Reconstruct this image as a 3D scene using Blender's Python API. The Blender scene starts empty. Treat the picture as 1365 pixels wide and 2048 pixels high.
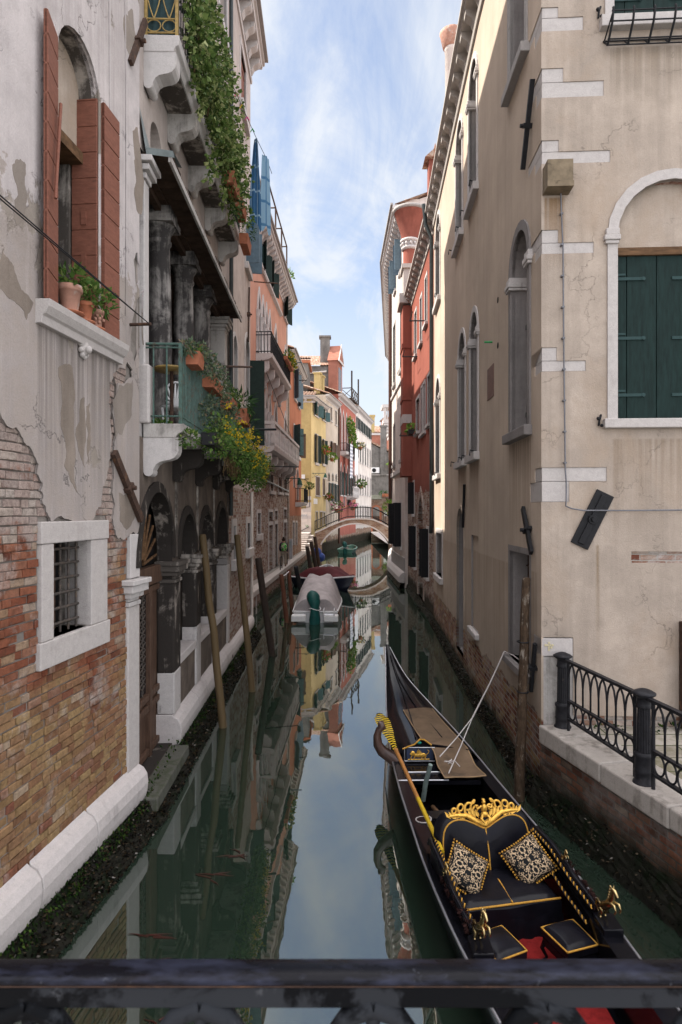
import bpy, bmesh, math, random
from mathutils import Vector, Matrix
from mathutils.geometry import tessellate_polygon, delaunay_2d_cdt
R = random.Random(11)
S = bpy.context.scene
COL = S.collection
rad = math.radians
# ------------------------------------------------------------------ camera
FP, CX, CY, EYE = 1251.6, 682.5, 1024.0, 4.3
cd = bpy.data.cameras.new('camera'); cam = bpy.data.objects.new('camera', cd); COL.objects.link(cam)
cam.location = (0, 0, EYE); cam.rotation_euler = (rad(90), 0, 0)
cd.sensor_fit = 'VERTICAL'; cd.sensor_height = 36; cd.sensor_width = 24; cd.lens = 22.0
cd.clip_start = 0.05; cd.clip_end = 4000
cd.dof.use_dof = True; cd.dof.focus_distance = 13; cd.dof.aperture_fstop = 7.1
S.camera = cam
# ------------------------------------------------------------------ sun, sky, exposure
SUN_EL, SUN_AZ = rad(50), rad(-80)          # azimuth from +Y, clockwise positive
sv = Vector((math.sin(SUN_AZ) * math.cos(SUN_EL), math.cos(SUN_AZ) * math.cos(SUN_EL), math.sin(SUN_EL)))
sd = bpy.data.lights.new('sun', 'SUN'); so = bpy.data.objects.new('sun', sd); COL.objects.link(so)
so.rotation_euler = sv.to_track_quat('Z', 'Y').to_euler(); so.location = (-30, 0, 40)
sd.energy = 4.8; sd.angle = rad(0.5); sd.color = (1.0, 0.93, 0.82)
wd = bpy.data.worlds.new('World'); S.world = wd; wd.use_nodes = True
S.view_settings.view_transform = 'Standard'; S.view_settings.look = 'None'
S.view_settings.gamma = 1.0; S.view_settings.exposure = 1.3


class NT:
    """small shader-node builder"""
    def __init__(s, tree):
        s.t = tree; s._pos = s._uv = None
    def n(s, typ, **kw):
        nd = s.t.nodes.new('ShaderNode' + typ)
        for k, v in kw.items():
            setattr(nd, k, v)
        return nd
    def put(s, sock, v):
        if isinstance(v, bpy.types.NodeSocket):
            s.t.links.new(v, sock)
        else:
            if isinstance(v, tuple) and len(v) == 3 and sock.type == 'RGBA':
                v = v + (1,)
            sock.default_value = v
    @property
    def pos(s):
        if not s._pos:
            s._pos = s.n('NewGeometry').outputs['Position']
        return s._pos
    @property
    def uv(s):
        if not s._uv:
            s._uv = s.n('TexCoord').outputs['UV']
        return s._uv
    def map(s, v, sc=(1, 1, 1), loc=(0, 0, 0)):
        m = s.n('Mapping'); s.put(m.inputs['Vector'], v)
        m.inputs['Scale'].default_value = sc; m.inputs['Location'].default_value = loc
        return m.outputs[0]
    def noise(s, v, sc, det=4, ro=.55, dist=0.0, col=False):
        m = s.n('TexNoise'); s.put(m.inputs['Vector'], v)
        m.inputs['Scale'].default_value = sc; m.inputs['Detail'].default_value = det
        m.inputs['Roughness'].default_value = ro; m.inputs['Distortion'].default_value = dist
        return m.outputs['Color' if col else 'Fac']
    def ramp(s, f, *st):
        m = s.n('ValToRGB'); s.put(m.inputs[0], f); e = m.color_ramp.elements
        while len(e) < len(st):
            e.new(.5)
        for i, (p, c) in enumerate(st):
            e[i].position = p
            e[i].color = (c, c, c, 1) if isinstance(c, (int, float)) else tuple(c) + (1,)
        return m.outputs[0]
    def mix(s, f, a, b, bt='MIX'):
        m = s.n('MixRGB', blend_type=bt); s.put(m.inputs[0], f); s.put(m.inputs[1], a); s.put(m.inputs[2], b)
        return m.outputs[0]
    def math(s, op, a, b=0.0, clamp=False):
        m = s.n('Math', operation=op, use_clamp=clamp); s.put(m.inputs[0], a); s.put(m.inputs[1], b)
        return m.outputs[0]
    def xyz(s, v):
        m = s.n('SeparateXYZ'); s.put(m.inputs[0], v); return m.outputs
    def bump(s, h, st=.3, d=.02):
        m = s.n('Bump'); s.put(m.inputs['Height'], h); m.inputs['Strength'].default_value = st
        m.inputs['Distance'].default_value = d
        return m.outputs[0]
    def bsdf(s, col, rough=.9, metal=0.0, bump=None, spec=.3, coat=0.0, **kw):
        b = s.n('BsdfPrincipled'); s.put(b.inputs['Base Color'], col); s.put(b.inputs['Roughness'], rough)
        b.inputs['Metallic'].default_value = metal; b.inputs['Specular IOR Level'].default_value = spec
        b.inputs['Coat Weight'].default_value = coat
        if bump is not None:
            s.put(b.inputs['Normal'], bump)
        return b.outputs[0]
    def out(s, sh):
        o = s.n('OutputMaterial'); s.t.links.new(sh, o.inputs['Surface'])


# sky: Nishita with thin drifting cloud over it
w = NT(wd.node_tree); wd.node_tree.nodes.clear()
sky = w.n('TexSky', sky_type='NISHITA'); sky.sun_disc = False
sky.sun_elevation = SUN_EL; sky.sun_rotation = SUN_AZ; sky.air_density = 1.0; sky.dust_density = .6
gv = w.n('TexCoord').outputs['Generated']
gx = w.xyz(gv)
zz = w.math('ADD', w.math('MAXIMUM', gx[2], 0.0), .22)
cv = w.n('CombineXYZ')
w.put(cv.inputs[0], w.math('DIVIDE', gx[0], zz)); w.put(cv.inputs[1], w.math('DIVIDE', gx[1], zz))
cl1 = w.noise(w.map(cv.outputs[0], (1.25, .62, 1), (.35, 1.6, 0)), 1.5, 9, .62, .55)
cl2 = w.noise(w.map(cv.outputs[0], (2.2, .7, 1), (3.1, .4, 2)), 2.4, 8, .66, .9)
cm = w.math('ADD', w.math('MULTIPLY', cl1, .66), w.math('MULTIPLY', cl2, .34))
cm = w.ramp(cm, (.36, .14), (.46, .5), (.54, .9), (.61, 1.0))
low = w.ramp(gx[2], (.02, .95), (.2, .72), (.36, .35), (.55, .05))
cm = w.math('MAXIMUM', cm, low)
gain = w.math('MAXIMUM', w.ramp(gx[2], (.66, .0), (.86, 1.0)), w.ramp(gx[1], (-.3, .45), (.45, .0)))      # added fill light: out-of-view sky brightened overhead and behind the viewer
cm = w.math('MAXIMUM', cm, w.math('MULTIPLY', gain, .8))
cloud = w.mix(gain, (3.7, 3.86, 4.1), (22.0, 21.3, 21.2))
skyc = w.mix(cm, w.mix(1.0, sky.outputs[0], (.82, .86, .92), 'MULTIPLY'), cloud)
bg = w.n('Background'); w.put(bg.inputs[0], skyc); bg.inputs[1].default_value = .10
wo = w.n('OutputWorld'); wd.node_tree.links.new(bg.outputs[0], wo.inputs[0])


# ------------------------------------------------------------------ materials
def mat(name):
    m = bpy.data.materials.new(name); m.use_nodes = True; m.node_tree.nodes.clear()
    return m, NT(m.node_tree)
def mul(c, k):
    return tuple(min(1, x * k) for x in c)

def crack(n, sc=.55, wd=.006, amt=.5):
    v = n.n('TexVoronoi', feature='DISTANCE_TO_EDGE'); d = n.n('VectorMath', operation='MULTIPLY_ADD')
    n.put(d.inputs[0], n.noise(n.pos, 1.7, 6, .6, 0, True)); d.inputs[1].default_value = (1.6, 1.6, 1.6); n.put(d.inputs[2], n.pos); n.put(v.inputs['Vector'], d.outputs[0]); v.inputs['Scale'].default_value = sc
    k = n.ramp(v.outputs['Distance'], (0, 1), (wd, 0)); return n.math('MULTIPLY', n.math('MULTIPLY', k, n.ramp(n.noise(n.pos, .9, 3), (.48, 0), (.6, 1))), amt)
def drip(n, base, axis, a0, a1, zt, ln, col, amt):
    p = n.xyz(n.pos); a, z = p[axis], p[2]; q = lambda v: n.math('ADD', v, 0.0, True)
    m_ = n.math('MULTIPLY', q(n.math('DIVIDE', n.math('SUBTRACT', a, a0), .04)), q(n.math('DIVIDE', n.math('SUBTRACT', a1, a), .04)))
    dz = n.math('SUBTRACT', zt, z); m_ = n.math('MULTIPLY', m_, n.math('MULTIPLY', q(n.math('DIVIDE', dz, .03)), q(n.math('SUBTRACT', 1.0, n.math('DIVIDE', dz, ln)))))
    st = n.noise(n.map(n.pos, (9, 9, .22)), 1.6, 6, .6)
    return n.mix(n.math('MULTIPLY', n.math('MULTIPLY', m_, n.ramp(st, (.36, 0), (.58, 1))), amt), base, col)
def plaster(name, c, v=.14, streak=.35, patch=None, pthr=.6, c2=None, zsplit=None, bump=.35, rough=.93, grime=.0, sharp=.02, pscale=.9, cracks=0, drips=()):
    m, n = mat(name); p = n.pos
    big = n.noise(p, .55, 5, .6); mid = n.noise(p, 3.2, 7, .62); fine = n.noise(p, 55, 4, .7)
    base = n.mix(n.ramp(big, (.36, 0), (.64, 1)), mul(c, 1 - v), mul(c, 1 + v))
    if c2:
        z = n.xyz(p)[2]
        f = n.math('ADD', n.math('MULTIPLY', n.math('SUBTRACT', z, zsplit), 1.2), n.math('MULTIPLY', n.math('SUBTRACT', mid, .5), 3.0))
        base = n.mix(n.ramp(f, (.45, 1), (.55, 0)), base, n.mix(big, mul(c2, .8), mul(c2, 1.2)))
    base = n.mix(n.math('MULTIPLY', n.ramp(mid, (.42, 0), (.68, 1)), .5), base, mul(c, .70))
    st = n.noise(n.map(p, (2.6, 2.6, .13)), 1.7, 6, .6)
    base = n.mix(n.math('MULTIPLY', n.ramp(st, (.5, 0), (.74, 1)), streak), base, mul(c, .5))
    st2 = n.noise(n.map(p, (4.5, 4.5, .3), (3, 1, 0)), 1.7, 5, .6)
    base = n.mix(n.math('MULTIPLY', n.ramp(st2, (.54, 0), (.72, 1)), streak * .5), base, mul(c, 1.3))
    h = n.math('ADD', n.math('MULTIPLY', fine, .5), n.math('MULTIPLY', mid, .9))
    if grime:
        g = n.noise(p, 1.3, 8, .7, .6)
        base = n.mix(n.math('MULTIPLY', n.ramp(g, (.48, 0), (.62, 1)), grime), base, (.035, .03, .03))
    for d_ in drips: base = drip(n, base, *d_)
    if patch:
        q = n.noise(n.map(p, (1, 1, .7), (5, 2, 7)), pscale, 8, .62, .3)
        pm = n.ramp(q, (pthr, 0), (pthr + sharp, 1))
        base = n.mix(pm, base, n.mix(mid, mul(patch, .65), mul(patch, 1.35)))
        h = n.math('SUBTRACT', h, n.math('MULTIPLY', pm, .8))
    if cracks:
        ck = crack(n, amt=cracks); base = n.mix(ck, base, mul(c, .3)); h = n.math('SUBTRACT', h, n.math('MULTIPLY', ck, 1.5))
    base = n.mix(.3, base, n.ramp(fine, (.3, .55), (.7, 1.0)), 'MULTIPLY')
    n.out(n.bsdf(base, rough, bump=n.bump(h, bump, .018), spec=.05))
    return m

RED_B = [(.0, (.10, .035, .022)), (.22, (.22, .075, .04)), (.42, (.26, .11, .06)), (.58, (.31, .19, .085)), (.74, (.33, .23, .12)), (.88, (.24, .085, .05)), (1, (.42, .35, .28))]
PALE_B = [(.0, (.16, .055, .035)), (.3, (.28, .14, .09)), (.55, (.40, .31, .25)), (.8, (.48, .43, .39)), (1, (.24, .1, .06))]
def brick_nodes(n, stops, mortar, bw=.25, rh=.09, wash=0., ms=.011):
    d = n.noise(n.uv, 9, 3, .6, 0, True)
    du = n.n('VectorMath', operation='MULTIPLY_ADD'); n.put(du.inputs[0], d); du.inputs[1].default_value = (.03, .018, 0); n.put(du.inputs[2], n.uv)
    b = n.n('TexBrick'); n.put(b.inputs['Vector'], du.outputs[0])
    b.inputs['Color1'].default_value = (0, 0, 0, 1); b.inputs['Color2'].default_value = (1, 1, 1, 1); b.inputs['Mortar'].default_value = (.5, .5, .5, 1)
    b.inputs['Scale'].default_value = 1; b.inputs['Mortar Size'].default_value = ms; b.inputs['Mortar Smooth'].default_value = .35
    b.inputs['Bias'].default_value = 0; b.inputs['Brick Width'].default_value = bw; b.inputs['Row Height'].default_value = rh
    big = n.noise(n.pos, .8, 4); mid = n.noise(n.pos, 14, 6, .65); f = n.noise(n.pos, 90, 3, .7)
    v = n.math('ADD', b.outputs['Color'], n.math('MULTIPLY', n.math('SUBTRACT', big, .5), 1.2), True)
    c = n.ramp(v, *stops)
    c = n.mix(n.ramp(mid, (.35, .75), (.7, 0)), c, n.mix(.6, c, (.08, .05, .04)))
    c = n.mix(.4, c, n.ramp(f, (.3, .5), (.7, 1)), 'MULTIPLY')
    mo = n.mix(mid, mul(mortar, .55), mul(mortar, 1.25))
    c = n.mix(b.outputs['Fac'], c, mo)
    if wash:
        wz = n.noise(n.map(n.pos, (1, 1, 1.4), (9, 3, 2)), 1.6, 9, .7, .3)
        c = n.mix(n.math('MULTIPLY', n.ramp(wz, (.47, 0), (.6, 1)), wash), c, n.mix(f, (.3, .27, .25), (.5, .47, .45)))
    h = n.math('ADD', n.math('MULTIPLY', n.math('SUBTRACT', 1.0, b.outputs['Fac']), 1.0), n.math('MULTIPLY', mid, .8))
    return c, h
def wet_mask(n, z0, amp, soft=.12):
    z = n.xyz(n.pos)[2]
    k = n.math('SUBTRACT', z, n.math('MULTIPLY', n.math('SUBTRACT', n.noise(n.pos, 2.5, 6, .65), .5), amp))
    return n.ramp(n.math('ADD', n.math('DIVIDE', n.math('SUBTRACT', k, z0), soft * 4), .5), (.3, 1), (.7, 0))
def brick(name, stops=RED_B, mortar=(.30, .27, .24), wash=.35, wet=None, wetc=(.012, .014, .009), **kw):
    m, n = mat(name); c, h = brick_nodes(n, stops, mortar, wash=wash, **kw); r = .92
    if wet:
        k = wet_mask(n, wet, .7, .2); c = n.mix(n.math('MULTIPLY', k, .9), c, wetc)
        k2 = wet_mask(n, wet * .45, .35, .08)
        c = n.mix(n.math('MULTIPLY', k2, .8), c, (.010, .022, .006)); r = n.ramp(k, (0, .92), (1, .5))
    n.out(n.bsdf(c, r, bump=n.bump(h, .75, .02), spec=.08))
    return m
def brick_plaster(name, c, zb, amp=1.0, stops=RED_B, mortar=(.26, .23, .2), wet=.5, streak=.3, wash=.3, drips=()):
    """plaster above height zb, bare brick below with a ragged edge, algae at the water"""
    m, n = mat(name); p = n.pos
    bc, bh = brick_nodes(n, stops, mortar, wash=wash)
    k = wet_mask(n, wet, .7, .2); bc = n.mix(n.math('MULTIPLY', k, .9), bc, (.012, .014, .009))
    big = n.noise(p, .5, 5, .6); mid = n.noise(p, 3, 7, .62); fine = n.noise(p, 55, 4, .7)
    pc = n.mix(n.ramp(big, (.36, 0), (.64, 1)), mul(c, .88), mul(c, 1.1))
    st = n.noise(n.map(p, (2.8, 2.8, .12)), 1.7, 6, .6)
    pc = n.mix(n.math('MULTIPLY', n.ramp(st, (.48, 0), (.72, 1)), streak), pc, mul(c, .6))
    pc = n.mix(.3, pc, n.ramp(fine, (.3, .6), (.7, 1)), 'MULTIPLY')
    for d_ in drips: pc = drip(n, pc, *d_)
    z = n.xyz(p)[2]
    f = n.math('ADD', n.math('SUBTRACT', z, zb), n.math('MULTIPLY', n.math('SUBTRACT', n.noise(p, 1.4, 8, .65), .5), amp))
    pm = n.ramp(n.math('ADD', f, .5), (.485, 0), (.515, 1))
    stn = n.ramp(n.math('ADD', n.math('MULTIPLY', f, .4), .3), (.3, 1), (.75, 0))
    pc = n.mix(n.math('MULTIPLY', stn, n.math('MULTIPLY', mid, .9)), pc, mul(c, .5))
    h = n.mix(pm, n.math('MULTIPLY', bh, .5), n.math('ADD', 1.2, n.math('ADD', n.math('MULTIPLY', mid, .5), n.math('MULTIPLY', fine, .3))))
    n.out(n.bsdf(n.mix(pm, bc, pc), .92, bump=n.bump(h, .6, .02), spec=.05))
    return m
def stone(name, c=(.50, .47, .46), dirt=.5, dcol=(.06, .055, .05), sc=2.2, thr=.55, bump=.4, wet=None, rough=.8, soft=.09):
    m, n = mat(name); p = n.pos
    a = n.noise(p, sc, 9, .68, .4); b = n.noise(p, 12, 6, .6); f = n.noise(p, 80, 3, .7)
    col = n.mix(b, mul(c, .8), mul(c, 1.12))
    st = n.noise(n.map(p, (5, 5, .5)), 1.5, 7, .65)
    d = n.ramp(n.math('ADD', n.math('MULTIPLY', a, .6), n.math('MULTIPLY', st, .4)), (thr, 0), (thr + soft, 1))
    col = n.mix(n.math('MULTIPLY', d, dirt), col, dcol)
    col = n.mix(.35, col, n.ramp(f, (.3, .5), (.65, 1)), 'MULTIPLY')
    if wet:
        k = wet_mask(n, wet, .4, .1); col = n.mix(n.math('MULTIPLY', k, .9), col, (.02, .03, .01))
    n.out(n.bsdf(col, rough, bump=n.bump(n.math('ADD', b, n.math('MULTIPLY', f, .5)), bump, .012), spec=.08))
    return m
def simple(name, c, rough=.6, metal=0., var=.2, sc=8, bump=.0, spec=.18, coat=0., c2=None, thr=.55, stretch=(1, 1, 1), soft=.1):
    m, n = mat(name); a = n.noise(n.map(n.pos, stretch), sc, 6, .62)
    col = n.mix(n.ramp(a, (.3, 0), (.7, 1)), mul(c, 1 - var), mul(c, 1 + var))
    if c2:
        q = n.noise(n.map(n.pos, stretch, (4, 2, 1)), sc * .7, 8, .68, .3)
        col = n.mix(n.ramp(q, (thr, 0), (thr + soft, 1)), col, c2)
    n.out(n.bsdf(col, rough, metal, n.bump(a, bump, .01) if bump else None, spec, coat))
    return m
def leafy(name, stops, rough=.55):
    m, n = mat(name); g = n.n('NewGeometry')
    c = n.ramp(g.outputs['Random Per Island'], *stops)
    b = n.n('BsdfPrincipled'); n.put(b.inputs['Base Color'], c); b.inputs['Roughness'].default_value = rough; b.inputs['Specular IOR Level'].default_value = .12
    t = n.n('BsdfTranslucent'); n.put(t.inputs[0], c)
    x = n.n('MixShader'); x.inputs[0].default_value = .3; n.t.links.new(b.outputs[0], x.inputs[1]); n.t.links.new(t.outputs[0], x.inputs[2])
    n.out(x.outputs[0])
    return m
class M: pass
M.pl_near = plaster('plaster_near', (.50, .455, .45), .12, .45, patch=(.27, .235, .205), pthr=.575, c2=(.34, .295, .27), zsplit=6.9, bump=.7, cracks=.8, drips=[(1, 6.3, 8.1, 6.22, 2.0, (.12, .105, .095), .75), (1, 6.4, 8.4, 12, 5, (.25, .21, .19), .4)])
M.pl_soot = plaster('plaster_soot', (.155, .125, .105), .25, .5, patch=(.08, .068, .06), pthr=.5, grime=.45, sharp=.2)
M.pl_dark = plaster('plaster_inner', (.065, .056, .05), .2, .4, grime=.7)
M.pl_pale = plaster('plaster_pale', (.46, .40, .37), .1, .4, patch=(.34, .29, .26), pthr=.62, grime=.12, sharp=.1)
M.pl_street = plaster('plaster_street', (.395, .33, .278), .16, .4, bump=.7, patch=(.34, .265, .205), pthr=.50, sharp=.2, pscale=.8, cracks=.4, drips=[(0, 2.97, 3.34, 8.93, 1.1, (.20, .115, .05), .8), (0, 3.72, 3.8, 3.83, 1.9, (.16, .10, .04), .85), (0, 3.95, 6, 5.38, 1.6, (.22, .165, .12), .7), (0, 3.9, 6, 11.1, 1.0, (.2, .16, .12), .7), (0, 2.96, 9, 16, 5, (.3, .24, .19), .4)])
M.pl_pink = plaster('plaster_pink', (.60, .34, .26), .15, .35, patch=(.46, .36, .3), pthr=.66, bump=.5)
M.pl_orange = plaster('plaster_orange', (.38, .16, .10), .12, .3)
M.pl_yellow = plaster('plaster_yellow', (.58, .47, .25), .08, .3)
M.pl_ydark = plaster('plaster_ochre_shaded', (.42, .32, .15), .1, .3)  # yellow house end wall: shade of that side put into the colour; also chimneys
M.pl_beige = plaster('plaster_beige', (.50, .43, .36), .12, .45, patch=(.36, .3, .25), pthr=.6)
M.pl_red = plaster('plaster_red', (.255, .092, .07), .15, .35)
M.pl_white = plaster('plaster_white', (.62, .57, .53), .08, .35)
M.pl_grey = plaster('plaster_grey', (.175, .165, .155), .2, .5, grime=.3)
M.pl_r3 = plaster('plaster_cream', (.56, .50, .465), .07, .2)
M.pl_gable = plaster('plaster_gable', (.30, .13, .095), .15, .3)
M.canal = brick_plaster('canal_plaster', (.46, .375, .305), 1.25, .5, wet=.38, drips=[(1, 9.75, 11.2, 5.5, 2.0, (.2, .15, .11), .75), (1, 14, 15.4, 5.5, 1.8, (.2, .15, .11), .75), (1, 15.9, 17.4, 5.5, 1.8, (.2, .15, .11), .75), (1, 21.8, 23.6, 5.5, 1.8, (.2, .15, .11), .7), (1, 14, 15.5, 11.5, 1.4, (.22, .17, .12), .6), (1, 9.4, 24, 3.4, 2.6, (.24, .18, .13), .55)])
M.redwall = brick_plaster('red_plaster', (.255, .088, .066), 5.2, .9, PALE_B, wet=.8)
M.row_beige = brick_plaster('row_beige', (.50, .43, .36), 1.6, 1.2, wet=1.1, streak=.5)
M.row_red = brick_plaster('row_red', (.36, .13, .10), 1.4, 1.0, wet=1.1, streak=.4)
M.row_white = brick_plaster('row_white', (.60, .55, .51), 1.9, .8, wet=1.1, streak=.4)
M.row_yellow = brick_plaster('row_yellow', (.58, .47, .25), 1.0, .6, wet=1.1, streak=.3)
M.pinkwall = brick_plaster('pink_plaster', (.46, .25, .185), 6.9, 1.6, stops=PALE_B, wash=.5, wet=.2, streak=.35)
M.orangewall = brick_plaster('orange_plaster', (.38, .16, .10), 4.0, .5, wet=.2)
M.brick = brick('brick_near', mortar=(.22, .20, .185), wash=.5, ms=.012)
def hand_brick():
    m, n = mat('hand_brick'); g = n.n('NewGeometry'); p = n.pos; ri = g.outputs['Random Per Island']
    z = n.xyz(p)[2]; big = n.noise(p, .7, 5); mid = n.noise(p, 18, 7, .7); f = n.noise(p, 95, 4, .7); bl = n.noise(p, 2.2, 8, .68, .3)
    low = n.ramp(ri, (0, (.19, .085, .055)), (.2, (.30, .19, .095)), (.42, (.35, .235, .12)), (.6, (.25, .135, .08)), (.78, (.33, .21, .11)), (.9, (.22, .085, .055)), (1, (.40, .31, .22)))
    red = n.ramp(ri, (0, (.13, .045, .03)), (.25, (.26, .095, .055)), (.5, (.30, .15, .10)), (.7, (.22, .07, .04)), (.85, (.33, .22, .14)), (1, (.40, .33, .28)))
    k = n.ramp(n.math('ADD', n.math('MULTIPLY', z, .22), n.math('MULTIPLY', n.math('SUBTRACT', big, .5), 1.8)), (.42, 0), (.66, 1))
    c = n.mix(k, low, red)
    wz = n.math('ADD', n.math('MULTIPLY', bl, .9), n.math('MULTIPLY', n.ramp(z, (.0, 0), (1, 1)), .0))
    up = n.ramp(n.math('DIVIDE', z, 7.0), (.5, 0), (.66, .24)); wm = n.ramp(n.math('ADD', wz, up), (.50, 0), (.62, 1))
    c = n.mix(n.math('MULTIPLY', wm, .72), c, n.mix(f, (.34, .29, .26), (.50, .45, .42)))
    c = n.mix(n.ramp(mid, (.36, .8), (.58, 0)), c, n.mix(.55, c, (.06, .035, .025))); c = n.mix(.45, c, n.ramp(f, (.3, .45), (.7, 1)), 'MULTIPLY')
    n.out(n.bsdf(c, .95, bump=n.bump(n.math('ADD', mid, n.math('MULTIPLY', f, .5)), .9, .015), spec=.05)); return m
M.hand = hand_brick()
M.mortar = plaster('mortar', (.25, .225, .205), .2, .3, bump=1.0, patch=(.16, .14, .125), pthr=.52, sharp=.1)
M.brick_b = brick('brick_arcade', PALE_B, wash=.45)
M.brick_par = brick('brick_parapet', [(0, (.13, .07, .04)), (.5, (.24, .14, .08)), (1, (.3, .2, .12))], (.16, .14, .12), wash=.15)
M.brick_quay = brick('brick_quay', [(0, (.12, .055, .04)), (.3, (.24, .10, .065)), (.6, (.28, .14, .09)), (1, (.22, .17, .13))], (.2, .18, .16), wash=.3, wet=.38)
M.brick_q2 = brick('brick_quay_wet', [(0, (.05, .028, .02)), (.3, (.16, .06, .035)), (.55, (.22, .09, .05)), (.8, (.12, .085, .065)), (1, (.2, .15, .11))], (.09, .08, .07), wash=.2, wet=.55)
M.brick_br = brick('brick_bridge', [(0, (.22, .11, .07)), (.5, (.34, .19, .12)), (1, (.40, .29, .2))], (.33, .29, .24), wash=.4, bw=.3, rh=.1)
M.stone = stone('white_stone')
M.stone_clean = stone('clean_stone', (.46, .425, .41), .35, (.2, .17, .15), thr=.54, soft=.12, bump=.6)
M.stone_soot = stone('sooty_stone', (.30, .26, .23), .97, (.028, .024, .022), 1.3, .38, soft=.08)
M.stone_ledge = stone('ledge_stone', (.52, .48, .47), .35, (.16, .15, .14), thr=.56, bump=.7)
M.stone_dirty = stone('dirty_stone', (.42, .395, .375), .8, (.07, .062, .056), 1.6, .49, soft=.14)
M.stone_black = stone('black_stone', (.38, .34, .305), .9, (.052, .044, .039), 1.3, .42, soft=.09)
M.stone_col = stone('column_stone', (.30, .28, .265), .95, (.034, .031, .031), 1.4, .40, soft=.12)
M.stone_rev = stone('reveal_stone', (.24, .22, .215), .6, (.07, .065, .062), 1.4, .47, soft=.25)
M.stone_grey = stone('grey_stone', (.33, .31, .3), .45, (.1, .095, .09))
M.stone_quay = stone('quay_stone', (.42, .385, .36), .4, (.14, .12, .1))
M.stone_pave = stone('paving_stone', (.25, .23, .21), .4, (.1, .09, .075))
M.patch = plaster('repair_mortar', (.285, .245, .215), .2, .4, bump=.6)
M.patch2 = plaster('bare_render', (.24, .20, .17), .25, .5, bump=.8)
M.stone_alg = stone('algae_stone', (.095, .095, .082), .6, (.035, .045, .018), thr=.5)
M.foot = stone('wet_footing', (.015, .0145, .011), .8, (.004, .009, .003), 2.5, .47, bump=1.0, rough=.55)
M.shell = leafy('mussel_shell', [(0, (.003, .003, .003)), (.55, (.010, .008, .006)), (.85, (.045, .03, .016)), (.97, (.09, .07, .05)), (1, (.35, .33, .31))], .45)
M.alga = leafy('green_algae', [(0, (.005, .012, .003)), (.7, (.02, .05, .008)), (1, (.06, .10, .015))], .6)
M.wood_red = simple('red_shutter_paint', (.175, .068, .045), .7, var=.2, sc=5, bump=.4, c2=(.09, .04, .03), thr=.62, stretch=(2, 2, 6), spec=.25)
M.wood_green = simple('green_shutter_paint', (.0075, .019, .0175), .7, var=.35, sc=6, bump=.2, stretch=(4, 4, .6), spec=.15)
M.wood_hinge = simple('hinge_paint', (.018, .042, .042), .6, spec=.2)
M.wood_dkgreen = simple('dark_green_paint', (.010, .022, .018), .6, var=.3)
M.wood_teal = simple('teal_shutter_paint', (.04, .09, .10), .55, var=.3)
M.wood_blue = simple('grey_blue_paint', (.10, .15, .19), .55, var=.2)
M.wood_brown = simple('brown_wood', (.085, .05, .035), .65, var=.4, sc=7, bump=.4, stretch=(3, 3, .5), c2=(.16, .13, .11), thr=.62)
M.wood_beam = simple('rough_beam', (.10, .055, .028), .8, var=.5, sc=6, bump=.6, stretch=(.5, 2, 3))
M.wood_board = simple('old_boards', (.055, .034, .024), .85, var=.4, sc=5, bump=.5)
M.wood_pole = simple('painted_pole', (.10, .068, .034), .6, var=.12, sc=4, bump=.15, stretch=(3, 3, .4))
M.wood_dark = simple('dark_pole', (.035, .025, .02), .75, var=.4, sc=6, bump=.5, stretch=(3, 3, .5))
M.wood_rust = simple('rust_pole', (.10, .04, .025), .75, var=.4, sc=6, bump=.4, stretch=(3, 3, .5))
M.bark = simple('bark_pole', (.05, .032, .02), .85, var=.6, sc=14, bump=1.0, c2=(.22, .19, .16), thr=.56, stretch=(1.5, 1.5, .6))
M.iron = simple('black_iron', (.010, .010, .012), .6, .0, .3, 20, .2, .2)
M.iron_rail = simple('railing_iron', (.016, .016, .019), .5, .0, .35, 18, .3, .16, c2=(.07, .055, .045), thr=.62)
M.iron_rust = simple('rusty_iron', (.05, .028, .02), .8, .0, .4, 14, .5, .3, c2=(.11, .055, .03), thr=.55)
M.iron_bar = simple('grille_iron', (.06, .05, .044), .7, .0, .5, 25, .5, .3, c2=(.12, .085, .06), thr=.55)
M.iron_green = simple('green_iron', (.045, .09, .075), .6, .0, .4, 14, .3, .4, c2=(.07, .05, .035), thr=.55)
M.iron_gold = simple('ochre_iron', (.28, .19, .06), .6, .0, .3, 14, .2, .4, c2=(.13, .09, .05), thr=.58)
M.zinc = simple('zinc', (.25, .29, .30), .5, .5, .25, 6, .2)
M.pipe = simple('dark_pipe', (.04, .048, .05), .45, .3, .2, 5)
M.pipe_brown = simple('brown_pipe', (.08, .04, .03), .5, .1, .2, 5)
M.glass = simple('window_glass', (.012, .014, .017), .12, 0, .2, 2, spec=.6)
M.void = simple('dark_opening', (.012, .011, .011), .95, spec=.1)
M.terra = simple('terracotta', (.34, .125, .07), .85, var=.25, sc=9, bump=.2, c2=(.4, .3, .25), thr=.6)
M.terra2 = simple('pale_terracotta', (.36, .20, .15), .85, var=.2, sc=9, bump=.2, c2=(.4, .34, .31), thr=.55)
M.tile = simple('roof_tile', (.24, .135, .095), .9, var=.5, sc=5, bump=.3, c2=(.40, .33, .27), thr=.5)
M.soil = simple('soil', (.03, .02, .014), .95)
M.white = simple('white_paint', (.62, .62, .63), .5, var=.06)
M.cloth_w = simple('white_cloth', (.66, .66, .68), .9, var=.08, spec=.1)
M.ivy = leafy('ivy_leaf', [(0, (.03, .06, .014)), (.4, (.085, .14, .035)), (.75, (.16, .21, .065)), (1, (.34, .36, .17))])
M.herb = leafy('herb_leaf', [(0, (.03, .075, .015)), (.5, (.075, .14, .03)), (.85, (.13, .20, .05)), (1, (.22, .24, .08))])
M.succ = leafy('succulent_leaf', [(0, (.04, .065, .04)), (.5, (.09, .13, .08)), (.8, (.14, .17, .09)), (1, (.20, .13, .09))])
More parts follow.
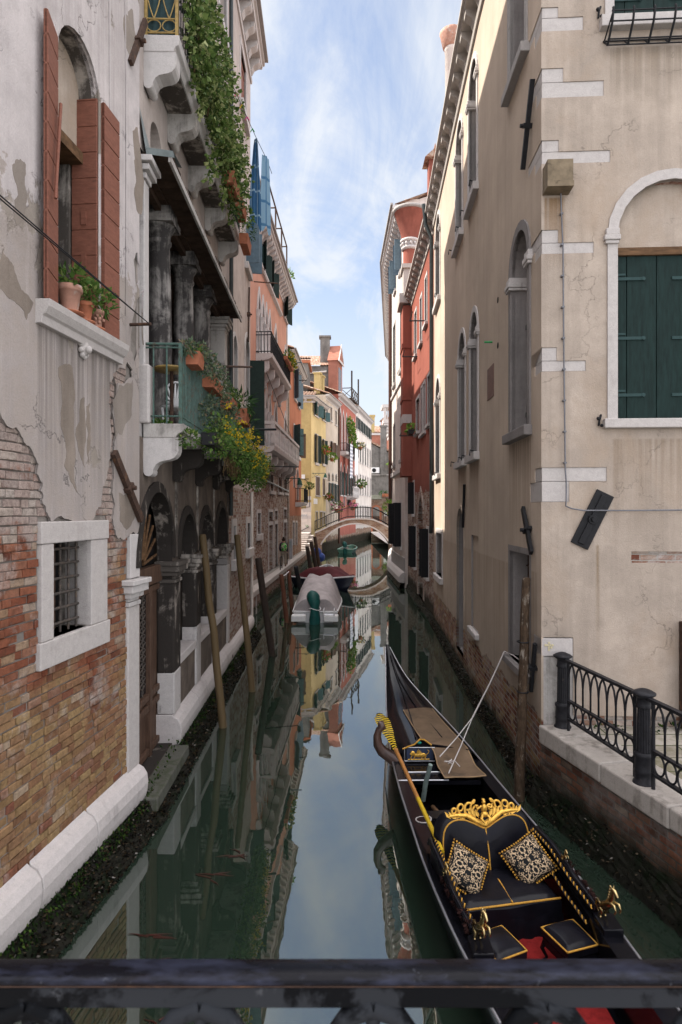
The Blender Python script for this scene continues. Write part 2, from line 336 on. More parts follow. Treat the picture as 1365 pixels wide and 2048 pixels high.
M.dkleaf = leafy('dark_leaf', [(0, (.01, .03, .01)), (.6, (.03, .07, .02)), (1, (.06, .12, .04))])
M.lime = leafy('lime_leaf', [(0, (.06, .13, .02)), (.6, (.14, .24, .04)), (1, (.28, .38, .08))])
M.yel = leafy('yellow_flower', [(0, (.42, .28, .01)), (1, (.58, .44, .03))])
M.pinkf = leafy('pink_flower', [(0, (.45, .06, .2)), (1, (.7, .25, .45))])
M.redf = leafy('red_flower', [(0, (.45, .02, .02)), (1, (.6, .06, .04))])
M.dry = leafy('dry_stem', [(0, (.09, .055, .025)), (1, (.2, .14, .07))])
# ------------------------------------------------------------------ geometry helpers
class MB:
    """collects faces in world space, then links them as ONE mesh object"""
    def __init__(s):
        s.v = []; s.f = []; s.sm = []
    def add(s, vs, fs, smooth=False):
        b = len(s.v); s.v += [Vector(v) for v in vs]
        for f in fs:
            s.f.append(tuple(b + i for i in f)); s.sm.append(smooth)
        return s
    def box(s, a, b, tf=None):
        x0, y0, z0 = a; x1, y1, z1 = b
        vs = [(x0, y0, z0), (x1, y0, z0), (x1, y1, z0), (x0, y1, z0), (x0, y0, z1), (x1, y0, z1), (x1, y1, z1), (x0, y1, z1)]
        if tf:
            vs = [tf(*v) for v in vs]
        return s.add(vs, [(3, 2, 1, 0), (4, 5, 6, 7), (0, 1, 5, 4), (1, 2, 6, 5), (2, 3, 7, 6), (3, 0, 4, 7)])
    def fbox(s, F, u0, u1, z0, z1, o0, o1):
        return s.box((u0, o0, z0), (u1, o1, z1), lambda u, o, z: F.P(u, z, o))
    def prism(s, F, poly, o0, o1):
        n = len(poly)
        vs = [F.P(u, z, o0) for u, z in poly] + [F.P(u, z, o1) for u, z in poly]
        fs = [(i, (i + 1) % n, n + (i + 1) % n, n + i) for i in range(n)]
        t = tessellate_polygon([[Vector((u, z, 0)) for u, z in poly]])
        fs += [tuple(q) for q in t] + [tuple(n + k for k in reversed(q)) for q in t]
        return s.add(vs, fs)
    def extr(s, poly, vec, tf=None):
        """polygon of 3-D points pushed along a vector"""
        n = len(poly); p = [Vector(q) for q in poly]; vs = p + [q + Vector(vec) for q in p]
        if tf:
            vs = [tf(*v) for v in vs]
        t = tessellate_polygon([[Vector(q) for q in poly]])
        fs = [(i, (i + 1) % n, n + (i + 1) % n, n + i) for i in range(n)]
        fs += [tuple(q) for q in t] + [tuple(n + k for k in reversed(q)) for q in t]
        return s.add(vs, fs)
    def sweep(s, F, u0, u1, prof, smooth=False):
        """closed (o, z) profile run along the wall"""
        n = len(prof)
        vs = [F.P(u0, z, o) for o, z in prof] + [F.P(u1, z, o) for o, z in prof]
        t = tessellate_polygon([[Vector((o, z, 0)) for o, z in prof]])
        s.add(vs, [(i, (i + 1) % n, n + (i + 1) % n, n + i) for i in range(n)], smooth)
        s.add(vs, [tuple(q) for q in t] + [tuple(n + k for k in reversed(q)) for q in t])
        return s
    def tube(s, pts, r, n=8, caps=True, smooth=True, flat=1.0):
        pts = [Vector(p) for p in pts]; m = len(pts)
        rs = r if isinstance(r, (list, tuple)) else [r] * m
        t0 = (pts[1] - pts[0]).normalized()
        a = t0.orthogonal().normalized(); vs = []
        for i, p in enumerate(pts):
            t = (pts[min(i + 1, m - 1)] - pts[max(i - 1, 0)]).normalized()
            a = (a - t * a.dot(t)).normalized(); b = t.cross(a)
            for k in range(n):
                th = 2 * math.pi * k / n
                vs.append(p + (a * math.cos(th) + b * math.sin(th) * flat) * rs[i])
        fs = [(i * n + k, i * n + (k + 1) % n, (i + 1) * n + (k + 1) % n, (i + 1) * n + k) for i in range(m - 1) for k in range(n)]
        s.add(vs, fs, smooth)
        if caps:
            s.add(vs[:n], [tuple(range(n))]); s.add(vs[-n:], [tuple(reversed(range(n)))])
        return s
    def lathe(s, c, prof, n=16, smooth=True, caps=True, a0=0, a1=2 * math.pi):
        c = Vector(c); m = len(prof); full = abs(a1 - a0 - 2 * math.pi) < 1e-6; k2 = n if full else n + 1
        vs = [c + Vector((r * math.cos(a0 + (a1 - a0) * k / n), r * math.sin(a0 + (a1 - a0) * k / n), z)) for r, z in prof for k in range(k2)]
        fs = []
        for i in range(m - 1):
            for k in range(n):
                j = (k + 1) % k2
                fs.append((i * k2 + k, i * k2 + j, (i + 1) * k2 + j, (i + 1) * k2 + k))
        s.add(vs, fs, smooth)
        if caps and full:
            s.add(vs[:n], [tuple(reversed(range(n)))]); s.add(vs[-n:], [tuple(range(n))])
        return s
    def ball(s, c, r, n=8, m=6, sc=(1, 1, 1)):
        c = Vector(c)
        prof = [(math.sin(math.pi * i / m), -math.cos(math.pi * i / m)) for i in range(m + 1)]
        vs = [c + Vector((q * r * sc[0] * math.cos(2 * math.pi * k / n), q * r * sc[1] * math.sin(2 * math.pi * k / n), h * r * sc[2])) for q, h in prof for k in range(n)]
        return s.add(vs, [(i * n + k, i * n + (k + 1) % n, (i + 1) * n + (k + 1) % n, (i + 1) * n + k) for i in range(m) for k in range(n)], True)
    def leaf(s, p, d, up, L, W):
        """a diamond leaf"""
        p = Vector(p); d = Vector(d).normalized(); sd = d.cross(Vector(up))
        sd = sd.normalized() if sd.length > 1e-4 else d.orthogonal().normalized()
        nn = sd.cross(d)
        return s.add([p, p + d * L * .45 + sd * W * .5 + nn * W * .15, p + d * L, p + d * L * .45 - sd * W * .5 + nn * W * .15], [(0, 1, 2, 3)])
    def build(s, name, m, parent=None, bevel=0, merge=False, recalc=True):
        if parent is not None:
            o0 = WL[parent.name]
        else:
            xs = [v.x for v in s.v]; ys = [v.y for v in s.v]; zs = [v.z for v in s.v]
            o0 = Vector(((min(xs) + max(xs)) / 2, (min(ys) + max(ys)) / 2, min(zs)))
        me = bpy.data.meshes.new(name); bm = bmesh.new()
        vv = [bm.verts.new(v - o0) for v in s.v]
        for f, sm in zip(s.f, s.sm):
            try:
                fc = bm.faces.new([vv[i] for i in f]); fc.smooth = sm
            except ValueError:
                pass
        if merge or bevel:
            bmesh.ops.remove_doubles(bm, verts=bm.verts, dist=1e-4)
        if recalc:
            bmesh.ops.recalc_face_normals(bm, faces=bm.faces)
        if bevel:
            ee = [e for e in bm.edges if len(e.link_faces) == 2 and e.calc_face_angle(0) > .6]
            if ee:
                bmesh.ops.bevel(bm, geom=ee, offset=bevel, segments=2, affect='EDGES', profile=.5)
        uvl = bm.loops.layers.uv.new('uv'); bm.normal_update()
        for fc in bm.faces:
            n = fc.normal
            if abs(n.z) > .75:
                for l in fc.loops:
                    q = l.vert.co + o0; l[uvl].uv = (q.x, q.y)
            else:
                t = Vector((-n.y, n.x, 0)).normalized()
                if abs(t.x) > abs(t.y):
                    t = t if t.x > 0 else -t
                else:
                    t = t if t.y > 0 else -t
                for l in fc.loops:
                    q = l.vert.co + o0; l[uvl].uv = (q.dot(t), q.z)
        bm.to_mesh(me); bm.free(); me.materials.append(m)
        o = bpy.data.objects.new(name, me); COL.objects.link(o)
        if parent is not None:
            o.parent = parent
        else:
            o.location = o0
        WL[o.name] = o0
        return o
WL = {}
def tag(o, label=None, cat=None, group=None, kind=None):
    if label: o['label'] = label
    if cat: o['category'] = cat
    if group: o['group'] = group
    if kind: o['kind'] = kind
    return o
def thing(name, label, cat, loc, group=None):
    o = bpy.data.objects.new(name, None); COL.objects.link(o); o.location = loc; o.empty_display_size = .2
    WL[o.name] = Vector(loc)
    return tag(o, label, cat, group)
def dup(o, off=(0, 0, 0), rz=0, label=None, parent=None):
    c = o.copy(); COL.objects.link(c)
    if parent is None:
        c.location = o.location + Vector(off); c.rotation_euler = (0, 0, rz)
        if label: c['label'] = label
    else:
        c.parent = parent
    for ch in o.children:
        dup(ch, parent=c)
    return c
def ray(px, py): return Vector(((px - CX) / FP, 1, -(py - CY) / FP))
def atY(px, py, Y): return Vector((0, 0, EYE)) + ray(px, py) * Y
def atZ(px, py, z): return atY(px, py, (EYE - z) * FP / (py - CY))
def rnd(a, b): return R.uniform(a, b)
def rdir():
    return Vector((R.gauss(0, 1), R.gauss(0, 1), R.gauss(0, 1))).normalized()

class Fac:
    """a vertical wall plane: u along it, z up, o outward"""
    def __init__(s, p, q, side):
        s.p = Vector(p); s.d = (Vector(q) - s.p); s.L = s.d.length; s.d.normalize()
        n = Vector((s.d.y, -s.d.x))
        if side == 'L' and n.x < 0 or side == 'R' and n.x > 0 or side == 'S' and n.y > 0: n = -n
        s.n = n
    def P(s, u, z, o=0):
        q = s.p + s.d * u + s.n * o
        return Vector((q.x, q.y, z))
    def at(s, px, py, o=0):
        r = Vector(((px - CX) / FP, 1)); t = (s.p + s.n * o).dot(s.n) / r.dot(s.n)
        return (r * t - s.p).dot(s.d), EYE - (py - CY) / FP * t
    def uu(s, px, o=0): return s.at(px, 0, o)[0]
    def zz(s, px, py, o=0): return s.at(px, py, o)[1]

def jag(pts, amp, it=3):
    for _ in range(it):
        o = []
        for a, b in zip(pts, pts[1:]):
            L = math.hypot(b[0] - a[0], b[1] - a[1])
            o += [a, ((a[0] + b[0]) / 2 + R.gauss(0, amp * L), (a[1] + b[1]) / 2 + R.gauss(0, amp * L))]
        pts = o + [pts[-1]]
    return pts
def rect(u0, u1, z0, z1): return [(u0, z0), (u1, z0), (u1, z1), (u0, z1)]
def arch(u0, u1, z0, zs, kind='arch', n=12, rise=None):
    """opening with a round or pointed (Venetian Gothic) head springing at zs"""
    r = (u1 - u0) / 2; c = (u0 + u1) / 2; p = [(u0, z0), (u1, z0)]
    if kind == 'goth':
        h = rise or r * 1.5
        right = []
        for i in range(n // 2 + 1):
            t = i / (n // 2); x = math.cos(t * math.pi / 2) ** .8 * r; y = h * (t ** 1.15)
            if t > .7: x *= 1 - .25 * (t - .7) / .3
            right.append((c + x, zs + y))
        return p + right + [(2 * c - a, b) for a, b in reversed(right[:-1])]
    h = rise or r
    return p + [(c + r * math.cos(math.pi * i / n), zs + h * math.sin(math.pi * i / n)) for i in range(n + 1)]
def grow(poly, w, base=0):
    """poly pushed outward by w (bottom edge by base)"""
    n = len(poly); z0 = min(z for _, z in poly); out = []
    ar = sum(poly[i][0] * poly[(i + 1) % n][1] - poly[(i + 1) % n][0] * poly[i][1] for i in range(n))
    sg = 1 if ar > 0 else -1
    for i in range(n):
        a, b, c = poly[i - 1], poly[i], poly[(i + 1) % n]
        def nr(p, q):
            l = math.hypot(q[0] - p[0], q[1] - p[1]) or 1e-6
            return ((q[1] - p[1]) / l * sg, -(q[0] - p[0]) / l * sg)
        n1, n2 = nr(a, b), nr(b, c); m = (n1[0] + n2[0], n1[1] + n2[1]); l = math.hypot(*m) or 1
        k = max(.45, (m[0] * n1[0] + m[1] * n1[1]) / l)
        x, z = b[0] + m[0] / l * w / k, b[1] + m[1] / l * w / k
        if abs(b[1] - z0) < 1e-6: z = b[1] - base
        out.append((x, z))
    return out
def ring(mb, F, inner, outer, o0, o1):
    n = len(inner)
    for i in range(n):
        j = (i + 1) % n
        a, b, c, d = inner[i], inner[j], outer[j], outer[i]
        if math.hypot(c[0] - b[0], c[1] - b[1]) < 1e-5 and math.hypot(d[0] - a[0], d[1] - a[1]) < 1e-5: continue
        P = F.P
        mb.add([P(*a, o1), P(*b, o1), P(*c, o1), P(*d, o1)], [(0, 1, 2, 3)])
        mb.add([P(*d, o1), P(*c, o1), P(*c, o0), P(*d, o0)], [(0, 1, 2, 3)])
        mb.add([P(*a, o1), P(*b, o1), P(*b, o0), P(*a, o0)], [(0, 1, 2, 3)])

class Bld:
    def __init__(s, name, label, cat, loc, group=None):
        s.root = thing(name, label, cat, loc, group); s.h = {}
    def hole(s, F, poly): s.h.setdefault(id(F), []).append(poly)
    def wall(s, F, outer, m, dep=.3, name='wall', o=0.0, extra=(), rev=None):
        """front sheet with every opening cut out, and the reveals"""
        us = [u for u, _ in outer]; zs = [z for _, z in outer]
        hs = [h for h in s.h.get(id(F), []) if min(us) < sum(u for u, _ in h) / len(h) < max(us) and min(zs) < sum(z for _, z in h) / len(h) < max(zs)]
        hs = hs + list(extra); mb = MB()
        bb = [(min(u for u, _ in h), max(u for u, _ in h), min(z for _, z in h), max(z for _, z in h)) for h in hs]
        for i, q_ in enumerate(bb):
            if q_[0] <= min(us) or q_[1] >= max(us) or q_[2] <= min(zs) or q_[3] >= max(zs): print('HOLE OUT', s.root.name, name, q_, max(us))
            for r_ in bb[:i]:
                if q_[0] < r_[1] and q_[1] > r_[0] and q_[2] < r_[3] and q_[3] > r_[2]: print('HOLE OVERLAP', s.root.name, q_, r_)
        loops = [outer] + hs
        t = tessellate_polygon([[Vector((u, z, 0)) for u, z in l] for l in loops])
        fl = [q for l in loops for q in l]
        mb.add([F.P(u, z, o) for u, z in fl], [tuple(q) for q in t])
        rbs = []
        for h in hs:
            n = len(h); rb = mb if rev is None else MB(); rbs.append(rb)
            rb.add([F.P(u, z, o) for u, z in h] + [F.P(u, z, o - dep) for u, z in h], [(i, (i + 1) % n, n + (i + 1) % n, n + i) for i in range(n)])
        w = mb.build(name, m, s.root, recalc=False)
        if rev is not None and hs:
            for rb in rbs: rb.build('reveal', rev, w, recalc=False)
        return w
    def shell(s, F, u0, u1, z0, z1, D, m, roofm=None, front=False, name='side_wall'):
        mb = MB(); P = F.P
        for u in (u0, u1):
            mb.add([P(u, z0, 0), P(u, z0, -D), P(u, z1, -D), P(u, z1, 0)], [(0, 1, 2, 3)])
        mb.add([P(u0, z0, -D), P(u1, z0, -D), P(u1, z1, -D), P(u0, z1, -D)], [(0, 1, 2, 3)])
        if roofm is None:
            mb.add([P(u0, z1, 0), P(u1, z1, 0), P(u1, z1, -D), P(u0, z1, -D)], [(0, 1, 2, 3)])
        return mb.build(name, m, s.root, recalc=False)
    def part(s, name, mb, m, parent=None, **k): return mb.build(name, m, parent or s.root, **k)
    def box(s, name, m, F, u0, u1, z0, z1, o0, o1, parent=None, bevel=0):
        return MB().fbox(F, u0, u1, z0, z1, o0, o1).build(name, m, parent or s.root, bevel=bevel)
    def window(s, F, u0, u1, z0, z1, kind='rect', fw=.12, dep=.22, pane=None, frame=None, sill=.12, shut=None, how='flat', rise=None, proud=.03, mull=True, keystone=False, lab=None):
        """opening + pane, with frame, sill and shutters as its sub-parts.  z1 is the springing for arched heads"""
        pane = pane or M.glass; frame = frame or M.stone
        poly = rect(u0, u1, z0, z1) if kind == 'rect' else arch(u0, u1, z0, z1, kind, 12, rise)
        s.hole(F, poly)
        top = max(z for _, z in poly)
        mb = MB(); big = grow(poly, .03, .03)
        t = tessellate_polygon([[Vector((u, z, 0)) for u, z in big]])
        mb.add([F.P(u, z, -dep) for u, z in big], [tuple(q) for q in t])
        wn = mb.build('window', pane, s.root, recalc=False)
        if lab: wn['label'] = lab
        if fw:
            b = MB(); ring(b, F, poly, grow(poly, fw, 0), -.06, proud)
            b.build('frame', frame, wn)
        if mull and how != 'closed':
            b = MB(); c = (u0 + u1) / 2
            b.fbox(F, c - .03, c + .03, z0, top - .05, -dep + .005, -dep + .05)
            for zz in ([z0 + (z1 - z0) * .62] if z1 - z0 > 1 else []):
                b.fbox(F, u0, u1, zz - .025, zz + .025, -dep + .006, -dep + .045)
            for uu in (u0 + .035, u1 - .035):
                b.fbox(F, uu - .035, uu + .035, z0, z1, -dep + .004, -dep + .055)
            b.build('sash', M.wood_brown if pane is M.glass else M.iron, wn)
        if sill:
            MB().fbox(F, u0 - fw - .06, u1 + fw + .06, z0 - sill, z0, -dep + .01, proud + .10).build('sill', frame, wn, bevel=.012)
        if shut:
            w = (u1 - u0) / 2
            if how == 'closed':
                for k, (a, c) in enumerate(((u0, u0 + w - .006), (u0 + w + .006, u1))):
                    leafp(F, a, c, z0 + .01, z1 - .01, -.10, -.055).build('shutter', shut, wn)
            elif how == 'flat':
                for a, c in ((u0 - w, u0 - .01), (u1 + .01, u1 + w)):
                    leafp(F, a, c, z0, z1, proud + .02, proud + .065).build('shutter', shut, wn)
            else:                                   # standing out from the wall
                for u, dr in ((u0, -1), (u1, 1)):
                    du = w * math.cos(rad(how)) * dr; do = w * math.sin(rad(how)); q = MB()
                    a, c = F.P(u, z0, proud), F.P(u + du, z0, proud + do); tt = (c - a); nn = Vector((-tt.y, tt.x, 0)).normalized() * .04
                    up = Vector((0, 0, z1 - z0))
                    q.add([a, c, c + up, a + up, a + nn, c + nn, c + nn + up, a + nn + up], [(0, 1, 2, 3), (7, 6, 5, 4), (0, 4, 5, 1), (1, 5, 6, 2), (2, 6, 7, 3), (3, 7, 4, 0)])
                    q.build('shutter', shut, wn)
        return wn
    def wpx(s, F, x0, x1, yt, yb, **k):
        u = sorted((F.uu(x0), F.uu(x1))); xm = (x0 + x1) / 2
        return s.window(F, u[0], u[1], F.zz(xm, yb), F.zz(xm, yt), **k)

def leafp(F, u0, u1, z0, z1, o0, o1, nb=3):
    """boarded shutter leaf: upright boards with a fine joint, and two battens"""
    b = MB(); w = (u1 - u0) / nb
    for i in range(nb):
        b.fbox(F, u0 + i * w + .003, u0 + (i + 1) * w - .003, z0, z1, o0, o1)
    for z in (z0 + (z1 - z0) * .15, z1 - (z1 - z0) * .15):
        b.fbox(F, u0 + .01, u1 - .01, z - .04, z + .04, o1, o1 + .018)
    return b
def cornice(b, F, u0, u1, z, dep=.4, th=.18, step=.55, m=None, gut=True, bw=.22, bh=.3, nm='cornice'):
    """projecting stone eave on carved brackets, with gutter"""
    m = m or M.stone; q = MB()
    q.sweep(F, u0, u1, [(0, z), (dep * .8, z), (dep * .86, z + th * .4), (dep, z + th * .5), (dep, z + th), (0, z + th)])
    q.sweep(F, u0, u1, [(0, z - bh - .1), (.05, z - bh - .1), (.07, z - bh), (0, z - bh)])
    c = b.part(nm, q, m)
    n = max(2, int((u1 - u0) / step))
    for i in range(n):
        u = u0 + (i + .5) * (u1 - u0) / n
        pr = [(0, z - .001), (0, z - bh), (dep * .18, z - bh * .95), (dep * .34, z - bh * .6), (dep * .62, z - bh * .42), (dep * .74, z - bh * .3), (dep * .76, z - .001)]
        MB().sweep(F, u - bw / 2, u + bw / 2, pr).build('bracket', m, c)
    if gut:
        g = MB(); pts = [(dep - .02, z + th), (dep + .12, z + th), (dep + .12, z + th + .1), (dep - .02, z + th + .1)]
        g.sweep(F, u0, u1, pts); g.build('gutter', M.stone_grey, c)
    return c
def tiles(b, F, u0, u1, oe, ze, orr, zr, nm='roof', m=None, pitch=.3):
    """barrel-tiled slope from the eave (oe, ze) up to the ridge (orr, zr)"""
    q = MB(); n = max(2, int((u1 - u0) / pitch)); rows = 6
    for i in range(n):
        ua = u0 + (u1 - u0) * i / n; w = (u1 - u0) / n
        for r in range(rows):
            t0, t1 = r / rows, (r + 1) / rows + .02
            vs = []
            for t, lift in ((t0, .03), (t1, 0)):
                o = oe + (orr - oe) * t; z = ze + (zr - ze) * t + lift
                for k in range(6):
                    a = math.pi * k / 5
                    vs.append(F.P(ua + w * (.5 - .5 * math.cos(a)), z + .11 * math.sin(a), o))
            q.add(vs, [(k, k + 1, 7 + k, 6 + k) for k in range(5)], True)
    q.add([F.P(u0, ze - .02, oe), F.P(u1, ze - .02, oe), F.P(u1, zr - .02, orr), F.P(u0, zr - .02, orr)], [(0, 1, 2, 3)])
    return b.part(nm, q, m or M.tile, recalc=False)
def anchor(b, F, u, z, L, ang, w=.09, t=.05, o=.03, m=None):
    """iron wall-tie bar with its centre bolt"""
    du, dz = math.sin(rad(ang)) * L / 2, math.cos(rad(ang)) * L / 2; nx, nz = math.cos(rad(ang)) * w / 2, -math.sin(rad(ang)) * w / 2
    q = MB().prism(F, [(u - du - nx, z - dz - nz), (u - du + nx, z - dz + nz), (u + du + nx, z + dz + nz), (u + du - nx, z + dz - nz)], o, o + t)
    q.prism(F, [(u - nx * 1.5 - du * .06, z - nz * 1.5 - dz * .06), (u + nx * 1.5 - du * .06, z + nz * 1.5 - dz * .06), (u + nx * 1.5 + du * .06, z + nz * 1.5 + dz * .06), (u - nx * 1.5 + du * .06, z - nz * 1.5 + dz * .06)], 0, o + t + .03)
    q.tube([F.P(u, z, 0), F.P(u, z, o + t + .08)], .03, 8)
    return b.part('wall_tie', q, m or M.iron_rust)
def console(F, u, z1, h, dep, w=.2):
    """scrolled stone balcony bracket under z1"""
    pr = [(0, z1), (dep, z1), (dep, z1 - h * .36), (dep * .96, z1 - h * .47), (dep * .87, z1 - h * .56), (dep * .74, z1 - h * .61), (dep * .60, z1 - h * .635), (dep * .47, z1 - h * .67), (dep * .36, z1 - h * .74), (dep * .29, z1 - h * .86), (dep * .23, z1 - h), (dep * .08, z1 - h * 1.02), (0, z1 - h * .95)]
    q = MB().sweep(F, u - w / 2, u + w / 2, pr)
    q.tube([F.P(u - w / 2 - .015, z1 - h * .94, dep * .15), F.P(u + w / 2 + .015, z1 - h * .94, dep * .15)], h * .13, 10)
    return q
def bush(cs, n, L, W, m_, spread=1.0, droop=0.0, seed=None):
    """leaf cloud: cs = list of (centre, radii)"""
    q = MB()
    for c, r in cs:
        for _ in range(n):
            d = rdir(); k = rnd(.25, 1) ** .5
            p = Vector(c) + Vector((d.x * r[0], d.y * r[1], d.z * r[2])) * k
            dd = d + rdir() * .8 + Vector((0, 0, .3 - droop)); s_ = rnd(.4, 1.0) if R.random() < .6 else rnd(.9, 1.5)
            q.leaf(p, dd, rdir(), L * s_, W * s_)
    return q
def pot(c, r, h, m_, name, label, leaves=None, lm=None, cat='potted plant', group=None, trough=None, F=None, extra=None):
    """plant pot: a thing with pot, soil and foliage"""
    c = Vector(c); t = thing(name, label, cat, c, group); q = MB()
    if trough:
        a, bq = trough; d = (Vector(bq) - Vector(a)); sd = Vector((-d.y, d.x, 0)).normalized() * r
        a, bq = Vector(a), Vector(bq); up = Vector((0, 0, h))
        q.add([a - sd * .8, bq - sd * .8, bq + sd * .8, a + sd * .8, a - sd + up, bq - sd + up, bq + sd + up, a + sd + up], [(3, 2, 1, 0), (4, 5, 6, 7), (0, 1, 5, 4), (1, 2, 6, 5), (2, 3, 7, 6), (3, 0, 4, 7)])
        q.build('trough', m_, t)
    else:
        q.lathe(c, [(r * .66, 0), (r * .92, h * .78), (r * 1.06, h * .79), (r * 1.08, h), (r * .94, h), (r * .9, h * .9), (0.01, h * .88)], 18)
        q.build('pot', m_, t)
    if leaves:
        leaves.build('foliage', lm, t, recalc=False)
    for nm_, mb_, mm in (extra or []):
        o_ = mb_.build(nm_, mm, t, recalc=False)
        if nm_ in ('flower', 'stem'): o_['kind'] = 'stuff'
    return t

def inside(u, z, poly):
    c = False
    for (a, b), (e, f) in zip(poly, poly[1:] + poly[:1]):
        if (b > z) != (f > z) and u < (e - a) * (z - b) / (f - b) + a: c = not c
    return c
def sheet(F, outer, holes, o, th):
    """ragged coat of plaster: filled outline with holes, and its edge thickness"""
    vs, ed = [], []
    for l in [outer] + holes:
        b = len(vs); vs += [Vector(p) for p in l]; ed += [(b + i, b + (i + 1) % len(l)) for i in range(len(l))]
    r = delaunay_2d_cdt(vs, ed, [], 0, 1e-5); q = MB(); ts = []
    for t in r[2]:
        u = sum(r[0][i].x for i in t) / 3; z = sum(r[0][i].y for i in t) / 3
        if inside(u, z, outer) and not any(inside(u, z, h) for h in holes): ts.append(tuple(t))
    q.add([F.P(v.x, v.y, o) for v in r[0]], ts)
    for l in [outer] + holes:
        n = len(l)
        q.add([F.P(u, z, o) for u, z in l] + [F.P(u, z, o - th) for u, z in l], [(i, (i + 1) % n, n + (i + 1) % n, n + i) for i in range(n)])
    return q
# ------------------------------------------------------------------ water, ground, quays
q = MB().add([(-600, -60, 0), (600, -60, 0), (600, 1500, 0), (-600, 1500, 0)], [(0, 1, 2, 3)])
m, n = mat('canal_water'); p = n.pos
rp = n.noise(n.map(p, (1, .55, 1)), 1.1, 3, .5); rp2 = n.noise(n.map(p, (1, .35, 1)), 5, 3, .55, .4); rp3 = n.noise(p, .22, 2)
hh = n.math('ADD', n.math('MULTIPLY', rp, .5), n.math('MULTIPLY', n.math('MULTIPLY', rp2, .12), n.ramp(rp3, (.42, .0), (.6, 1))))
nb = n.bump(hh, .075, .06)
fr = n.n('Fresnel'); fr.inputs['IOR'].default_value = 2.7; n.put(fr.inputs['Normal'], nb)
gl = n.n('BsdfGlossy'); n.put(gl.inputs['Normal'], nb); gl.inputs['Roughness'].default_value = .012; gl.inputs['Color'].default_value = (.92, .96, .96, 1)
df = n.n('BsdfDiffuse'); n.put(df.inputs['Color'], n.mix(n.noise(p, .5, 4), (.011, .021, .014), (.016, .027, .0185)))
ms = n.n('MixShader'); n.put(ms.inputs[0], fr.outputs[0]); n.t.links.new(df.outputs[0], ms.inputs[1]); n.t.links.new(gl.outputs[0], ms.inputs[2])
n.out(ms.outputs[0])
tag(q.build('water', m), kind='structure')
g = MB().add([(-500, -40, .85), (-4.6, -40, .85), (-4.6, 180, .85), (-500, 180, .85)], [(0, 1, 2, 3)])
g.add([(4.9, 9.5, .95), (500, 9.5, .95), (500, 180, .95), (4.9, 180, .95)], [(0, 1, 2, 3)])
g.add([(-500, 180, .8), (500, 180, .8), (500, 1400, .8), (-500, 1400, .8)], [(0, 1, 2, 3)])
tag(g.build('ground', M.stone_quay), kind='structure')

# ------------------------------------------------------------------ weathered palazzo on the near left bank
P1 = (-2.834, 8.72)
FA = Fac((-3.755 + .1057 * 1.0, 1.0), P1, 'L'); FB = Fac(P1, (-3.157, 21.8), 'L')
def uB(Y): return (Y - P1[1]) / FB.d.y
def uA(Y): return (Y - 1.0) / FA.d.y
LB = Bld('weathered_palazzo', 'peeling plaster and brick palazzo with red shutters, columned loggia and two planted balconies', 'building', (-4.5, 11, 0))
L = LB
# arched window with red shutters
ua0, ua1 = uA(6.68), uA(7.56)
wn = L.window(FA, ua0, ua1, 6.45, 9.28, 'arch', fw=.09, dep=.5, pane=M.void, frame=M.pl_near, sill=0, mull=False, proud=.032, lab='arched window with open rust red shutters')
b = MB(); b.prism(FA, arch(ua0, ua1, 8.62, 9.28), -.36, -.22); b.build('lunette', M.pl_street, wn)
L.box('lintel', M.wood_beam, FA, ua0 - .0, ua1 + .0, 8.48, 8.615, -.40, -.14, wn)
MB().fbox(FA, ua1 - .09, ua1 - .004, 6.45, 8.47, -.48, -.30).build('sash', M.stone_black, wn)
b = MB().sweep(FA, uA(6.28), uA(8.08), [(.026, 6.2), (.09, 6.2), (.10, 6.28), (.13, 6.30), (.17, 6.37), (.18, 6.44), (.026, 6.445), (-.45, 6.449), (-.45, 6.40)])
b.build('sill', M.stone_clean, wn, bevel=.006)
def hleaf(a, c, z0, z1, th, m_, par, k=.295):
    """shutter of wide horizontal boards between two ground points"""
    a, c = Vector(a), Vector(c); t = (c - a).normalized(); nn = Vector((-t.y, t.x, 0)) * th; q = MB(); z = z0
    while z < z1 - .02:
        e = min(z + k, z1); A, C = a.copy(), c.copy(); A.z = C.z = z + .006; up = Vector((0, 0, e - z - .012))
        q.add([A, C, C + up, A + up, A + nn, C + nn, C + nn + up, A + nn + up], [(0, 1, 2, 3), (7, 6, 5, 4), (0, 4, 5, 1), (1, 5, 6, 2), (2, 6, 7, 3), (3, 7, 4, 0)]); z = e
    A, C = a + nn * .2, c + nn * .2; A.z = C.z = z0; up = Vector((0, 0, z1 - z0)); n2 = nn * .6
    q.add([A, C, C + up, A + up, A + n2, C + n2, C + n2 + up, A + n2 + up], [(0, 1, 2, 3), (7, 6, 5, 4), (0, 4, 5, 1), (1, 5, 6, 2), (2, 6, 7, 3), (3, 7, 4, 0)])
    s_ = q.build('shutter', m_, par, bevel=.004)
    return s_
s1 = hleaf(FA.P(uA(6.30), 0, .15), FA.P(ua0 - .01, 0, .04), 6.45, 9.36, .045, M.wood_red, wn)
q = MB(); a = FA.P(uA(6.42), 7.5, .135); e = FA.P(uA(6.62), 8.6, .075)
q.tube([a + Vector((.03, -.02, 0)), e + Vector((.03, -.02, 0))], .018, 6); q.build('latch_bar', M.wood_red, wn)
hleaf(FA.P(ua1 - .012, 0, .03), FA.P(ua1 - .012, 0, -.285), 6.45, 9.27, .04, M.wood_red, wn, .31)
hleaf(FA.P(ua1 + .05, 0, .035), FA.P(uA(8.0), 0, .035), 6.45, 9.28, -.05, M.wood_red, wn)
for z in (7.25, 7.75): MB().fbox(FA, ua1 - .065, ua1 - .05, z, z + .16, -.16, -.10).build('hinge', M.wood_red, wn)
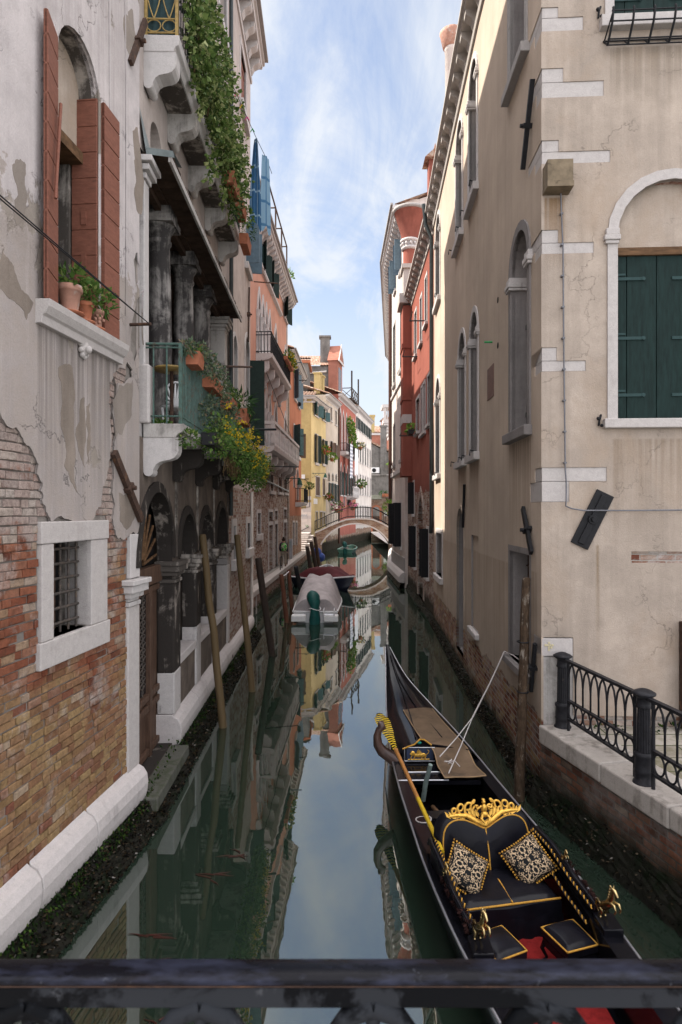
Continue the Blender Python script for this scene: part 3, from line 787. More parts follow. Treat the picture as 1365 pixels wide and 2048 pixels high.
# barred window
wu0, wu1 = uA(6.60), uA(7.38)
wb = L.window(FA, wu0, wu1, 2.96, 3.97, fw=0, dep=.36, pane=M.void, sill=0, mull=False, lab='barred window in a white stone frame')
for nm, a in (('lintel', (uA(6.36), uA(7.80), 3.97, 4.20)), ('sill', (uA(6.34), uA(7.83), 2.68, 2.96))):
    MB().fbox(FA, a[0], a[1], a[2], a[3], -.35 if nm == 'sill' else -.30, .045).build(nm, M.stone_clean, wb, bevel=.012)
for a in ((uA(6.38), wu0), (wu1, uA(7.78))):
    MB().fbox(FA, a[0], a[1], 2.963, 3.967, -.30, .035).build('jamb', M.stone_clean, wb, bevel=.01)
q = MB()
for i in range(5):
    u = wu0 + .05 + i * (wu1 - wu0 - .1) / 4; q.tube([FA.P(u, 2.96, -.13), FA.P(u, 3.97, -.13)], .016, 6)
for i in range(6):
    z = 3.06 + i * .165; q.tube([FA.P(wu0, z, -.13), FA.P(wu0 + (wu1 - wu0) * .5, z + .008, -.115), FA.P(wu1, z, -.13)], .017, 6)
q.build('grille', M.iron_bar, wb)
q = MB().fbox(FA, wu0 + .44, wu0 + .52, 2.97, 3.96, -.3, -.26); q.build('sash', M.wood_brown, wb)
q = MB().tube([FA.P(wu0 + .12, 2.99, -.24), FA.P(wu0 + .30, 3.52, -.2)], .017, 8)
tag(q.build('broom_handle', simple('blue_plastic', (.02, .04, .45), .4)), 'blue broom handle leaning inside the barred window', 'broom')
# brick sheet and the torn coat of plaster over it
L.wall(FA, rect(0, FA.L, -.6, 20.2), M.mortar, dep=.38, name='mortar_bed', rev=M.stone_black, o=-.018)
def bricks(F, u0, u1, z0, ztop, skip, m_, bw=.245, rh=.088):
    """hand-laid wall: every brick its own worn block"""
    q = MB(); z = z0; row = 0
    while z < ztop:
        u = u0 + (row % 2) * bw * .5 + rnd(-.03, .03); wob = rnd(-.004, .004)
        while u < u1:
            w_ = bw * rnd(.42, .56) if R.random() < .22 else bw * rnd(.86, 1.1); a, c = u + .005, min(u + w_ - .006, u1); u += w_; zz0, zz1 = z + .005 + wob, z + rh - .006 + wob
            for s_ in skip:
                if c > s_[0] and a < s_[1] and zz1 > s_[2] and zz0 < s_[3]:
                    if a < s_[0] - .03: c = s_[0]
                    elif c > s_[1] + .03: a = s_[1]
                    else: a = c
            if c - a < .03: continue
            er = R.random(); o1 = rnd(-.004, .010) if er > .13 else rnd(-.015, -.006); tl = rnd(-.006, .006); j = lambda: R.gauss(0, .0028); e_ = .010
            vs = [F.P(a + j(), zz0 + j(), -.04), F.P(c + j(), zz0 + j(), -.04), F.P(c + j(), zz1 + j(), -.04), F.P(a + j(), zz1 + j(), -.04)]
            md = [F.P(a + j(), zz0 + j(), o1 - e_), F.P(c + j(), zz0 + j(), o1 - e_ + tl), F.P(c + j(), zz1 + j(), o1 - e_ + tl), F.P(a + j(), zz1 + j(), o1 - e_)]
            g = rnd(.004, .012); fr = [F.P(a + g + j(), zz0 + g * .8 + j(), o1), F.P(c - g + j(), zz0 + g * .8 + j(), o1 + tl), F.P(c - g + j(), zz1 - g * .8 + j(), o1 + tl), F.P(a + g + j(), zz1 - g * .8 + j(), o1)]
            q.add(vs + md + fr, [(i, (i + 1) % 4, 4 + (i + 1) % 4, 4 + i) for i in range(4)] + [(4 + i, 4 + (i + 1) % 4, 8 + (i + 1) % 4, 8 + i) for i in range(4)] + [(8, 9, 10, 11)])
        z += rh + rnd(-.003, .003); row += 1
    return q
L.part('brick_wall', bricks(FA, uA(2.6), uA(8.37), .74, 7.2, [(uA(6.36), uA(7.81), 2.70, 4.18), (ua0 - .02, ua1 + .02, 6.4, 10)], M.hand), M.hand, recalc=False)
bd = [(-140, 700), (-60, 775), (0, 838), (38, 872), (62, 905), (70, 948), (81, 965), (80, 1000), (92, 1030), (98, 1043), (140, 1041), (182, 1040), (192, 1018), (199, 1000), (203, 972), (211, 955), (217, 915), (219, 862), (214, 805), (215, 768), (224, 755), (229, 790), (227, 880), (224, 930), (221, 985), (227, 1010), (225, 1058), (240, 1078), (262, 1064), (281, 1046)]
bl = [FA.at(*a) for a in bd]; bl = jag([(0.0, 8.2)] + bl[:1], .05, 4)[:-1] + jag(bl, .11, 3) + [(FA.L, 4.05)]
holes = []
for h in ([(262, 640), (270, 600), (286, 580), (282, 640), (285, 690), (268, 735), (258, 700)], [(222, 748), (236, 735), (262, 740), (258, 755), (240, 768), (228, 770)], [(264, 520), (272, 505), (276, 560), (268, 575)]):
    holes.append(jag([FA.at(*a) for a in h] + [FA.at(*h[0])], .12, 2)[:-1])
coat = sheet(FA, bl + [(FA.L, 20.2), (0, 20.2)], holes + L.h[id(FA)][:1], .026, .02).build('plaster_coat', M.pl_near, L.root, recalc=False)
q = MB()
for a, c in zip(bl, bl[1:]):
    q.add([FA.P(*a, .026), FA.P(*c, .026), FA.P(*c, .0), FA.P(*a, .0)], [(0, 1, 2, 3)])
q.build('broken_edge', M.pl_near, coat, recalc=False)
for pts_, pm_ in (([(20, 330), (36, 318), (47, 330), (49, 400), (42, 440), (28, 452), (24, 400)], M.patch), ([(112, 735), (124, 728), (141, 735), (146, 800), (147, 900), (150, 985), (136, 960), (124, 930), (117, 850)], M.patch2), ([(157, 800), (165, 795), (168, 860), (166, 935), (159, 920)], M.patch2), ([(169, 812), (176, 806), (178, 880), (174, 930), (170, 880)], M.patch2),
                  ([(222, 800), (235, 770), (262, 760), (260, 830), (240, 870), (224, 880)], M.patch), ([(262, 262), (272, 255), (281, 330), (279, 430), (270, 420), (266, 330)], M.patch2), ([(0, 505), (18, 525), (38, 580), (62, 605), (48, 640), (20, 600), (-20, 560)], M.patch2), ([(246, 30), (262, 20), (268, 70), (256, 110), (247, 90)], M.patch), ([(234, 985), (262, 975), (268, 1030), (250, 1060), (236, 1040)], M.patch2)):
    loop_ = jag([FA.at(*a) for a in pts_] + [FA.at(*pts_[0])], .09, 3)[:-1]; L.part('worn_patch', sheet(FA, loop_, [], .0285, .004), pm_, recalc=False)
anchor(L, FA, uA(8.3), 4.62, 1.18, -43, .10, .06)
anchor(L, FA, uA(8.62), 10.78, 1.05, 27, .08)
q = MB().tube([FA.P(uA(8.42), 6.82, 0), FA.P(uA(8.42), 6.82, .32)], .022, 6); L.part('cable_bracket', q, M.iron_rust)
for k, dz in enumerate((0, .07)):
    pts = [FA.P(uA(1 + 7.42 * i / 12), 7.22 - .4 * i / 12 + dz * (1 - i / 12) - .03 * math.sin(math.pi * i / 12), .30) for i in range(13)]
    L.part('cable', MB().tube(pts, .007, 5), M.iron)
for u in (uA(7.83), uA(8.28)):
    L.part('cable', MB().tube([FA.P(u, 6.9, .034), FA.P(u + .01, 9, .036), FA.P(u - .01, 11, .034), FA.P(u, 14, .034)], .008, 5), M.pl_near)
q = MB(); c = FA.P(*FA.at(160, 697), .05)
q.ball(c, .085, 10, 8, (.8, .9, 1.1)); q.ball(c + Vector((.06, -.02, -.02)), .045, 8, 6)
for i in range(9):
    a = i / 9 * 6.28; q.ball(c + FA.P(0, 0, 0) * 0 + Vector((.0, math.cos(a) * .085, math.sin(a) * .095)), .035, 6, 5)
L.part('carved_head', q, M.stone_clean)
# plinth blocks and wet footing, wall A
pr = [(0, .84), (.03, .80), (.10, .76), (.15, .68), (.165, .56), (.15, .44), (.12, .33), (0, .31)]
e = [uA(1), uA(4.4), uA(5.35), uA(6.2), uA(7.3), uA(8.72)]
for a, c in zip(e, e[1:]):
    L.part('plinth_block', MB().sweep(FA, a + .006, c - .006, pr), M.stone_ledge, bevel=.018)
def footing(F, u0, u1, prof, n=60, amp=.05):
    """lumpy wet masonry running down into the water"""
    q = MB(); k = []
    for (o, z), (o2, z2) in zip(prof, prof[1:]):
        for t in range(4): k.append((o + (o2 - o) * t / 4, z + (z2 - z) * t / 4))
    k.append(prof[-1]); m_ = len(k); vs = []
    for i in range(n + 1):
        u = u0 + (u1 - u0) * i / n
        for o, z in k: vs.append(F.P(u, z + R.gauss(0, amp * .25), o + R.gauss(0, amp * .5)))
    return q.add(vs, [(i * m_ + j, i * m_ + j + 1, (i + 1) * m_ + j + 1, (i + 1) * m_ + j) for i in range(n) for j in range(m_ - 1)])
def crust(F, u0, u1, of, n, za=-.02, zb=.34, L0=.05):
    """mussels and weed in the tidal band; of(z) gives the face offset"""
    a, c = MB(), MB()
    for _ in range(n):
        u = rnd(u0, u1); z = za + (zb - za) * R.random() ** 1.4; d = (F.n.to_3d() + rdir() * .8)
        a.leaf(F.P(u, z, of(z) - .01), d, rdir(), L0 * rnd(.5, 1.2), L0 * .55)
    for _ in range(n // 2):
        u = rnd(u0, u1); z = zb * .7 + abs(R.gauss(0, .12))
        c.leaf(F.P(u, z, of(z) - .005), Vector((0, 0, -1)) + rdir() * .7 + F.n.to_3d() * .3, rdir(), L0 * rnd(.5, 1.3), L0 * .5)
    return a, c
fpA = [(.13, .33), (.15, .30), (.26, .16), (.36, .02), (.50, -.5)]
ft = L.part('footing', footing(FA, uA(1), uA(8.9), fpA, 60, .03), M.foot)
a, c = crust(FA, uA(4), uA(8.9), lambda z: .37 - .62 * z, 2600)
tag(a.build('mussel_crust', M.shell, ft, recalc=False), kind='stuff'); tag(c.build('weed', M.alga, ft, recalc=False), kind='stuff')
# ---------------------------------------------------------------- arcade (wall B, lower)
ar = [(.02, FB.uu(345), .36, 3.52), (FB.uu(358), FB.uu(390), 1.72, 3.50), (FB.uu(399), FB.uu(424), 1.72, 3.50), (FB.uu(431), FB.uu(453), 1.72, 3.50)]
U1 = uB(16.95)
for i, (a, c, z0, zs) in enumerate(ar):
    po = arch(a, c, z0, zs, n=16, rise=(c - a) / 2 * 1.12); L.hole(FB, po)
    q = MB(); ring(q, FB, po[1:] + [], grow(po, .17, 0)[1:], -.02, .045); 
    q = MB(); pp = po[2:]; gg = grow(po, .16, 0)[2:]
    for k in range(len(pp) - 1):
        A, B_, C, D = pp[k], pp[k + 1], gg[k + 1], gg[k]
        q.add([FB.P(*A, .045), FB.P(*B_, .045), FB.P(*C, .03), FB.P(*D, .03)], [(0, 1, 2, 3)])
        q.add([FB.P(*D, .03), FB.P(*C, .03), FB.P(*C, -.01), FB.P(*D, -.01)], [(0, 1, 2, 3)])
        q.add([FB.P(*A, .045), FB.P(*B_, .045), FB.P(*B_, -.01), FB.P(*A, -.01)], [(0, 1, 2, 3)])
    L.part('archivolt', q, M.stone_soot, recalc=False)
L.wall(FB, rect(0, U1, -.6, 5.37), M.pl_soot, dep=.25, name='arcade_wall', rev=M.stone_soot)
q = MB()
for (a, c, z0, zs) in ar[1:]:
    q.fbox(FB, a - .1, c + .1, z0 - .3, 5.0, -.62, -.50)
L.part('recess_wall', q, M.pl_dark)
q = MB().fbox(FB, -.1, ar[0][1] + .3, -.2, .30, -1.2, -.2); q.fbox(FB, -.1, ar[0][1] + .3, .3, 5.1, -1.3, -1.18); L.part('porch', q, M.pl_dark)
# near jamb pilaster with its capital
L.box('jamb_pilaster', M.stone_clean, FA, uA(8.36), FA.L + .006, .8, 3.02, -.2, .03, bevel=.02)
def capital(u0, u1, o0, o1, z, h, m_, nm='capital', F=None):
    q = MB(); F = F or FB
    for k, (zz, hh_, g_) in enumerate(((0, .06, .02), (.065, h * .45, .0), (.07 + h * .45, .07, .05), (.145 + h * .45, .10, .10), (.25 + h * .45, .07, .13))):
        q.fbox(F, u0 - g_, u1 + g_, z + zz, z + zz + hh_, o0, o1 + g_)
    return L.part(nm, q, m_, bevel=.01)
capital(uA(8.38), FA.L - .02, -.2, .03, 3.025, .1, M.stone, F=FA)
L.box('jamb_pilaster', M.stone, FA, uA(8.42), FA.L + .004, 3.40, 4.0, -.2, .035, bevel=.01)
pls = [(ar[0][1], ar[1][0], M.stone_black), (ar[1][1], ar[2][0], M.stone_dirty), (ar[2][1], ar[3][0], M.stone_dirty), (ar[3][1], ar[3][1] + .36, M.stone_grey)]
for (a, c, m_) in pls:
    sp = {0: 1.55, 1: 2.0, 2: 1.9, 3: 2.9}[len([o for o in L.root.children if o.name.startswith('pillar')])]
    pz = L.box('pillar', M.stone_soot if sp < 2.5 else m_, FB, a - .005, c + .005, sp, 3.08, -.26, .035, bevel=.025); MB().fbox(FB, a - .006, c + .006, .84, sp + .001, -.26, .036).build('pillar_foot', M.stone, pz, bevel=.02)
    capital(a, c, -.27, .04, 3.085, .12, M.stone_black)
    L.box('pier_strip', M.stone_black, FB, (a + c) / 2 - .05, (a + c) / 2 + .05, 3.52, 4.85, -.01, .03)
for (a, c, z0, zs), (p0, p1, _) in zip(ar[1:], pls):
    L.box('parapet', M.brick_par, FB, a + .006, c - .006, .84, 1.58, -.36, -.04)
    L.box('parapet_cap', M.stone_ledge, FB, a + .008, c - .008, 1.582, 1.74, -.36, .03, bevel=.015)
e = [ar[0][1] - .02, ar[0][1] + 1.5, ar[1][1] + .5, ar[2][1] + .3, U1 - .2]
for a, c in zip(e, e[1:]):
    L.part('plinth_block', MB().sweep(FB, a + .006, c - .006, [(-.37, .835)] + pr + [(-.37, .31)]), M.stone_ledge, bevel=.018)
L.part('footing', footing(FB, 0, FB.L + .2, fpA, 70, .03), M.foot)
ft2 = [o for o in L.root.children if o.name.startswith('footing')][-1]
a, c = crust(FB, 0, FB.L, lambda z: .37 - .62 * z, 2600, L0=.06)
tag(a.build('mussel_crust', M.shell, ft2, recalc=False), kind='stuff'); tag(c.build('weed', M.alga, ft2, recalc=False), kind='stuff')
L.box('water_step', M.stone_alg, FB, -.1, ar[0][1] - .06, .16, .35, -.2, .30, bevel=.02)
q = MB().ball(FB.P(pls[3][1] - .3, .5, .13), .1, 8, 6, (.4, 1, .8)); L.part('mooring_ring', q, M.iron_rust)
# door behind the first arch
d0, d1 = .0, ar[0][1] + .02
FB0 = FB; FB = Fac(FB0.P(0, 0, .13).to_2d(), FB0.P(5, 0, .13).to_2d(), 'L')
q = MB().fbox(FB, d0, d1, .34, 3.12, -.46, -.40)
for a, c in ((.06, .16), (.62, .70), (.72, .80), (1.34, 1.48)):
    q.fbox(FB, d0 + a, d0 + c, .36, 3.1, -.40, -.33)
for z in (.4, 1.1, 1.28, 3.0):
    q.fbox(FB, d0 + .05, d1, z, z + .10, -.40, -.342)
dr = L.part('door', q, M.wood_brown, bevel=.006)
q = MB()
for a, c in ((.18, .60), (.82, 1.32)): q.fbox(FB, d0 + a, d0 + c, 1.40, 2.98, -.402, -.392)
q.build('door_pane', M.glass, dr)
q = MB()
for cx in (.39, 1.07):
    for k in range(7):
        z = 1.52 + k * .22
        for sgn in (-1, 1):
            q.tube([FB.P(d0 + cx + sgn * (.02 + .13 * math.sin(t / 8 * 6.0) ** 2), z + .2 * t / 8, -.375) for t in range(9)], .012, 5)
    q.tube([FB.P(d0 + cx, 1.4, -.375), FB.P(d0 + cx, 2.98, -.375)], .014, 6)
q.build('door_grille', M.iron_bar, dr)
q = MB().fbox(FB, d0, d1, 3.13, 3.42, -.44, -.30); q.build('transom', M.wood_brown, dr, bevel=.01)
q = MB(); cu = (ar[0][0] + ar[0][1]) / 2
for k in range(11):
    a = rad(8 + k * 16.4); q.tube([FB.P(cu + .1 * math.cos(a), 3.46 + .1 * math.sin(a), -.37), FB.P(cu + .8 * math.cos(a), 3.45 + .95 * math.sin(a), -.36)], .024, 6)
q.build('fanlight_grille', M.wood_beam, dr)
L.box('fanlight', M.void, FB, d0, d1, 3.42, 4.6, -.5, -.45); FB = FB0
# ---------------------------------------------------------------- loggia level
zf, zc = 5.57, 9.36
l0, l1 = uB(9.18), uB(16.35)
q = MB()
q.fbox(FB, 0, U1, 5.38, zf - .004, -2.4, -.02)
L.part('loggia_floor', q, M.stone_grey)
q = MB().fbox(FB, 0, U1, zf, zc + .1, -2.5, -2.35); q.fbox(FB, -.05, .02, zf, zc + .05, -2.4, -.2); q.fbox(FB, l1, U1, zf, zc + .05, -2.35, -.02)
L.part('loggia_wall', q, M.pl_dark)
q = MB()
for k in range(26):
    u = l0 - .1 + k * (l1 - l0 + .2) / 26; q.fbox(FB, u, u + .27, zc + .02, zc + .06, -2.35, -.001)
for k in range(6):
    q.fbox(FB, l0, l1, zc - .08, zc + .018, -2.2 + k * .4, -2.1 + k * .4)
L.part('loggia_ceiling', q, M.wood_board)
for a in (.35, 2.2, 4.2, 6.0):
    L.box('loggia_door', M.void, FB, l0 + a, l0 + a + 1.0, zf, zf + 2.6, -2.349, -2.33)
L.box('jamb_pilaster', M.stone, FB, uB(8.95), l0, zf, zc - .3, -.3, .03, bevel=.015)
q = MB()
for z, g_ in ((zc - .29, .03), (zc - .2, .09), (zc - .1, .14)): q.fbox(FB, uB(8.95) - g_, l0 + g_, z, z + .085, -.3, .03 + g_)
L.part('capital', q, M.stone, bevel=.01)
L.box('pedestal', M.stone_clean, FB, uB(8.93), uB(9.22), zf - .0, zf + .85, -.28, .10, bevel=.03)
for Y in (10.6, 12.43, 14.25):
    c = FB.P(uB(Y), zf, -.2); q = MB()
    q.lathe(c, [(.25, 0), (.25, .12), (.27, .16), (.25, .22), (.215, .26), (.215, .4), (.212, 1.6), (.195, 2.6), (.18, 3.22), (.205, 3.25), (.205, 3.30), (.18, 3.32)], 24)
    co = L.part('column', q, M.stone_col)
    q = MB().lathe(c, [(.185, 3.32), (.20, 3.42), (.25, 3.50), (.27, 3.54)], 20); q.fbox(FB, uB(Y) - .29, uB(Y) + .29, zf + 3.54, zf + 3.66, -.49, .09); q.fbox(FB, uB(Y) - .25, uB(Y) + .25, zf + 3.66, zc + .02, -.45, .05)
    q.build('capital', M.stone_col, co)
L.box('pillar', M.stone_dirty, FB, uB(16.1), uB(16.5), zf, zc - .3, -.35, .03, bevel=.02)
capital(uB(16.1), uB(16.5), -.35, .03, zc - .4, .05, M.stone_dirty)
# timber canopy over the loggia
q = MB(); a, c = uB(8.98), uB(16.6)
k = 40
for i in range(k):
    u = a + (c - a) * i / k; q.fbox(FB, u, u + (c - a) / k - .008, zc + .07 + rnd(-.004, .004), zc + .10, -.02, .40 + rnd(-.012, .012))
cn = L.part('canopy', q, M.wood_board)
q = MB().fbox(FB, a, c, zc - .03, zc + .069, .36, .40); q.build('canopy_edge', M.stone_dirty, cn)
q = MB(); 
q.add([FB.P(a - .28, zc + .62, .02), FB.P(a - .1, zc + .12, .06), FB.P(a - .05, zc + .10, .44), FB.P(a + .5, zc + .16, .44), FB.P(a + .5, zc + .2, .02)], [(0, 1, 2, 3, 4)])
q.add([FB.P(a - .1, zc + .12, .06), FB.P(a - .05, zc + .10, .44), FB.P(a + .0, zc + .03, .45), FB.P(a - .05, zc + .05, .06)], [(0, 1, 2, 3)])
q.build('flashing', M.zinc, cn)
# upper wall B
for (Y0, Y1) in ((9.7, 10.7), (11.9, 12.9), (14.0, 15.0)):
    L.window(FB, uB(Y0), uB(Y1), 11.2, 13.6, pane=M.void, dep=.3, fw=.14, sill=0, frame=M.stone_dirty)
L.hole(FB, arch(uB(9.35), uB(10.0), 9.75, 9.95)); L.box('vent_back', M.void, FB, uB(9.3), uB(10.05), 9.7, 10.4, -.28, -.24)
L.window(FB, uB(15.4), uB(16.5), 16.4, 18.6, fw=.16, sill=.2)
L.window(FB, uB(19.2), uB(20.5), 16.9, 18.7, fw=.14, sill=.2, shut=M.wood_red, how='closed')
L.window(FB, uB(12.2), uB(13.3), 16.0, 18.4, fw=.16, sill=.2, shut=M.wood_green)
L.wall(FB, rect(0, U1, zc + .1, 20.2), M.pl_pale, dep=.3, name='upper_wall')
# end bay: brick below, plaster above
L.wpx(FB, 465.5, 471, 1052, 1118, fw=.2, pane=M.void, dep=.2, sill=.3, mull=False, frame=M.stone)
L.wpx(FB, 494, 500, 1046, 1096, fw=.22, pane=M.void, dep=.2, sill=.3, mull=False, frame=M.stone)
L.wpx(FB, 491, 497.5, 455, 536, fw=.12, shut=M.wood_blue, how=82, sill=.22)
wz = L.window(FB, FB.uu(490.5), FB.uu(498.5), 6.75, 9.6, 'arch', fw=.14, pane=M.void, dep=.25, sill=.1)
a, c = FB.P(FB.uu(498.5) + .02, 0, .03), FB.P(FB.uu(498.5) + .10, 0, .52)
hleaf(a, c, 6.6, 9.5, .05, M.wood_dkgreen, wz, 3.0)
L.wpx(FB, 466, 474, 700, 800, kind='arch', fw=.12, pane=M.void, dep=.25, sill=.1, mull=False)
L.wall(FB, rect(U1 + .001, FB.L, -.6, 5.0), M.brick_b, dep=.25, name='brick_wall')
L.wall(FB, rect(U1 + .001, FB.L, 5.001, 20.2), M.pl_pale, dep=.25, name='upper_wall')
for a, c in ((U1 - .1, U1 + 2.4), (U1 + 2.41, FB.L)):
    L.part('plinth_block', MB().sweep(FB, a, c - .01, [(o * .9, z * .9) for o, z in pr]), M.stone_ledge, bevel=.02)
L.shell(FA, 0, FA.L, -.6, 20.2, 8, M.pl_pale); L.shell(FB, 0, FB.L, -.6, 20.2, 8, M.pl_pale)
cornice(L, FB, uB(9), FB.L + .05, 19.75, .5, .24, .78, M.stone, bw=.3, bh=.42)
tiles(L, FB, uB(9), FB.L, .45, 20.05, -4, 21.6)
L.part('downpipe', MB().tube([FB.P(uB(16.75), 4.2, .09), FB.P(uB(16.75), 9.2, .09), FB.P(uB(16.8), 11, .09), FB.P(uB(16.75), 19.4, .09)], .055, 8), M.pipe)
L.part('downpipe', MB().tube([FB.P(FB.L - .05, .4, .06), FB.P(FB.L - .05, 5, .06)], .05, 8), M.pl_white)
L.part('iron_bracket', MB().tube([FB.P(uB(15.9), 8.0, .02), FB.P(uB(17.9), 8.45, .5)], .03, 6), M.iron_rust)
L.part('iron_bracket', MB().tube([FB.P(uB(19), 6.8, 0), FB.P(uB(19.3), 6.85, 1.1)], .035, 6), M.iron)
anchor(L, FB, uB(20.9), 10.9, 1.9, 8, .08)
# ---------------------------------------------------------------- lower balcony
b0, b1 = uB(8.98), uB(17.3)
bs = L.part('balcony_slab', MB().sweep(FB, b0, b1, [(0, 5.37), (.46, 5.37), (.50, 5.43), (.57, 5.45), (.58, 5.57), (0, 5.572)]), M.stone_dirty, bevel=.01)
for Y in (9.1, 10.8, 12.66, 14.6, 16.5):
    console(FB, uB(Y), 5.369, .52, .50, .22).build('console', M.stone if Y < 9.5 else M.stone_soot, bs)
q = MB(); zt = 6.72
for z, r in ((zt, .022), (zt - .05, .014), (5.68, .014)):
    q.tube([FB.P(b0 + .03, z, .0), FB.P(b0 + .03, z, .53)], r, 6); q.tube([FB.P(b0 + .03, z, .53), FB.P(b1 - .02, z, .53)], r, 6)
for o in (.14, .33):
    q.tube([FB.P(b0 + .03, 5.57, o), FB.P(b0 + .03, zt, o)], .014, 5)
for u in [b0 + .03] + [b0 + .03 + (b1 - b0) * (i + 1) / 4 - .03 for i in range(4)]:
    q.fbox(FB, u - .025, u + .025, 5.57, zt, .505, .555)
i = 0
while b0 + .12 + i * .095 < b1:
    u = b0 + .12 + i * .095; q.tube([FB.P(u, 5.6, .53), FB.P(u, zt, .53)], .012, 5, smooth=False); i += 1
rl = q.build('balustrade', M.iron_green, bs)
# ---------------------------------------------------------------- upper balcony
c0, c1 = uB(9.0), uB(15.7)
bs2 = L.part('balcony_slab', MB().sweep(FB, c0, c1, [(0, 10.93), (.42, 10.93), (.45, 11.0), (.50, 11.03), (.51, 11.17), (0, 11.172)]), M.stone, bevel=.01)
for Y in (9.14, 10.5, 12.05, 13.7, 15.4):
    console(FB, uB(Y), 10.929, .50, .46, .26).build('console', M.stone if Y < 9.5 else M.stone_dirty, bs2)
L.box('soffit', M.stone_black, FB, c0 + .1, c1 - .1, 10.90, 10.928, .02, .40)
q = MB(); P = FB.P; u = c0 + .03
for z in (11.22, 11.42, 12.3): q.tube([P(u, z, .02), P(u, z, .48)], .014, 6)
for o in (.03, .47): q.fbox(FB, u - .02, u + .02, 11.17, 12.32, o - .02, o + .02)
for cx in (.14, .36):
    for sg in (-1, 1):
        q.tube([P(u, 11.42 + .86 * t / 14, cx + sg * .10 * math.sin(math.pi * t / 14)) for t in range(15)], .010, 5)
    q.tube([P(u, 11.32 + .085 * math.sin(t / 12 * 6.283), cx + .1 * math.cos(t / 12 * 6.283)) for t in range(13)], .009, 5)
q.build('balustrade', M.iron_gold, bs2)
q = MB()
for z in (11.24, 12.3): q.tube([P(c0 + .03, z, .47), P(c1, z, .47)], .018, 6)
i = 0
while c0 + .15 + i * .14 < c1:
    q.tube([P(c0 + .15 + i * .14, 11.17, .47), P(c0 + .15 + i * .14, 12.3, .47)], .011, 5, smooth=False); i += 1
q.build('balustrade', M.iron, bs2)
q = MB(); vs = []
for i in range(13):
    o = .04 + .42 * i / 12; vs += [P(c0 + .09 + .02 * math.sin(i * 2.1), 11.2, o), P(c0 + .10 + .03 * math.sin(i * 1.7), 12.6, o)]
q.add(vs, [(2 * i, 2 * i + 2, 2 * i + 3, 2 * i + 1) for i in range(12)], True)
tag(q.build('balcony_curtain', simple('teal_cloth', (.03, .055, .06), .9)), 'dark teal cloth hung behind the ochre ironwork of the upper balcony', 'cloth')

# ---------------------------------------------------------------- plants of the palazzo
sill = [(6.86, .125, .30, 'tallest', M.terra2, M.herb, 'worn pale terracotta pot with leafy herbs, nearest on the red-shuttered window sill', .16),
        (7.17, .10, .22, 'mid', M.terra, M.herb, 'small orange terracotta pot with a bushy herb, middle of the window sill', .17),
        (7.44, .085, .22, 'far', M.terra2, M.herb, 'carved face pot with drooping green leaves at the far end of the window sill', .2)]
for Y, r, h, _, pm, lm, lab, br in sill:
    c = FA.P(uA(Y), 6.47, .06)
    lv = bush([(c + Vector((.03, 0, h + br * .55)), (br * .9, br, br * .85))], 170, .075, .04, lm)
    ex = []
    s_ = MB().lathe(c, [(r * .8, -.016), (r * 1.25, 0), (r * 1.2, .012), (r * .6, .005)], 16); ex.append(('saucer', s_, M.terra))
    if r < .09:
        s_ = MB()
        f = FA.n.to_3d() * .8 + Vector((0, -.6, 0)); f.normalize(); sd = Vector((-f.y, f.x, 0))
        for dx, dz, rr in ((.0, .11, .025), (-.03, .14, .018), (.03, .14, .018), (0, .07, .022), (-.05, .10, .02), (.05, .10, .02)):
            s_.ball(c + f * r * .92 + sd * dx + Vector((0, 0, dz)), rr, 7, 5)
        ex.append(('face_relief', s_, M.terra2))
    pot(c, r, h, pm, 'potted_plant', lab, lv, lm, group='pots on the red-shuttered sill', extra=ex)
# ivy over the upper balcony
cs = []
for i in range(30):
    t = i / 29; Y = 9.35 + 4.9 * t
    cs.append((FB.P(uB(Y), 12.5 - .5 * t + rnd(-.4, .5), .62 + rnd(-.05, .12)), (.24, .26, .5)))
    if t < .9: cs.append((FB.P(uB(Y + .1), 11.65 - .2 * t + rnd(-.3, .3), .60 + rnd(-.04, .1)), (.17, .25, .45)))
for i in range(8): cs.append((FB.P(uB(9.4 + .14 * i), 12.9 + rnd(0, .5), .6), (.25, .25, .5)))
iv = bush(cs, 125, .082, .07, M.ivy, droop=.5)
for (Y, z0, z1) in ((11.2, 11.4, 10.0), (11.6, 11.3, 10.4), (12.4, 11.2, 10.3), (10.4, 11.4, 10.75), (13.4, 11.2, 10.5), (9.9, 11.5, 10.9)):
    for k in range(70):
        t = R.random(); iv.leaf(FB.P(uB(Y + .3 * t * math.sin(Y)) , z0 + (z1 - z0) * t, .58) + rdir() * .06, rdir() + Vector((0, 0, -.6)), rdir(), .09, .075)
t = thing('trailing_ivy', 'long curtain of variegated ivy trailing over the upper balcony rail', 'plant', FB.P(uB(11.8), 11.2, .6)); iv.build('foliage', M.ivy, t, recalc=False)
q = MB()
for Y in (9.8, 10.9, 12, 13.1):
    q.tube([FB.P(uB(Y), 11.2, .56), FB.P(uB(Y + .1), 11.9, .62), FB.P(uB(Y), 12.8, .6)], .015, 5)
q.build('stem', M.dry, t)
def troughpot(Y, z, o, L_, h, r, F_, lm, cs, n, lab, gr, le=.09, wd_=.05, pm=None, extra=None, lbox=None):
    a, c = F_.P(uB(Y), z, o), F_.P(uB(Y + L_), z, o)
    lv = bush(cs, n, le, wd_, lm, droop=.4)
    return pot((a + c) / 2, r, h, pm or M.terra, 'planter', lab, lv, lm, 'planter', gr, (a, c), extra=extra)
ctr = lambda Y, z, o: FB.P(uB(Y), z, o)
troughpot(12.7, 11.0, .66, .8, .24, .11, FB, M.dkleaf, [(ctr(12.9, 11.35, .7), (.2, .35, .2)), (ctr(13.3, 10.8, .75), (.12, .14, .35))], 150, 'terracotta trough caged in wire under the ivy of the upper balcony', 'upper balcony planters', .08, .03)
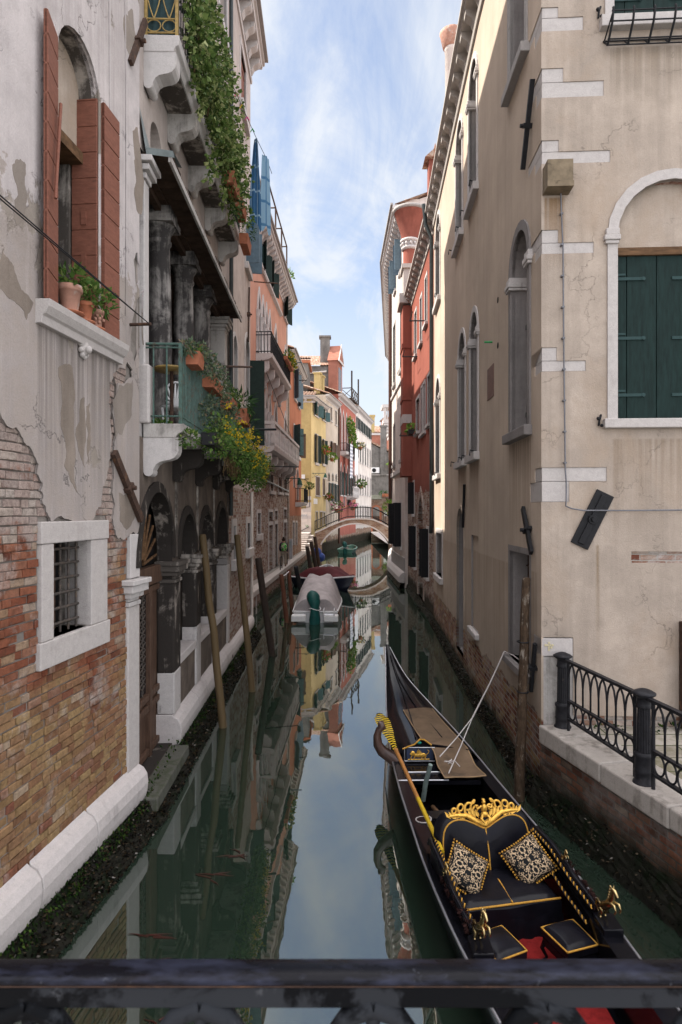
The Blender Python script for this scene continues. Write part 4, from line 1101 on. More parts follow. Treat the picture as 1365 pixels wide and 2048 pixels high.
troughpot(13.9, 11.1, .66, .8, .24, .11, FB, M.herb, [(ctr(14.2, 11.55, .68), (.2, .35, .25)), (ctr(14.6, 11.2, .78), (.15, .2, .25))], 170, 'terracotta trough with bright bushy leaves at the far end of the ivy', 'upper balcony planters', .08, .045)
troughpot(14.9, 10.7, .66, .7, .25, .11, FB, M.dkleaf, [(ctr(15.2, 11.15, .72), (.2, .35, .28))], 170, 'hanging basket trough of dark leaves at the last bracket of the upper balcony', 'upper balcony planters', .07, .03)
# lower balcony planters
troughpot(9.3, 6.50, .62, .42, .2, .12, FB, M.succ, [(ctr(9.5, 6.78, .64), (.16, .28, .12)), (ctr(9.9, 6.62, .70), (.14, .25, .16)), (ctr(9.15, 6.72, .6), (.12, .12, .1))], 150, 'terracotta trough with aloe rosette at the near corner of the lower balcony', 'lower balcony planters', .07, .03,
          extra=[('aloe', (lambda q: [q.leaf(ctr(9.62, 6.70, .62), Vector((math.cos(a), math.sin(a), .7 + .2 * (k % 3))), (0, 0, 1), .26, .05) for k in range(14) for a in [k * 2.4]] and q)(MB()), M.herb)])
sc_ = []
for i in range(16):
    t = i / 15; sc_.append((ctr(9.9 + 3.0 * t, 6.75 - .55 * t * rnd(.2, 1.2), .66 + rnd(0, .12)), (.14, .22, .2)))
for i in range(8): sc_.append((ctr(10.2 + .35 * i, 6.1 - rnd(0, .25), .66), (.10, .15, .22)))
troughpot(10.6, 6.42, .62, .9, .2, .12, FB, M.succ, sc_, 70, 'long terracotta trough spilling grey-green sedum over the green balustrade', 'lower balcony planters', .065, .04)
troughpot(12.4, 6.36, .64, .75, .22, .13, FB, M.herb, [(ctr(12.6, 6.72, .66), (.16, .35, .14)), (ctr(13.1, 6.6, .7), (.16, .3, .2))], 170, 'red clay trough with fresh green seedlings halfway along the lower balcony', 'lower balcony planters', .06, .04)
troughpot(14.4, 6.35, .66, .8, .34, .15, FB, M.dkleaf, [(ctr(14.6, 6.85, .68), (.2, .4, .2)), (ctr(15.1, 6.2, .74), (.18, .4, .45))], 150, 'deep terracotta trough of strappy dark leaves at the far end of the lower balcony', 'lower balcony planters', .22, .04)
ys = []
for i in range(34):
    t = i / 33; ys.append((ctr(10.1 + 7.6 * t, 5.62 - .1 * t + rnd(-.22, .18), .78 + rnd(-.05, .16)), (.24, .28, .26)))
for i in range(12): ys.append((ctr(13.0 + .42 * i, 5.25 + rnd(-.2, .1), .80), (.2, .28, .3)))
lv = bush(ys, 120, .065, .04, M.herb, droop=.25)
fl = MB()
for i in range(120):
    t = R.random(); c = ctr(10.2 + 7.8 * t, 5.76 - .15 * t + R.gauss(0, .2), .95 + abs(R.gauss(0, .07)))
    for k in range(6): fl.leaf(c + rdir() * .045, rdir(), rdir(), .05, .04)
st = MB()
for i in range(60):
    c = ctr(rnd(11.4, 13.5), 5.45, .72); st.tube([c, c + Vector((rnd(0, .1), rnd(-.1, .1), -.15)), c + Vector((rnd(0, .1), rnd(-.1, .1), -rnd(.25, .5)))], .006, 4)
M.groove = simple('black_plastic', (.02, .02, .022), .5)
pot(ctr(14, 5.45, .7), .12, .2, M.groove, 'flowering_planter', 'mass of green foliage with yellow flowers along the foot of the lower balcony', lv, M.herb, 'planter', None, (ctr(10.2, 5.40, .7), ctr(17.0, 5.40, .7)), extra=[('flower', fl, M.yel), ('stem', st, M.dry)])
for (Y, z, o, lab) in ((9.08, 5.58, .2, 'clump of sedum growing on the near corner of the lower balcony slab'), (9.02, 5.4, .60, 'stonecrop tuft hanging at the corner post of the lower balcony')):
    c = ctr(Y, z, o); lv = bush([(c + Vector((.04, .02, -.04)), (.15, .09, .13))], 170, .055, .035, M.herb)
    tag(lv.build('stonecrop', M.herb, recalc=False), lab, 'plant')
# table and chair on the lower balcony
c = ctr(9.75, zf, .22); t = thing('balcony_table', 'round table on a slim stem behind the green balcony rail', 'table', c)
MB().lathe(c, [(.02, .92), (.27, .93), (.28, .95), (.27, .965), (.01, .965)], 24).build('table_top', M.iron_gold, t); MB().lathe(c, [(.16, 0), (.15, .03), (.03, .06), (.03, .92)], 12).build('leg', M.iron_rust, t)
c = ctr(10.25, zf, .15); t = thing('balcony_chair', 'white cast chair with a palm-leaf back on the lower balcony', 'chair', c)
MB().lathe(c, [(.01, .42), (.22, .42), (.23, .45), (.01, .46)], 18).build('seat', M.white, t)
q = MB()
for k in range(9):
    a = rad(20 + k * 17.5); q.tube([c + Vector((-.05, .18, .50)), c + Vector((-.05 + math.cos(a) * .14, .2, .5 + math.sin(a) * .2)), c + Vector((-.05 + math.cos(a) * .22, .22, .5 + math.sin(a) * .38))], [.012, .024, .012], 6)
q.tube([c + Vector((-.05 + .24 * math.cos(a), .22, .48 + .42 * math.sin(a))) for a in [math.pi * i / 14 for i in range(15)]], .018, 6)
q.build('backrest', M.white, t)
for dx, dy in ((-.17, -.13), (.17, -.13), (-.17, .15), (.17, .15)):
    MB().tube([c + Vector((dx * 1.2, dy * 1.3, 0)), c + Vector((dx * .9, dy, .2)), c + Vector((dx, dy, .42))], [.018, .02, .026], 6).build('leg', M.white, t)
# towels on their line
ln = thing('clothesline', 'clothesline with coloured pegs sloping out above the upper balcony', 'clothesline', FB.P(uB(16), 15.4, .3))
pA, pB, pC = FB.P(uB(15.6), 15.5, .05), Vector((-2.17, 16.0, 13.87)), Vector((-1.98, 16.75, 13.72))
MB().tube([pA, pB, pC, Vector((-1.9, 17.2, 13.6))], .008, 5).build('line', M.iron, ln)
for k, cc in enumerate(((.5, .03, .1), (.5, .03, .1), (.6, .4, .02), (.5, .05, .2), (.05, .3, .1))):
    t = .25 + k * .16; c = pA.lerp(pB, t) if t < .9 else pB.lerp(pC, .4)
    q = MB()
    for a in (-1, 1): q.tube([c + Vector((.0, 0, .03)), c + Vector((a * .05, 0, -.06))], .012, 5)
    q.build('peg', simple('peg_plastic', cc, .4), ln)
m, n = mat('blue_towel'); z_ = n.xyz(n.pos)
wv = n.math('FRACT', n.math('MULTIPLY', z_[2], 1.6)); wx = n.math('FRACT', n.math('MULTIPLY', z_[0], 6.5))
k_ = n.math('MAXIMUM', n.ramp(wv, (.06, 1), (.09, 0)), n.ramp(wx, (.10, 1), (.14, 0)))
M.towel_d = m; n.out(n.bsdf(n.mix(k_, (.035, .10, .20), (.22, .32, .40)), .95, spec=.1))
m, n = mat('pale_blue_towel'); z_ = n.xyz(n.pos); wv = n.math('FRACT', n.math('MULTIPLY', z_[2], 1.6)); wx = n.math('FRACT', n.math('MULTIPLY', z_[0], 5.5))
k_ = n.math('MAXIMUM', n.ramp(wv, (.10, 1), (.14, 0)), n.ramp(wx, (.12, 1), (.16, 0)))
M.towel_p = m; n.out(n.bsdf(n.mix(k_, (.19, .31, .42), (.06, .15, .27)), .95, spec=.1))
def hang(a, c, drop, wid, folds, m_, nm, lab, cat='towel', group=None, top=.35, am=.04, nz=14, nx=18):
    """cloth gathered at the top and falling in folds from a to c"""
    a, c = Vector(a), Vector(c); d = c - a; sd = Vector((-d.y, d.x, 0)).normalized(); vs = []
    for j in range(nz + 1):
        t = j / nz; w_ = top + (1 - top) * min(1, t * 1.5) ** .7
        for i in range(nx + 1):
            s_ = i / nx; k = .5 + (s_ - .5) * w_
            vs.append(a + d * k + sd * (am * math.sin(s_ * folds * 6.28 + t * .8) * (1.1 - .3 * t)) + Vector((0, 0, -drop * t * (1 + .05 * math.sin(s_ * 9)))))
    q = MB().add(vs, [(j * (nx + 1) + i, j * (nx + 1) + i + 1, (j + 1) * (nx + 1) + i + 1, (j + 1) * (nx + 1) + i) for j in range(nz) for i in range(nx)], True)
    return tag(q.build(nm, m_), lab, cat, group)
hang((-2.32, 15.95, 13.85), (-2.04, 16.1, 13.85), 2.25, 1, 2.2, M.towel_d, 'towel', 'darker blue towel with pale lines hanging in folds over the canal', am=.05, top=.2)
hang((-2.12, 16.5, 13.78), (-1.88, 16.75, 13.72), 1.95, 1, 1.4, M.towel_p, 'towel', 'pale blue checked towel hanging straight behind the dark blue one', am=.025, top=.7)
# ------------------------------------------------------------------ fondamenta (left quay)
def kx(Y): return -3.56 + .0274 * (Y - 25.4)
ye = [21.85 + i * 1.55 for i in range(25)]
q = MB().add([(kx(21.8) - .3, 21.85, 1.05), (kx(60) - .3, 60, 1.05), (-8, 60, 1.05), (-8, 21.85, 1.05)], [(0, 1, 2, 3)])
tag(q.build('pavement', M.stone_pave), kind='structure')
q = MB()
for a, c in zip(ye, ye[1:]):
    dz = rnd(-.006, .006)
    q.extr([(kx(a + .008) - .34, a + .008, .84), (kx(a + .008) + .05, a + .008, .84), (kx(c - .008) + .05, c - .008, .84), (kx(c - .008) - .34, c - .008, .84)], (0, 0, .225 + dz))
tag(q.build('kerb', M.stone_quay, bevel=.012), kind='structure')
FQ = Fac((kx(21.8), 21.8), (kx(61), 61), 'L')
q = MB().fbox(FQ, 0, FQ.L, -.8, .835, -.5, 0)
qw = tag(q.build('quay_wall', M.brick_quay), 'long brick quay wall with green algae under the left footpath', 'wall')
a, c = crust(FQ, 0, FQ.L, lambda z: .02, 1200, za=-.02, zb=.4, L0=.07)
tag(c.build('weed', M.alga, qw, recalc=False), kind='stuff')
q = MB()
for u in (4.2, 12.5, 15.2, 19.0): q.fbox(FQ, u, u + .28, .05, .80, .0, .012)
q.build('stone_inset', M.stone_grey, qw)
X = Bld('gap_shade_block', 'unseen block added in the gap between the two left palazzi to shade the low right wall', 'building', (-6, 24, 1))
F = Fac((-5.1, 21.9), (-5.1, 25.9), 'L')
X.wall(F, rect(0, F.L, .8, 14.0), M.pl_beige); X.shell(F, 0, F.L, .8, 14.0, 5, M.pl_beige)  # unseen block, added to keep sun off the foot of the lit strip opposite
# ------------------------------------------------------------------ pink palazzo
X = Bld('pink_palazzo', 'faded pink palazzo with pointed Gothic windows, an iron balcony and a stone balcony', 'building', (-5, 34, 1))
FPk = Fac((-4.255, 26), (-3.67, 42.7), 'L'); F = FPk
for (x0, x1, yt, yb) in ((509, 512, 474, 510), (514.5, 519.5, 482, 517), (524, 531, 497, 552), (540, 546, 535, 584), (568, 573, 603, 640)):
    X.wpx(F, x0, x1, yt, yb, shut=M.wood_green, how=28, fw=.1, sill=.1)
for (z0, zs, bl_) in ((12.0, 14.1, 0), (7.7, 9.7, 1)):
    for (x0, x1) in ((515, 520.5), (523.3, 528), (530.3, 534.5), (537, 541), (548.5, 553.5), (568.5, 572.5)):
        single = x0 > 545 or x0 == 515
        X.window(F, F.uu(x0), F.uu(x1), z0 + (.0 if x0 < 545 else .5), zs, 'goth', fw=.17, sill=0 if x0 < 545 else .16, dep=.28, pane=M.glass, rise=1.05, proud=.06, frame=M.stone)
    us = [F.uu(x) for x in (513.6, 521.9, 529.1, 535.7, 542.4)]
    for u in us:
        c = F.P(u, z0, .02); q = MB().lathe(c, [(.17, 0), (.17, .15), (.12, .2), (.115, zs - z0 - .35), (.13, zs - z0 - .33), (.12, zs - z0 - .28), (.2, zs - z0 - .08), (.22, zs - z0)], 12)
        X.part('column', q, M.stone)
for (x0, x1, yt, yb) in ((557, 564, 936, 985), (568, 574, 943, 986)):
    X.wpx(F, x0, x1, yt, yb, pane=M.void, fw=.16, sill=.15, mull=False)
X.wpx(F, 541, 546.5, 940, 982, pane=M.void, fw=.3, sill=.2, mull=False)
X.wpx(F, 511, 516, 955, 975, pane=M.void, fw=.25, sill=.15, mull=False)
X.wpx(F, 515, 521, 1026, 1068, pane=M.void, fw=.18, sill=.3, mull=False)
for (x0, x1, yt, yb) in ((538, 545.5, 1050, 1137), (550, 555, 1048, 1128), (568, 573.5, 1045, 1112)):
    X.window(F, F.uu(x0), F.uu(x1), 1.07, F.zz((x0 + x1) / 2, yt), pane=M.wood_brown if x0 > 560 else M.stone_grey, fw=.2, sill=0, mull=False)
    X.wpx(F, x0, x1, yt - 26, yt - 9, pane=M.void, fw=.14, sill=0, mull=False)
X.wall(F, rect(0, F.L, .8, 18.6), M.pinkwall, dep=.3)
X.shell(F, 0, F.L, .8, 18.6, 9, M.pl_pink)
cornice(X, F, 0, F.L + .1, 18.35, .62, .25, .62, M.stone, bw=.26, bh=.45)
tiles(X, F, 0, F.L, .5, 18.65, -4.5, 20.6)
q = MB().sweep(F, 0, F.L * .78, [(0, 16.45), (.16, 16.52), (.18, 16.62), (0, 16.66)]); X.part('string_course', q, M.stone)
q = MB().fbox(F, F.L - .55, F.L, 7.4, 18.2, 0, .03); X.part('quoin_strip', q, M.pl_pale)
# iron balcony, stone balcony
a, c = F.uu(512), F.uu(557)
s_ = X.part('balcony_slab', MB().sweep(F, a, c, [(0, 11.6), (.6, 11.66), (.78, 11.78), (.8, 11.95), (0, 11.96)]), M.stone)
for i in range(5):
    console(F, a + .2 + i * (c - a - .4) / 4, 11.62, .9, .62, .2).build('console', M.stone, s_)
q = MB()
for z in (12.05, 12.85, 13.0):
    q.tube([F.P(a + .04, z, 0), F.P(a + .04, z, .74), F.P(c - .04, z, .74), F.P(c - .04, z, 0)], .025, 5, smooth=False)
for k in range(46):
    u = a + .04 + k * (c - a - .08) / 45; q.tube([F.P(u, 11.96, .74), F.P(u, 13, .74)], .016, 4)
for k in range(5): q.tube([F.P(a + .04, 11.96, .12 + .15 * k), F.P(a + .04, 13, .12 + .15 * k)], .016, 4)
q.build('balustrade', M.iron, s_)
a, c = F.uu(516), F.uu(574)
s_ = X.part('balcony_slab', MB().sweep(F, a, c, [(0, 7.2), (.6, 7.25), (.8, 7.36), (.84, 7.55), (0, 7.56)]), M.stone)
for i in range(6):
    console(F, a + .2 + i * (c - a - .4) / 5, 7.22, .8, .66, .24).build('console', M.stone, s_)
q = MB().sweep(F, a, c, [(.62, 8.62), (.86, 8.62), (.86, 8.78), (.62, 8.78)]); q.fbox(F, a, a + .2, 8.62, 8.78, 0, .62)
q.sweep(F, a, c, [(.66, 7.57), (.82, 7.57), (.82, 7.70), (.66, 7.70)])
for u in [a + i * (c - a - .2) / 6 for i in range(7)]: q.fbox(F, u, u + .2, 7.56, 8.63, .64, .84)
k = int((c - a) / .26)
for i in range(k):
    q.lathe(F.P(a + (i + .5) * (c - a) / k, 7.7, .74), [(.05, 0), (.085, .2), (.045, .45), (.05, .5), (.085, .72), (.05, .92)], 8)
for i in range(2):
    q.lathe(F.P(a + .1, 7.7, .2 + .22 * i), [(.05, 0), (.085, .2), (.045, .45), (.05, .5), (.085, .72), (.05, .92)], 8)
q.build('balustrade', M.stone, s_)
c = F.P(F.uu(549), 13.0, .85)
lv = bush([(c + Vector((.05, i * .55 - 1.2, .12 + .1 * math.sin(i * 2))), (.28, .4, .28)) for i in range(6)], 70, .16, .11, M.lime)
fl = MB()
for i in range(70):
    d = c + Vector((rnd(.0, .35), rnd(-1.5, 1.8), rnd(-.1, .4)))
    for _ in range(3): fl.leaf(d + rdir() * .05, rdir(), rdir(), .09, .07)
pot(c + Vector((0, 0, -.2)), .12, .2, M.terra, 'planter', 'window box of yellow-flowered plants on the far end of the iron balcony', lv, M.herb, 'planter', None, (F.P(F.uu(541), 12.8, .86), F.P(F.uu(556), 12.8, .86)), extra=[('flower', fl, M.yel)])
X.part('hanging_rod', MB().tube([F.P(F.uu(508), 15.2, .0), F.P(F.uu(511), 15.25, 1.1)], .03, 5), M.iron_rust)
X.part('rod', MB().tube([F.P(F.uu(572), 14.3, 0), F.P(F.uu(572), 14.3, 1.1)], .03, 5), M.wood_blue)
X.part('rod', MB().tube([F.P(F.uu(520), 6.6, .0), F.P(F.uu(524), 6.6, 1.9)], .03, 5), M.iron)
X.part('gutter', MB().tube([F.P(F.uu(516), 6.0, .12), F.P(F.uu(574), 5.7, .12)], .05, 6), M.zinc)
X.part('door_hood', MB().sweep(F, F.uu(517), F.uu(545), [(0, 6.45), (.5, 6.2), (.5, 6.28), (0, 6.6)]), M.wood_board)
X.part('cable', MB().tube([F.P(F.uu(511), 11.6, .3), F.P(F.uu(530), 10.6, .5), F.P(F.uu(574), 9.4, .3)], .02, 5), M.pipe)
# roof terrace with mesh screen
t = thing('roof_terrace', 'rusty pipe frame roof terrace with grey mesh screen above the pink palazzo eave', 'terrace', F.P(F.uu(560), 18.9, -.4))
q = MB(); zt = 21.6; ups = [F.uu(539), F.uu(552), F.uu(566), F.uu(578)]
ups = [7.2, 9.6, 12.2, 14.8]
for u in ups:
    q.tube([F.P(u, 18.7, .2), F.P(u, zt, .2)], .05, 6); q.tube([F.P(u, zt, .2), F.P(u, zt, -2.2)], .04, 6); q.tube([F.P(u, 18.7, -2.2), F.P(u, zt, -2.2)], .05, 6)
for z in (zt,): q.tube([F.P(ups[0], z, .2), F.P(ups[-1], z, .2)], .05, 6)
q.build('pipe_frame', M.iron_rust, t)
q = MB().fbox(F, ups[0], ups[-1], 18.75, 19.95, .20, .22); q.fbox(F, ups[0], ups[0] + .02, 18.75, 19.95, -2.2, .2); q.build('mesh_screen', simple('screen_mesh', (.05, .07, .08), .9), t)
q = MB().fbox(F, ups[0], ups[-1], 18.62, 18.74, -2.3, .35); q.build('deck', M.wood_board, t)
c = F.P(ups[-1], 19.7, .3); tag(bush([(c, (.3, .3, .45))], 110, .2, .12, M.lime).build('terrace_plant', M.lime, recalc=False), 'bright green plant at the far corner of the roof terrace', 'plant')
# ------------------------------------------------------------------ orange house
X = Bld('orange_house', 'tall narrow orange house with blue and dark shutters beyond the pink palazzo', 'building', (-4.5, 47, 1))
F = Fac((-3.655, 43.1), (-3.33, 52.4), 'L')
X.wpx(F, 589, 592.5, 744, 800, shut=M.wood_blue, how=35, fw=.12); X.wpx(F, 596, 598.5, 763, 815, shut=M.wood_blue, how=35, fw=.12)
X.wpx(F, 588, 592.5, 853, 908, shut=M.wood_teal, how=40, fw=.14, sill=.25); X.wpx(F, 596, 599.5, 864, 914, shut=M.wood_brown, how=40, fw=.14, sill=.25)
X.wpx(F, 587, 590, 948, 975, pane=M.void, fw=.12, kind='arch', sill=0); X.wpx(F, 594, 597, 952, 1000, pane=M.void, fw=.12, kind='arch', sill=0)
X.wpx(F, 586, 589, 1045, 1090, pane=M.wood_brown, fw=.14, sill=0, mull=False); X.wpx(F, 592, 594.5, 1045, 1090, pane=M.wood_brown, fw=.14, sill=0, mull=False)
X.wall(F, rect(.55, F.L, .8, 15.4), M.orangewall); X.shell(F, 0, F.L, .8, 15.4, 8, M.pl_orange)
X.part('brick_pier', MB().fbox(F, -.1, .548, .8, 15.4, -.5, .05), brick('brick_pier', [(0, (.2, .12, .08)), (.5, (.3, .22, .16)), (1, (.34, .28, .22))], (.3, .27, .24)))
cornice(X, F, 0, F.L, 15.3, .45, .22, .6); tiles(X, F, 0, F.L, .4, 15.6, -4, 17)
a = F.uu(591); c = F.uu(600)
s_ = X.part('balcony_slab', MB().sweep(F, a, c, [(0, 4.7), (.5, 4.8), (.7, 4.95), (.7, 5.05), (0, 5.05)]), M.stone)
q = MB()
for z in (5.15, 6.1): q.tube([F.P(a, z, 0), F.P(a, z, .66), F.P(c, z, .66)], .03, 5, smooth=False)
for k in range(18): q.tube([F.P(a + k * (c - a) / 17, 5.05, .66), F.P(a + k * (c - a) / 17, 6.1, .66)], .02, 4)
for k in range(5): q.tube([F.P(a, 5.05, .13 * k + .05), F.P(a, 6.1, .13 * k + .05)], .02, 4)
q.build('balustrade', M.iron, s_)
cc = F.P(F.uu(598), 6.1, .85); pot(cc, .14, .25, M.groove, 'planter', 'dark planter of leaves hung on the orange house balcony', bush([(cc + Vector((0, 0, .3)), (.4, .5, .25))], 100, .16, .1, M.herb), M.herb)
for (x, y) in ((590, 761), (588, 872), (596, 958)):
    X.part('rod', MB().tube([F.P(F.uu(x), F.zz(x, y), 0), F.P(F.uu(x), F.zz(x, y), .9)], .03, 5), M.iron)
# ------------------------------------------------------------------ the row of houses beyond the bridge
def fx(Y): return -2.95 + .19 * (Y - 62)
Y0, Y1, Y2, Y3, Y4 = 62, 68.7, 75.8, 88.5, 104
# yellow house
X = Bld('yellow_house', 'pale yellow corner house with green shutters beside the footbridge', 'building', (-4, 65, 0))
F = Fac((fx(Y0), Y0), (fx(Y1), Y1), 'L'); G = Fac((-6.4, 62), (fx(Y0), 62), 'S')
for r in ((629, 636.5, 808, 832), (645, 651, 822, 841)): X.wpx(F, *r, shut=M.wood_teal, how=30, fw=.1)
for r in ((631, 636.5, 870, 926), (645.5, 650, 880, 928)): X.wpx(F, *r, shut=M.wood_green, how=20, fw=.12, sill=.25)
for r in ((632, 640, 954, 991), (646, 650.5, 957, 990)): X.wpx(F, *r, shut=M.wood_brown, how='closed', fw=.1)
for r in ((632, 636, 1024, 1056), (640, 645.5, 1024, 1052), (647, 650.5, 1025, 1048)): X.wpx(F, *r, pane=M.wood_brown, fw=.14, sill=0, mull=False)
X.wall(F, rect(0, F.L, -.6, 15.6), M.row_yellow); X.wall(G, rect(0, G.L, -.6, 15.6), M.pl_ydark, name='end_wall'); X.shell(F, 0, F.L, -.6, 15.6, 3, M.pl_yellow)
cornice(X, F, 0, F.L, 15.5, .4, .2, .45, bh=.2); cornice(X, G, 0, G.L + .4, 15.5, .4, .2, 2.6, bh=.25)
tiles(X, G, 0, G.L + .3, .38, 15.75, -6, 17.3)
X.part('white_render', MB().prism(G, [(0, .9), (G.L - .004, .9), (G.L - .004, 5.2), (G.L - .5, 5.2), (G.L - .5, 4.6), (G.L - 1.1, 4.6), (G.L - 1.1, 4.25), (0, 4.25)], .0, .03), M.pl_white)
q = MB()
for k, (z, w_) in enumerate(((4.9, .55), (4.3, .8), (3.6, .95), (5.5, .45))): q.fbox(G, G.L - w_, G.L + .002, z, z + .35, .031, .05)
X.part('quoin', q, M.stone)
q = MB(); q.tube([G.P(G.L - 1.15 + .06 * i, 3.95 + .13 * math.sin(i * 1.9), .04) for i in range(14)], .02, 4); X.part('graffiti', q, simple('blue_paint', (.10, .22, .30), .8))
q = MB(); q.tube([G.P(G.L - .55 + .05 * i, 2.9 + .12 * math.cos(i * 1.7), .04) for i in range(6)], .02, 4); X.part('graffiti', q, simple('green_paint', (.08, .3, .08), .8))
X.part('handrail', MB().tube([G.P(G.L - 2.2, 1.8, .1), G.P(G.L - .2, 2.85, .1)], .03, 5), M.iron)
q = MB().fbox(G, G.L - .95, G.L - .62, 7.6, 8.0, 0, .18); X.part('junction_box', q, M.white)
q = MB().tube([G.P(G.L - .75, 7.6, .05), G.P(G.L - .2, 7.2, .05), G.P(G.L - .15, 4.8, .05), G.P(G.L - 1.6, 4.7, .05)], .035, 5); X.part('cable', q, M.pipe)
for (x0, x1, y0, y1) in ((627.5, 635, 997, 1008),):
    u0, u1 = F.uu(x0), F.uu(x1); X.part('sign', MB().fbox(F, u0, u1, F.zz(630, y1), F.zz(630, y0), 0, .03), M.white)
X.part('sign', MB().fbox(G, G.L - 1.75, G.L - 1.25, 5.3, 6.1, 0, .03), M.white)
# beige house
X = Bld('beige_house', 'stained beige house with dark green ground floor shutters, next to the yellow house', 'building', (-2, 72, 0))
F = Fac((fx(Y1), Y1), (fx(Y2), Y2), 'L')
for r in ((654, 656, 812, 838), (661, 664.5, 815, 842), (670.5, 674, 822, 850)): X.wpx(F, *r, fw=.12)
for r in ((662, 666, 884, 912), (669.5, 673.5, 889, 914)): X.wpx(F, *r, shut=M.wood_brown, how=25, fw=.12)
for r in ((659, 662.5, 966, 1003), (666, 669.5, 967, 1004), (672.5, 675.5, 970, 1005)): X.wpx(F, *r, shut=M.wood_green, how='flat', fw=.1, sill=.1)
for r in ((656, 660, 952, 962), (664, 667.5, 953, 962), (671, 674, 954, 963)): X.wpx(F, *r, kind='goth', fw=.08, sill=0, pane=M.void, mull=False, rise=.4)
X.wall(F, rect(0, F.L, -.6, 17.2), M.row_beige); X.shell(F, 0, F.L, -.6, 17.2, 8, M.pl_beige)
cornice(X, F, 0, F.L, 17.05, .4, .2, .5, bh=.25); tiles(X, F, 0, F.L, .4, 17.3, -4, 18.8)
X.part('downpipe', MB().tube([F.P(F.L - .1, .5, .12), F.P(F.L - .1, 17, .12)], .12, 6), M.pipe_brown)
for (u, z0) in ((.3, 17.4), (1.9, 17.4)):
    q = MB().fbox(F, u, u + .7, z0, z0 + 2.2, -1.4, -.7); q.fbox(F, u - .1, u + .8, z0 + 2.2, z0 + 2.35, -1.5, -.6); X.part('chimney', q, M.pl_ydark)
# red house
X = Bld('red_house', 'dull red house with Gothic windows, laundry and a pedimented dormer', 'building', (0, 82, 0))
F = Fac((fx(Y2), Y2), (fx(Y3), Y3), 'L')
for i, (x0, x1) in enumerate(((680, 683), (685.5, 689), (692, 695), (698, 701), (705, 708))):
    X.window(F, F.uu(x0), F.uu(x1), 11.9, 15.5, 'goth', fw=.2, sill=0, rise=1.4, pane=M.cloth_w if i == 0 else M.glass)
for (x0, x1) in ((681, 684), (687.5, 691), (694, 697.5), (700, 702.5), (706.5, 709)):
    X.window(F, F.uu(x0), F.uu(x1), 6.4, 9.3, 'goth', fw=.14, sill=.15, rise=1.0, shut=M.wood_dkgreen, how='flat')
for r in ((687, 690, 992, 1012), (694, 703, 990, 1010)): X.wpx(F, *r, pane=M.void, fw=.12, sill=0, mull=False)
X.wall(F, rect(0, F.L, -.6, 18.6), M.row_red); X.shell(F, 0, F.L, -.6, 18.6, 9, M.pl_red)
cornice(X, F, 0, F.L, 18.4, .5, .25, .6, bh=.3); tiles(X, F, 0, F.L, .45, 18.7, -4.5, 20.6)
a, c = F.uu(681), F.uu(707)
s_ = X.part('balcony_slab', MB().sweep(F, a, c, [(0, 11.3), (.7, 11.5), (.8, 11.8), (0, 11.81)]), M.stone)
q = MB()
for z in (11.9, 12.8): q.tube([F.P(a, z, 0), F.P(a, z, .76), F.P(c, z, .76), F.P(c, z, 0)], .04, 4, smooth=False)
for k in range(40): q.tube([F.P(a + k * (c - a) / 39, 11.8, .76), F.P(a + k * (c - a) / 39, 12.8, .76)], .022, 4)
q.build('balustrade', M.iron, s_)
a, c = F.uu(692.5), F.uu(705)
s_ = X.part('balcony_slab', MB().sweep(F, a, c, [(0, 5.9), (.9, 6.2), (1.0, 6.4), (0, 6.41)]), M.stone)
q = MB().sweep(F, a, c, [(.8, 7.45), (1.02, 7.45), (1.02, 7.6), (.8, 7.6)])
for k in range(9): q.lathe(F.P(a + .2 + k * (c - a - .4) / 8, 6.4, .9), [(.08, 0), (.13, .35), (.06, .7), (.1, 1.06)], 6)
q.build('balustrade', M.stone, s_)
q = MB().fbox(F, 1.3, 4.4, 18.6, 23.0, -1.5, -.35); b_ = X.part('dormer', q, M.pl_gable)
q = MB().prism(F, [(1.1, 23.0), (4.6, 23.0), (2.85, 25.2)], -1.6, -.2); q.build('pediment', M.pl_gable, b_)
q = MB(); ring(q, F, [(1.35, 23.15), (4.35, 23.15), (2.85, 24.9)], [(1.0, 22.9), (4.7, 22.9), (2.85, 25.35)], -.2, -.1); q.build('moulding', M.stone, b_)
q = MB().fbox(F, 1.9, 2.7, 19.4, 22.3, -.345, -.33); q.fbox(F, 3.0, 3.8, 19.4, 22.3, -.345, -.33); q.build('window', M.glass, b_)
# taller wing behind, chimney
W = Fac((-5.2, 77.6), (-.9, 77.6), 'S')
q = MB().fbox(W, 0, W.L, 16, 22.4, -5, 0); b_ = X.part('rear_wing', q, M.pl_grey)
q = MB()
for k in range(24):
    u = -.2 + k * .2; 
    q.add([W.P(u + .2 * (.5 - .5 * math.cos(math.pi * j / 4)), 22.4 + .08 * math.sin(math.pi * j / 4), .3) for j in range(5)] + [W.P(u + .2 * (.5 - .5 * math.cos(math.pi * j / 4)), 24.6 + .08 * math.sin(math.pi * j / 4), -4) for j in range(5)], [(j, j + 1, 6 + j, 5 + j) for j in range(4)], True)
q.build('roof', M.tile, b_, recalc=False)
q = MB().fbox(W, 2.6, 3.8, 22.6, 26.2, -1.8, -.8); q.fbox(W, 2.45, 3.95, 26.2, 26.4, -1.95, -.65); q.build('chimney', M.pl_grey, b_)
q = MB().tube([W.P(.1, 21.4, .12), W.P(3.4, 21.7, .12)], .12, 6); q.build('gutter_pipe', M.pl_white, b_)
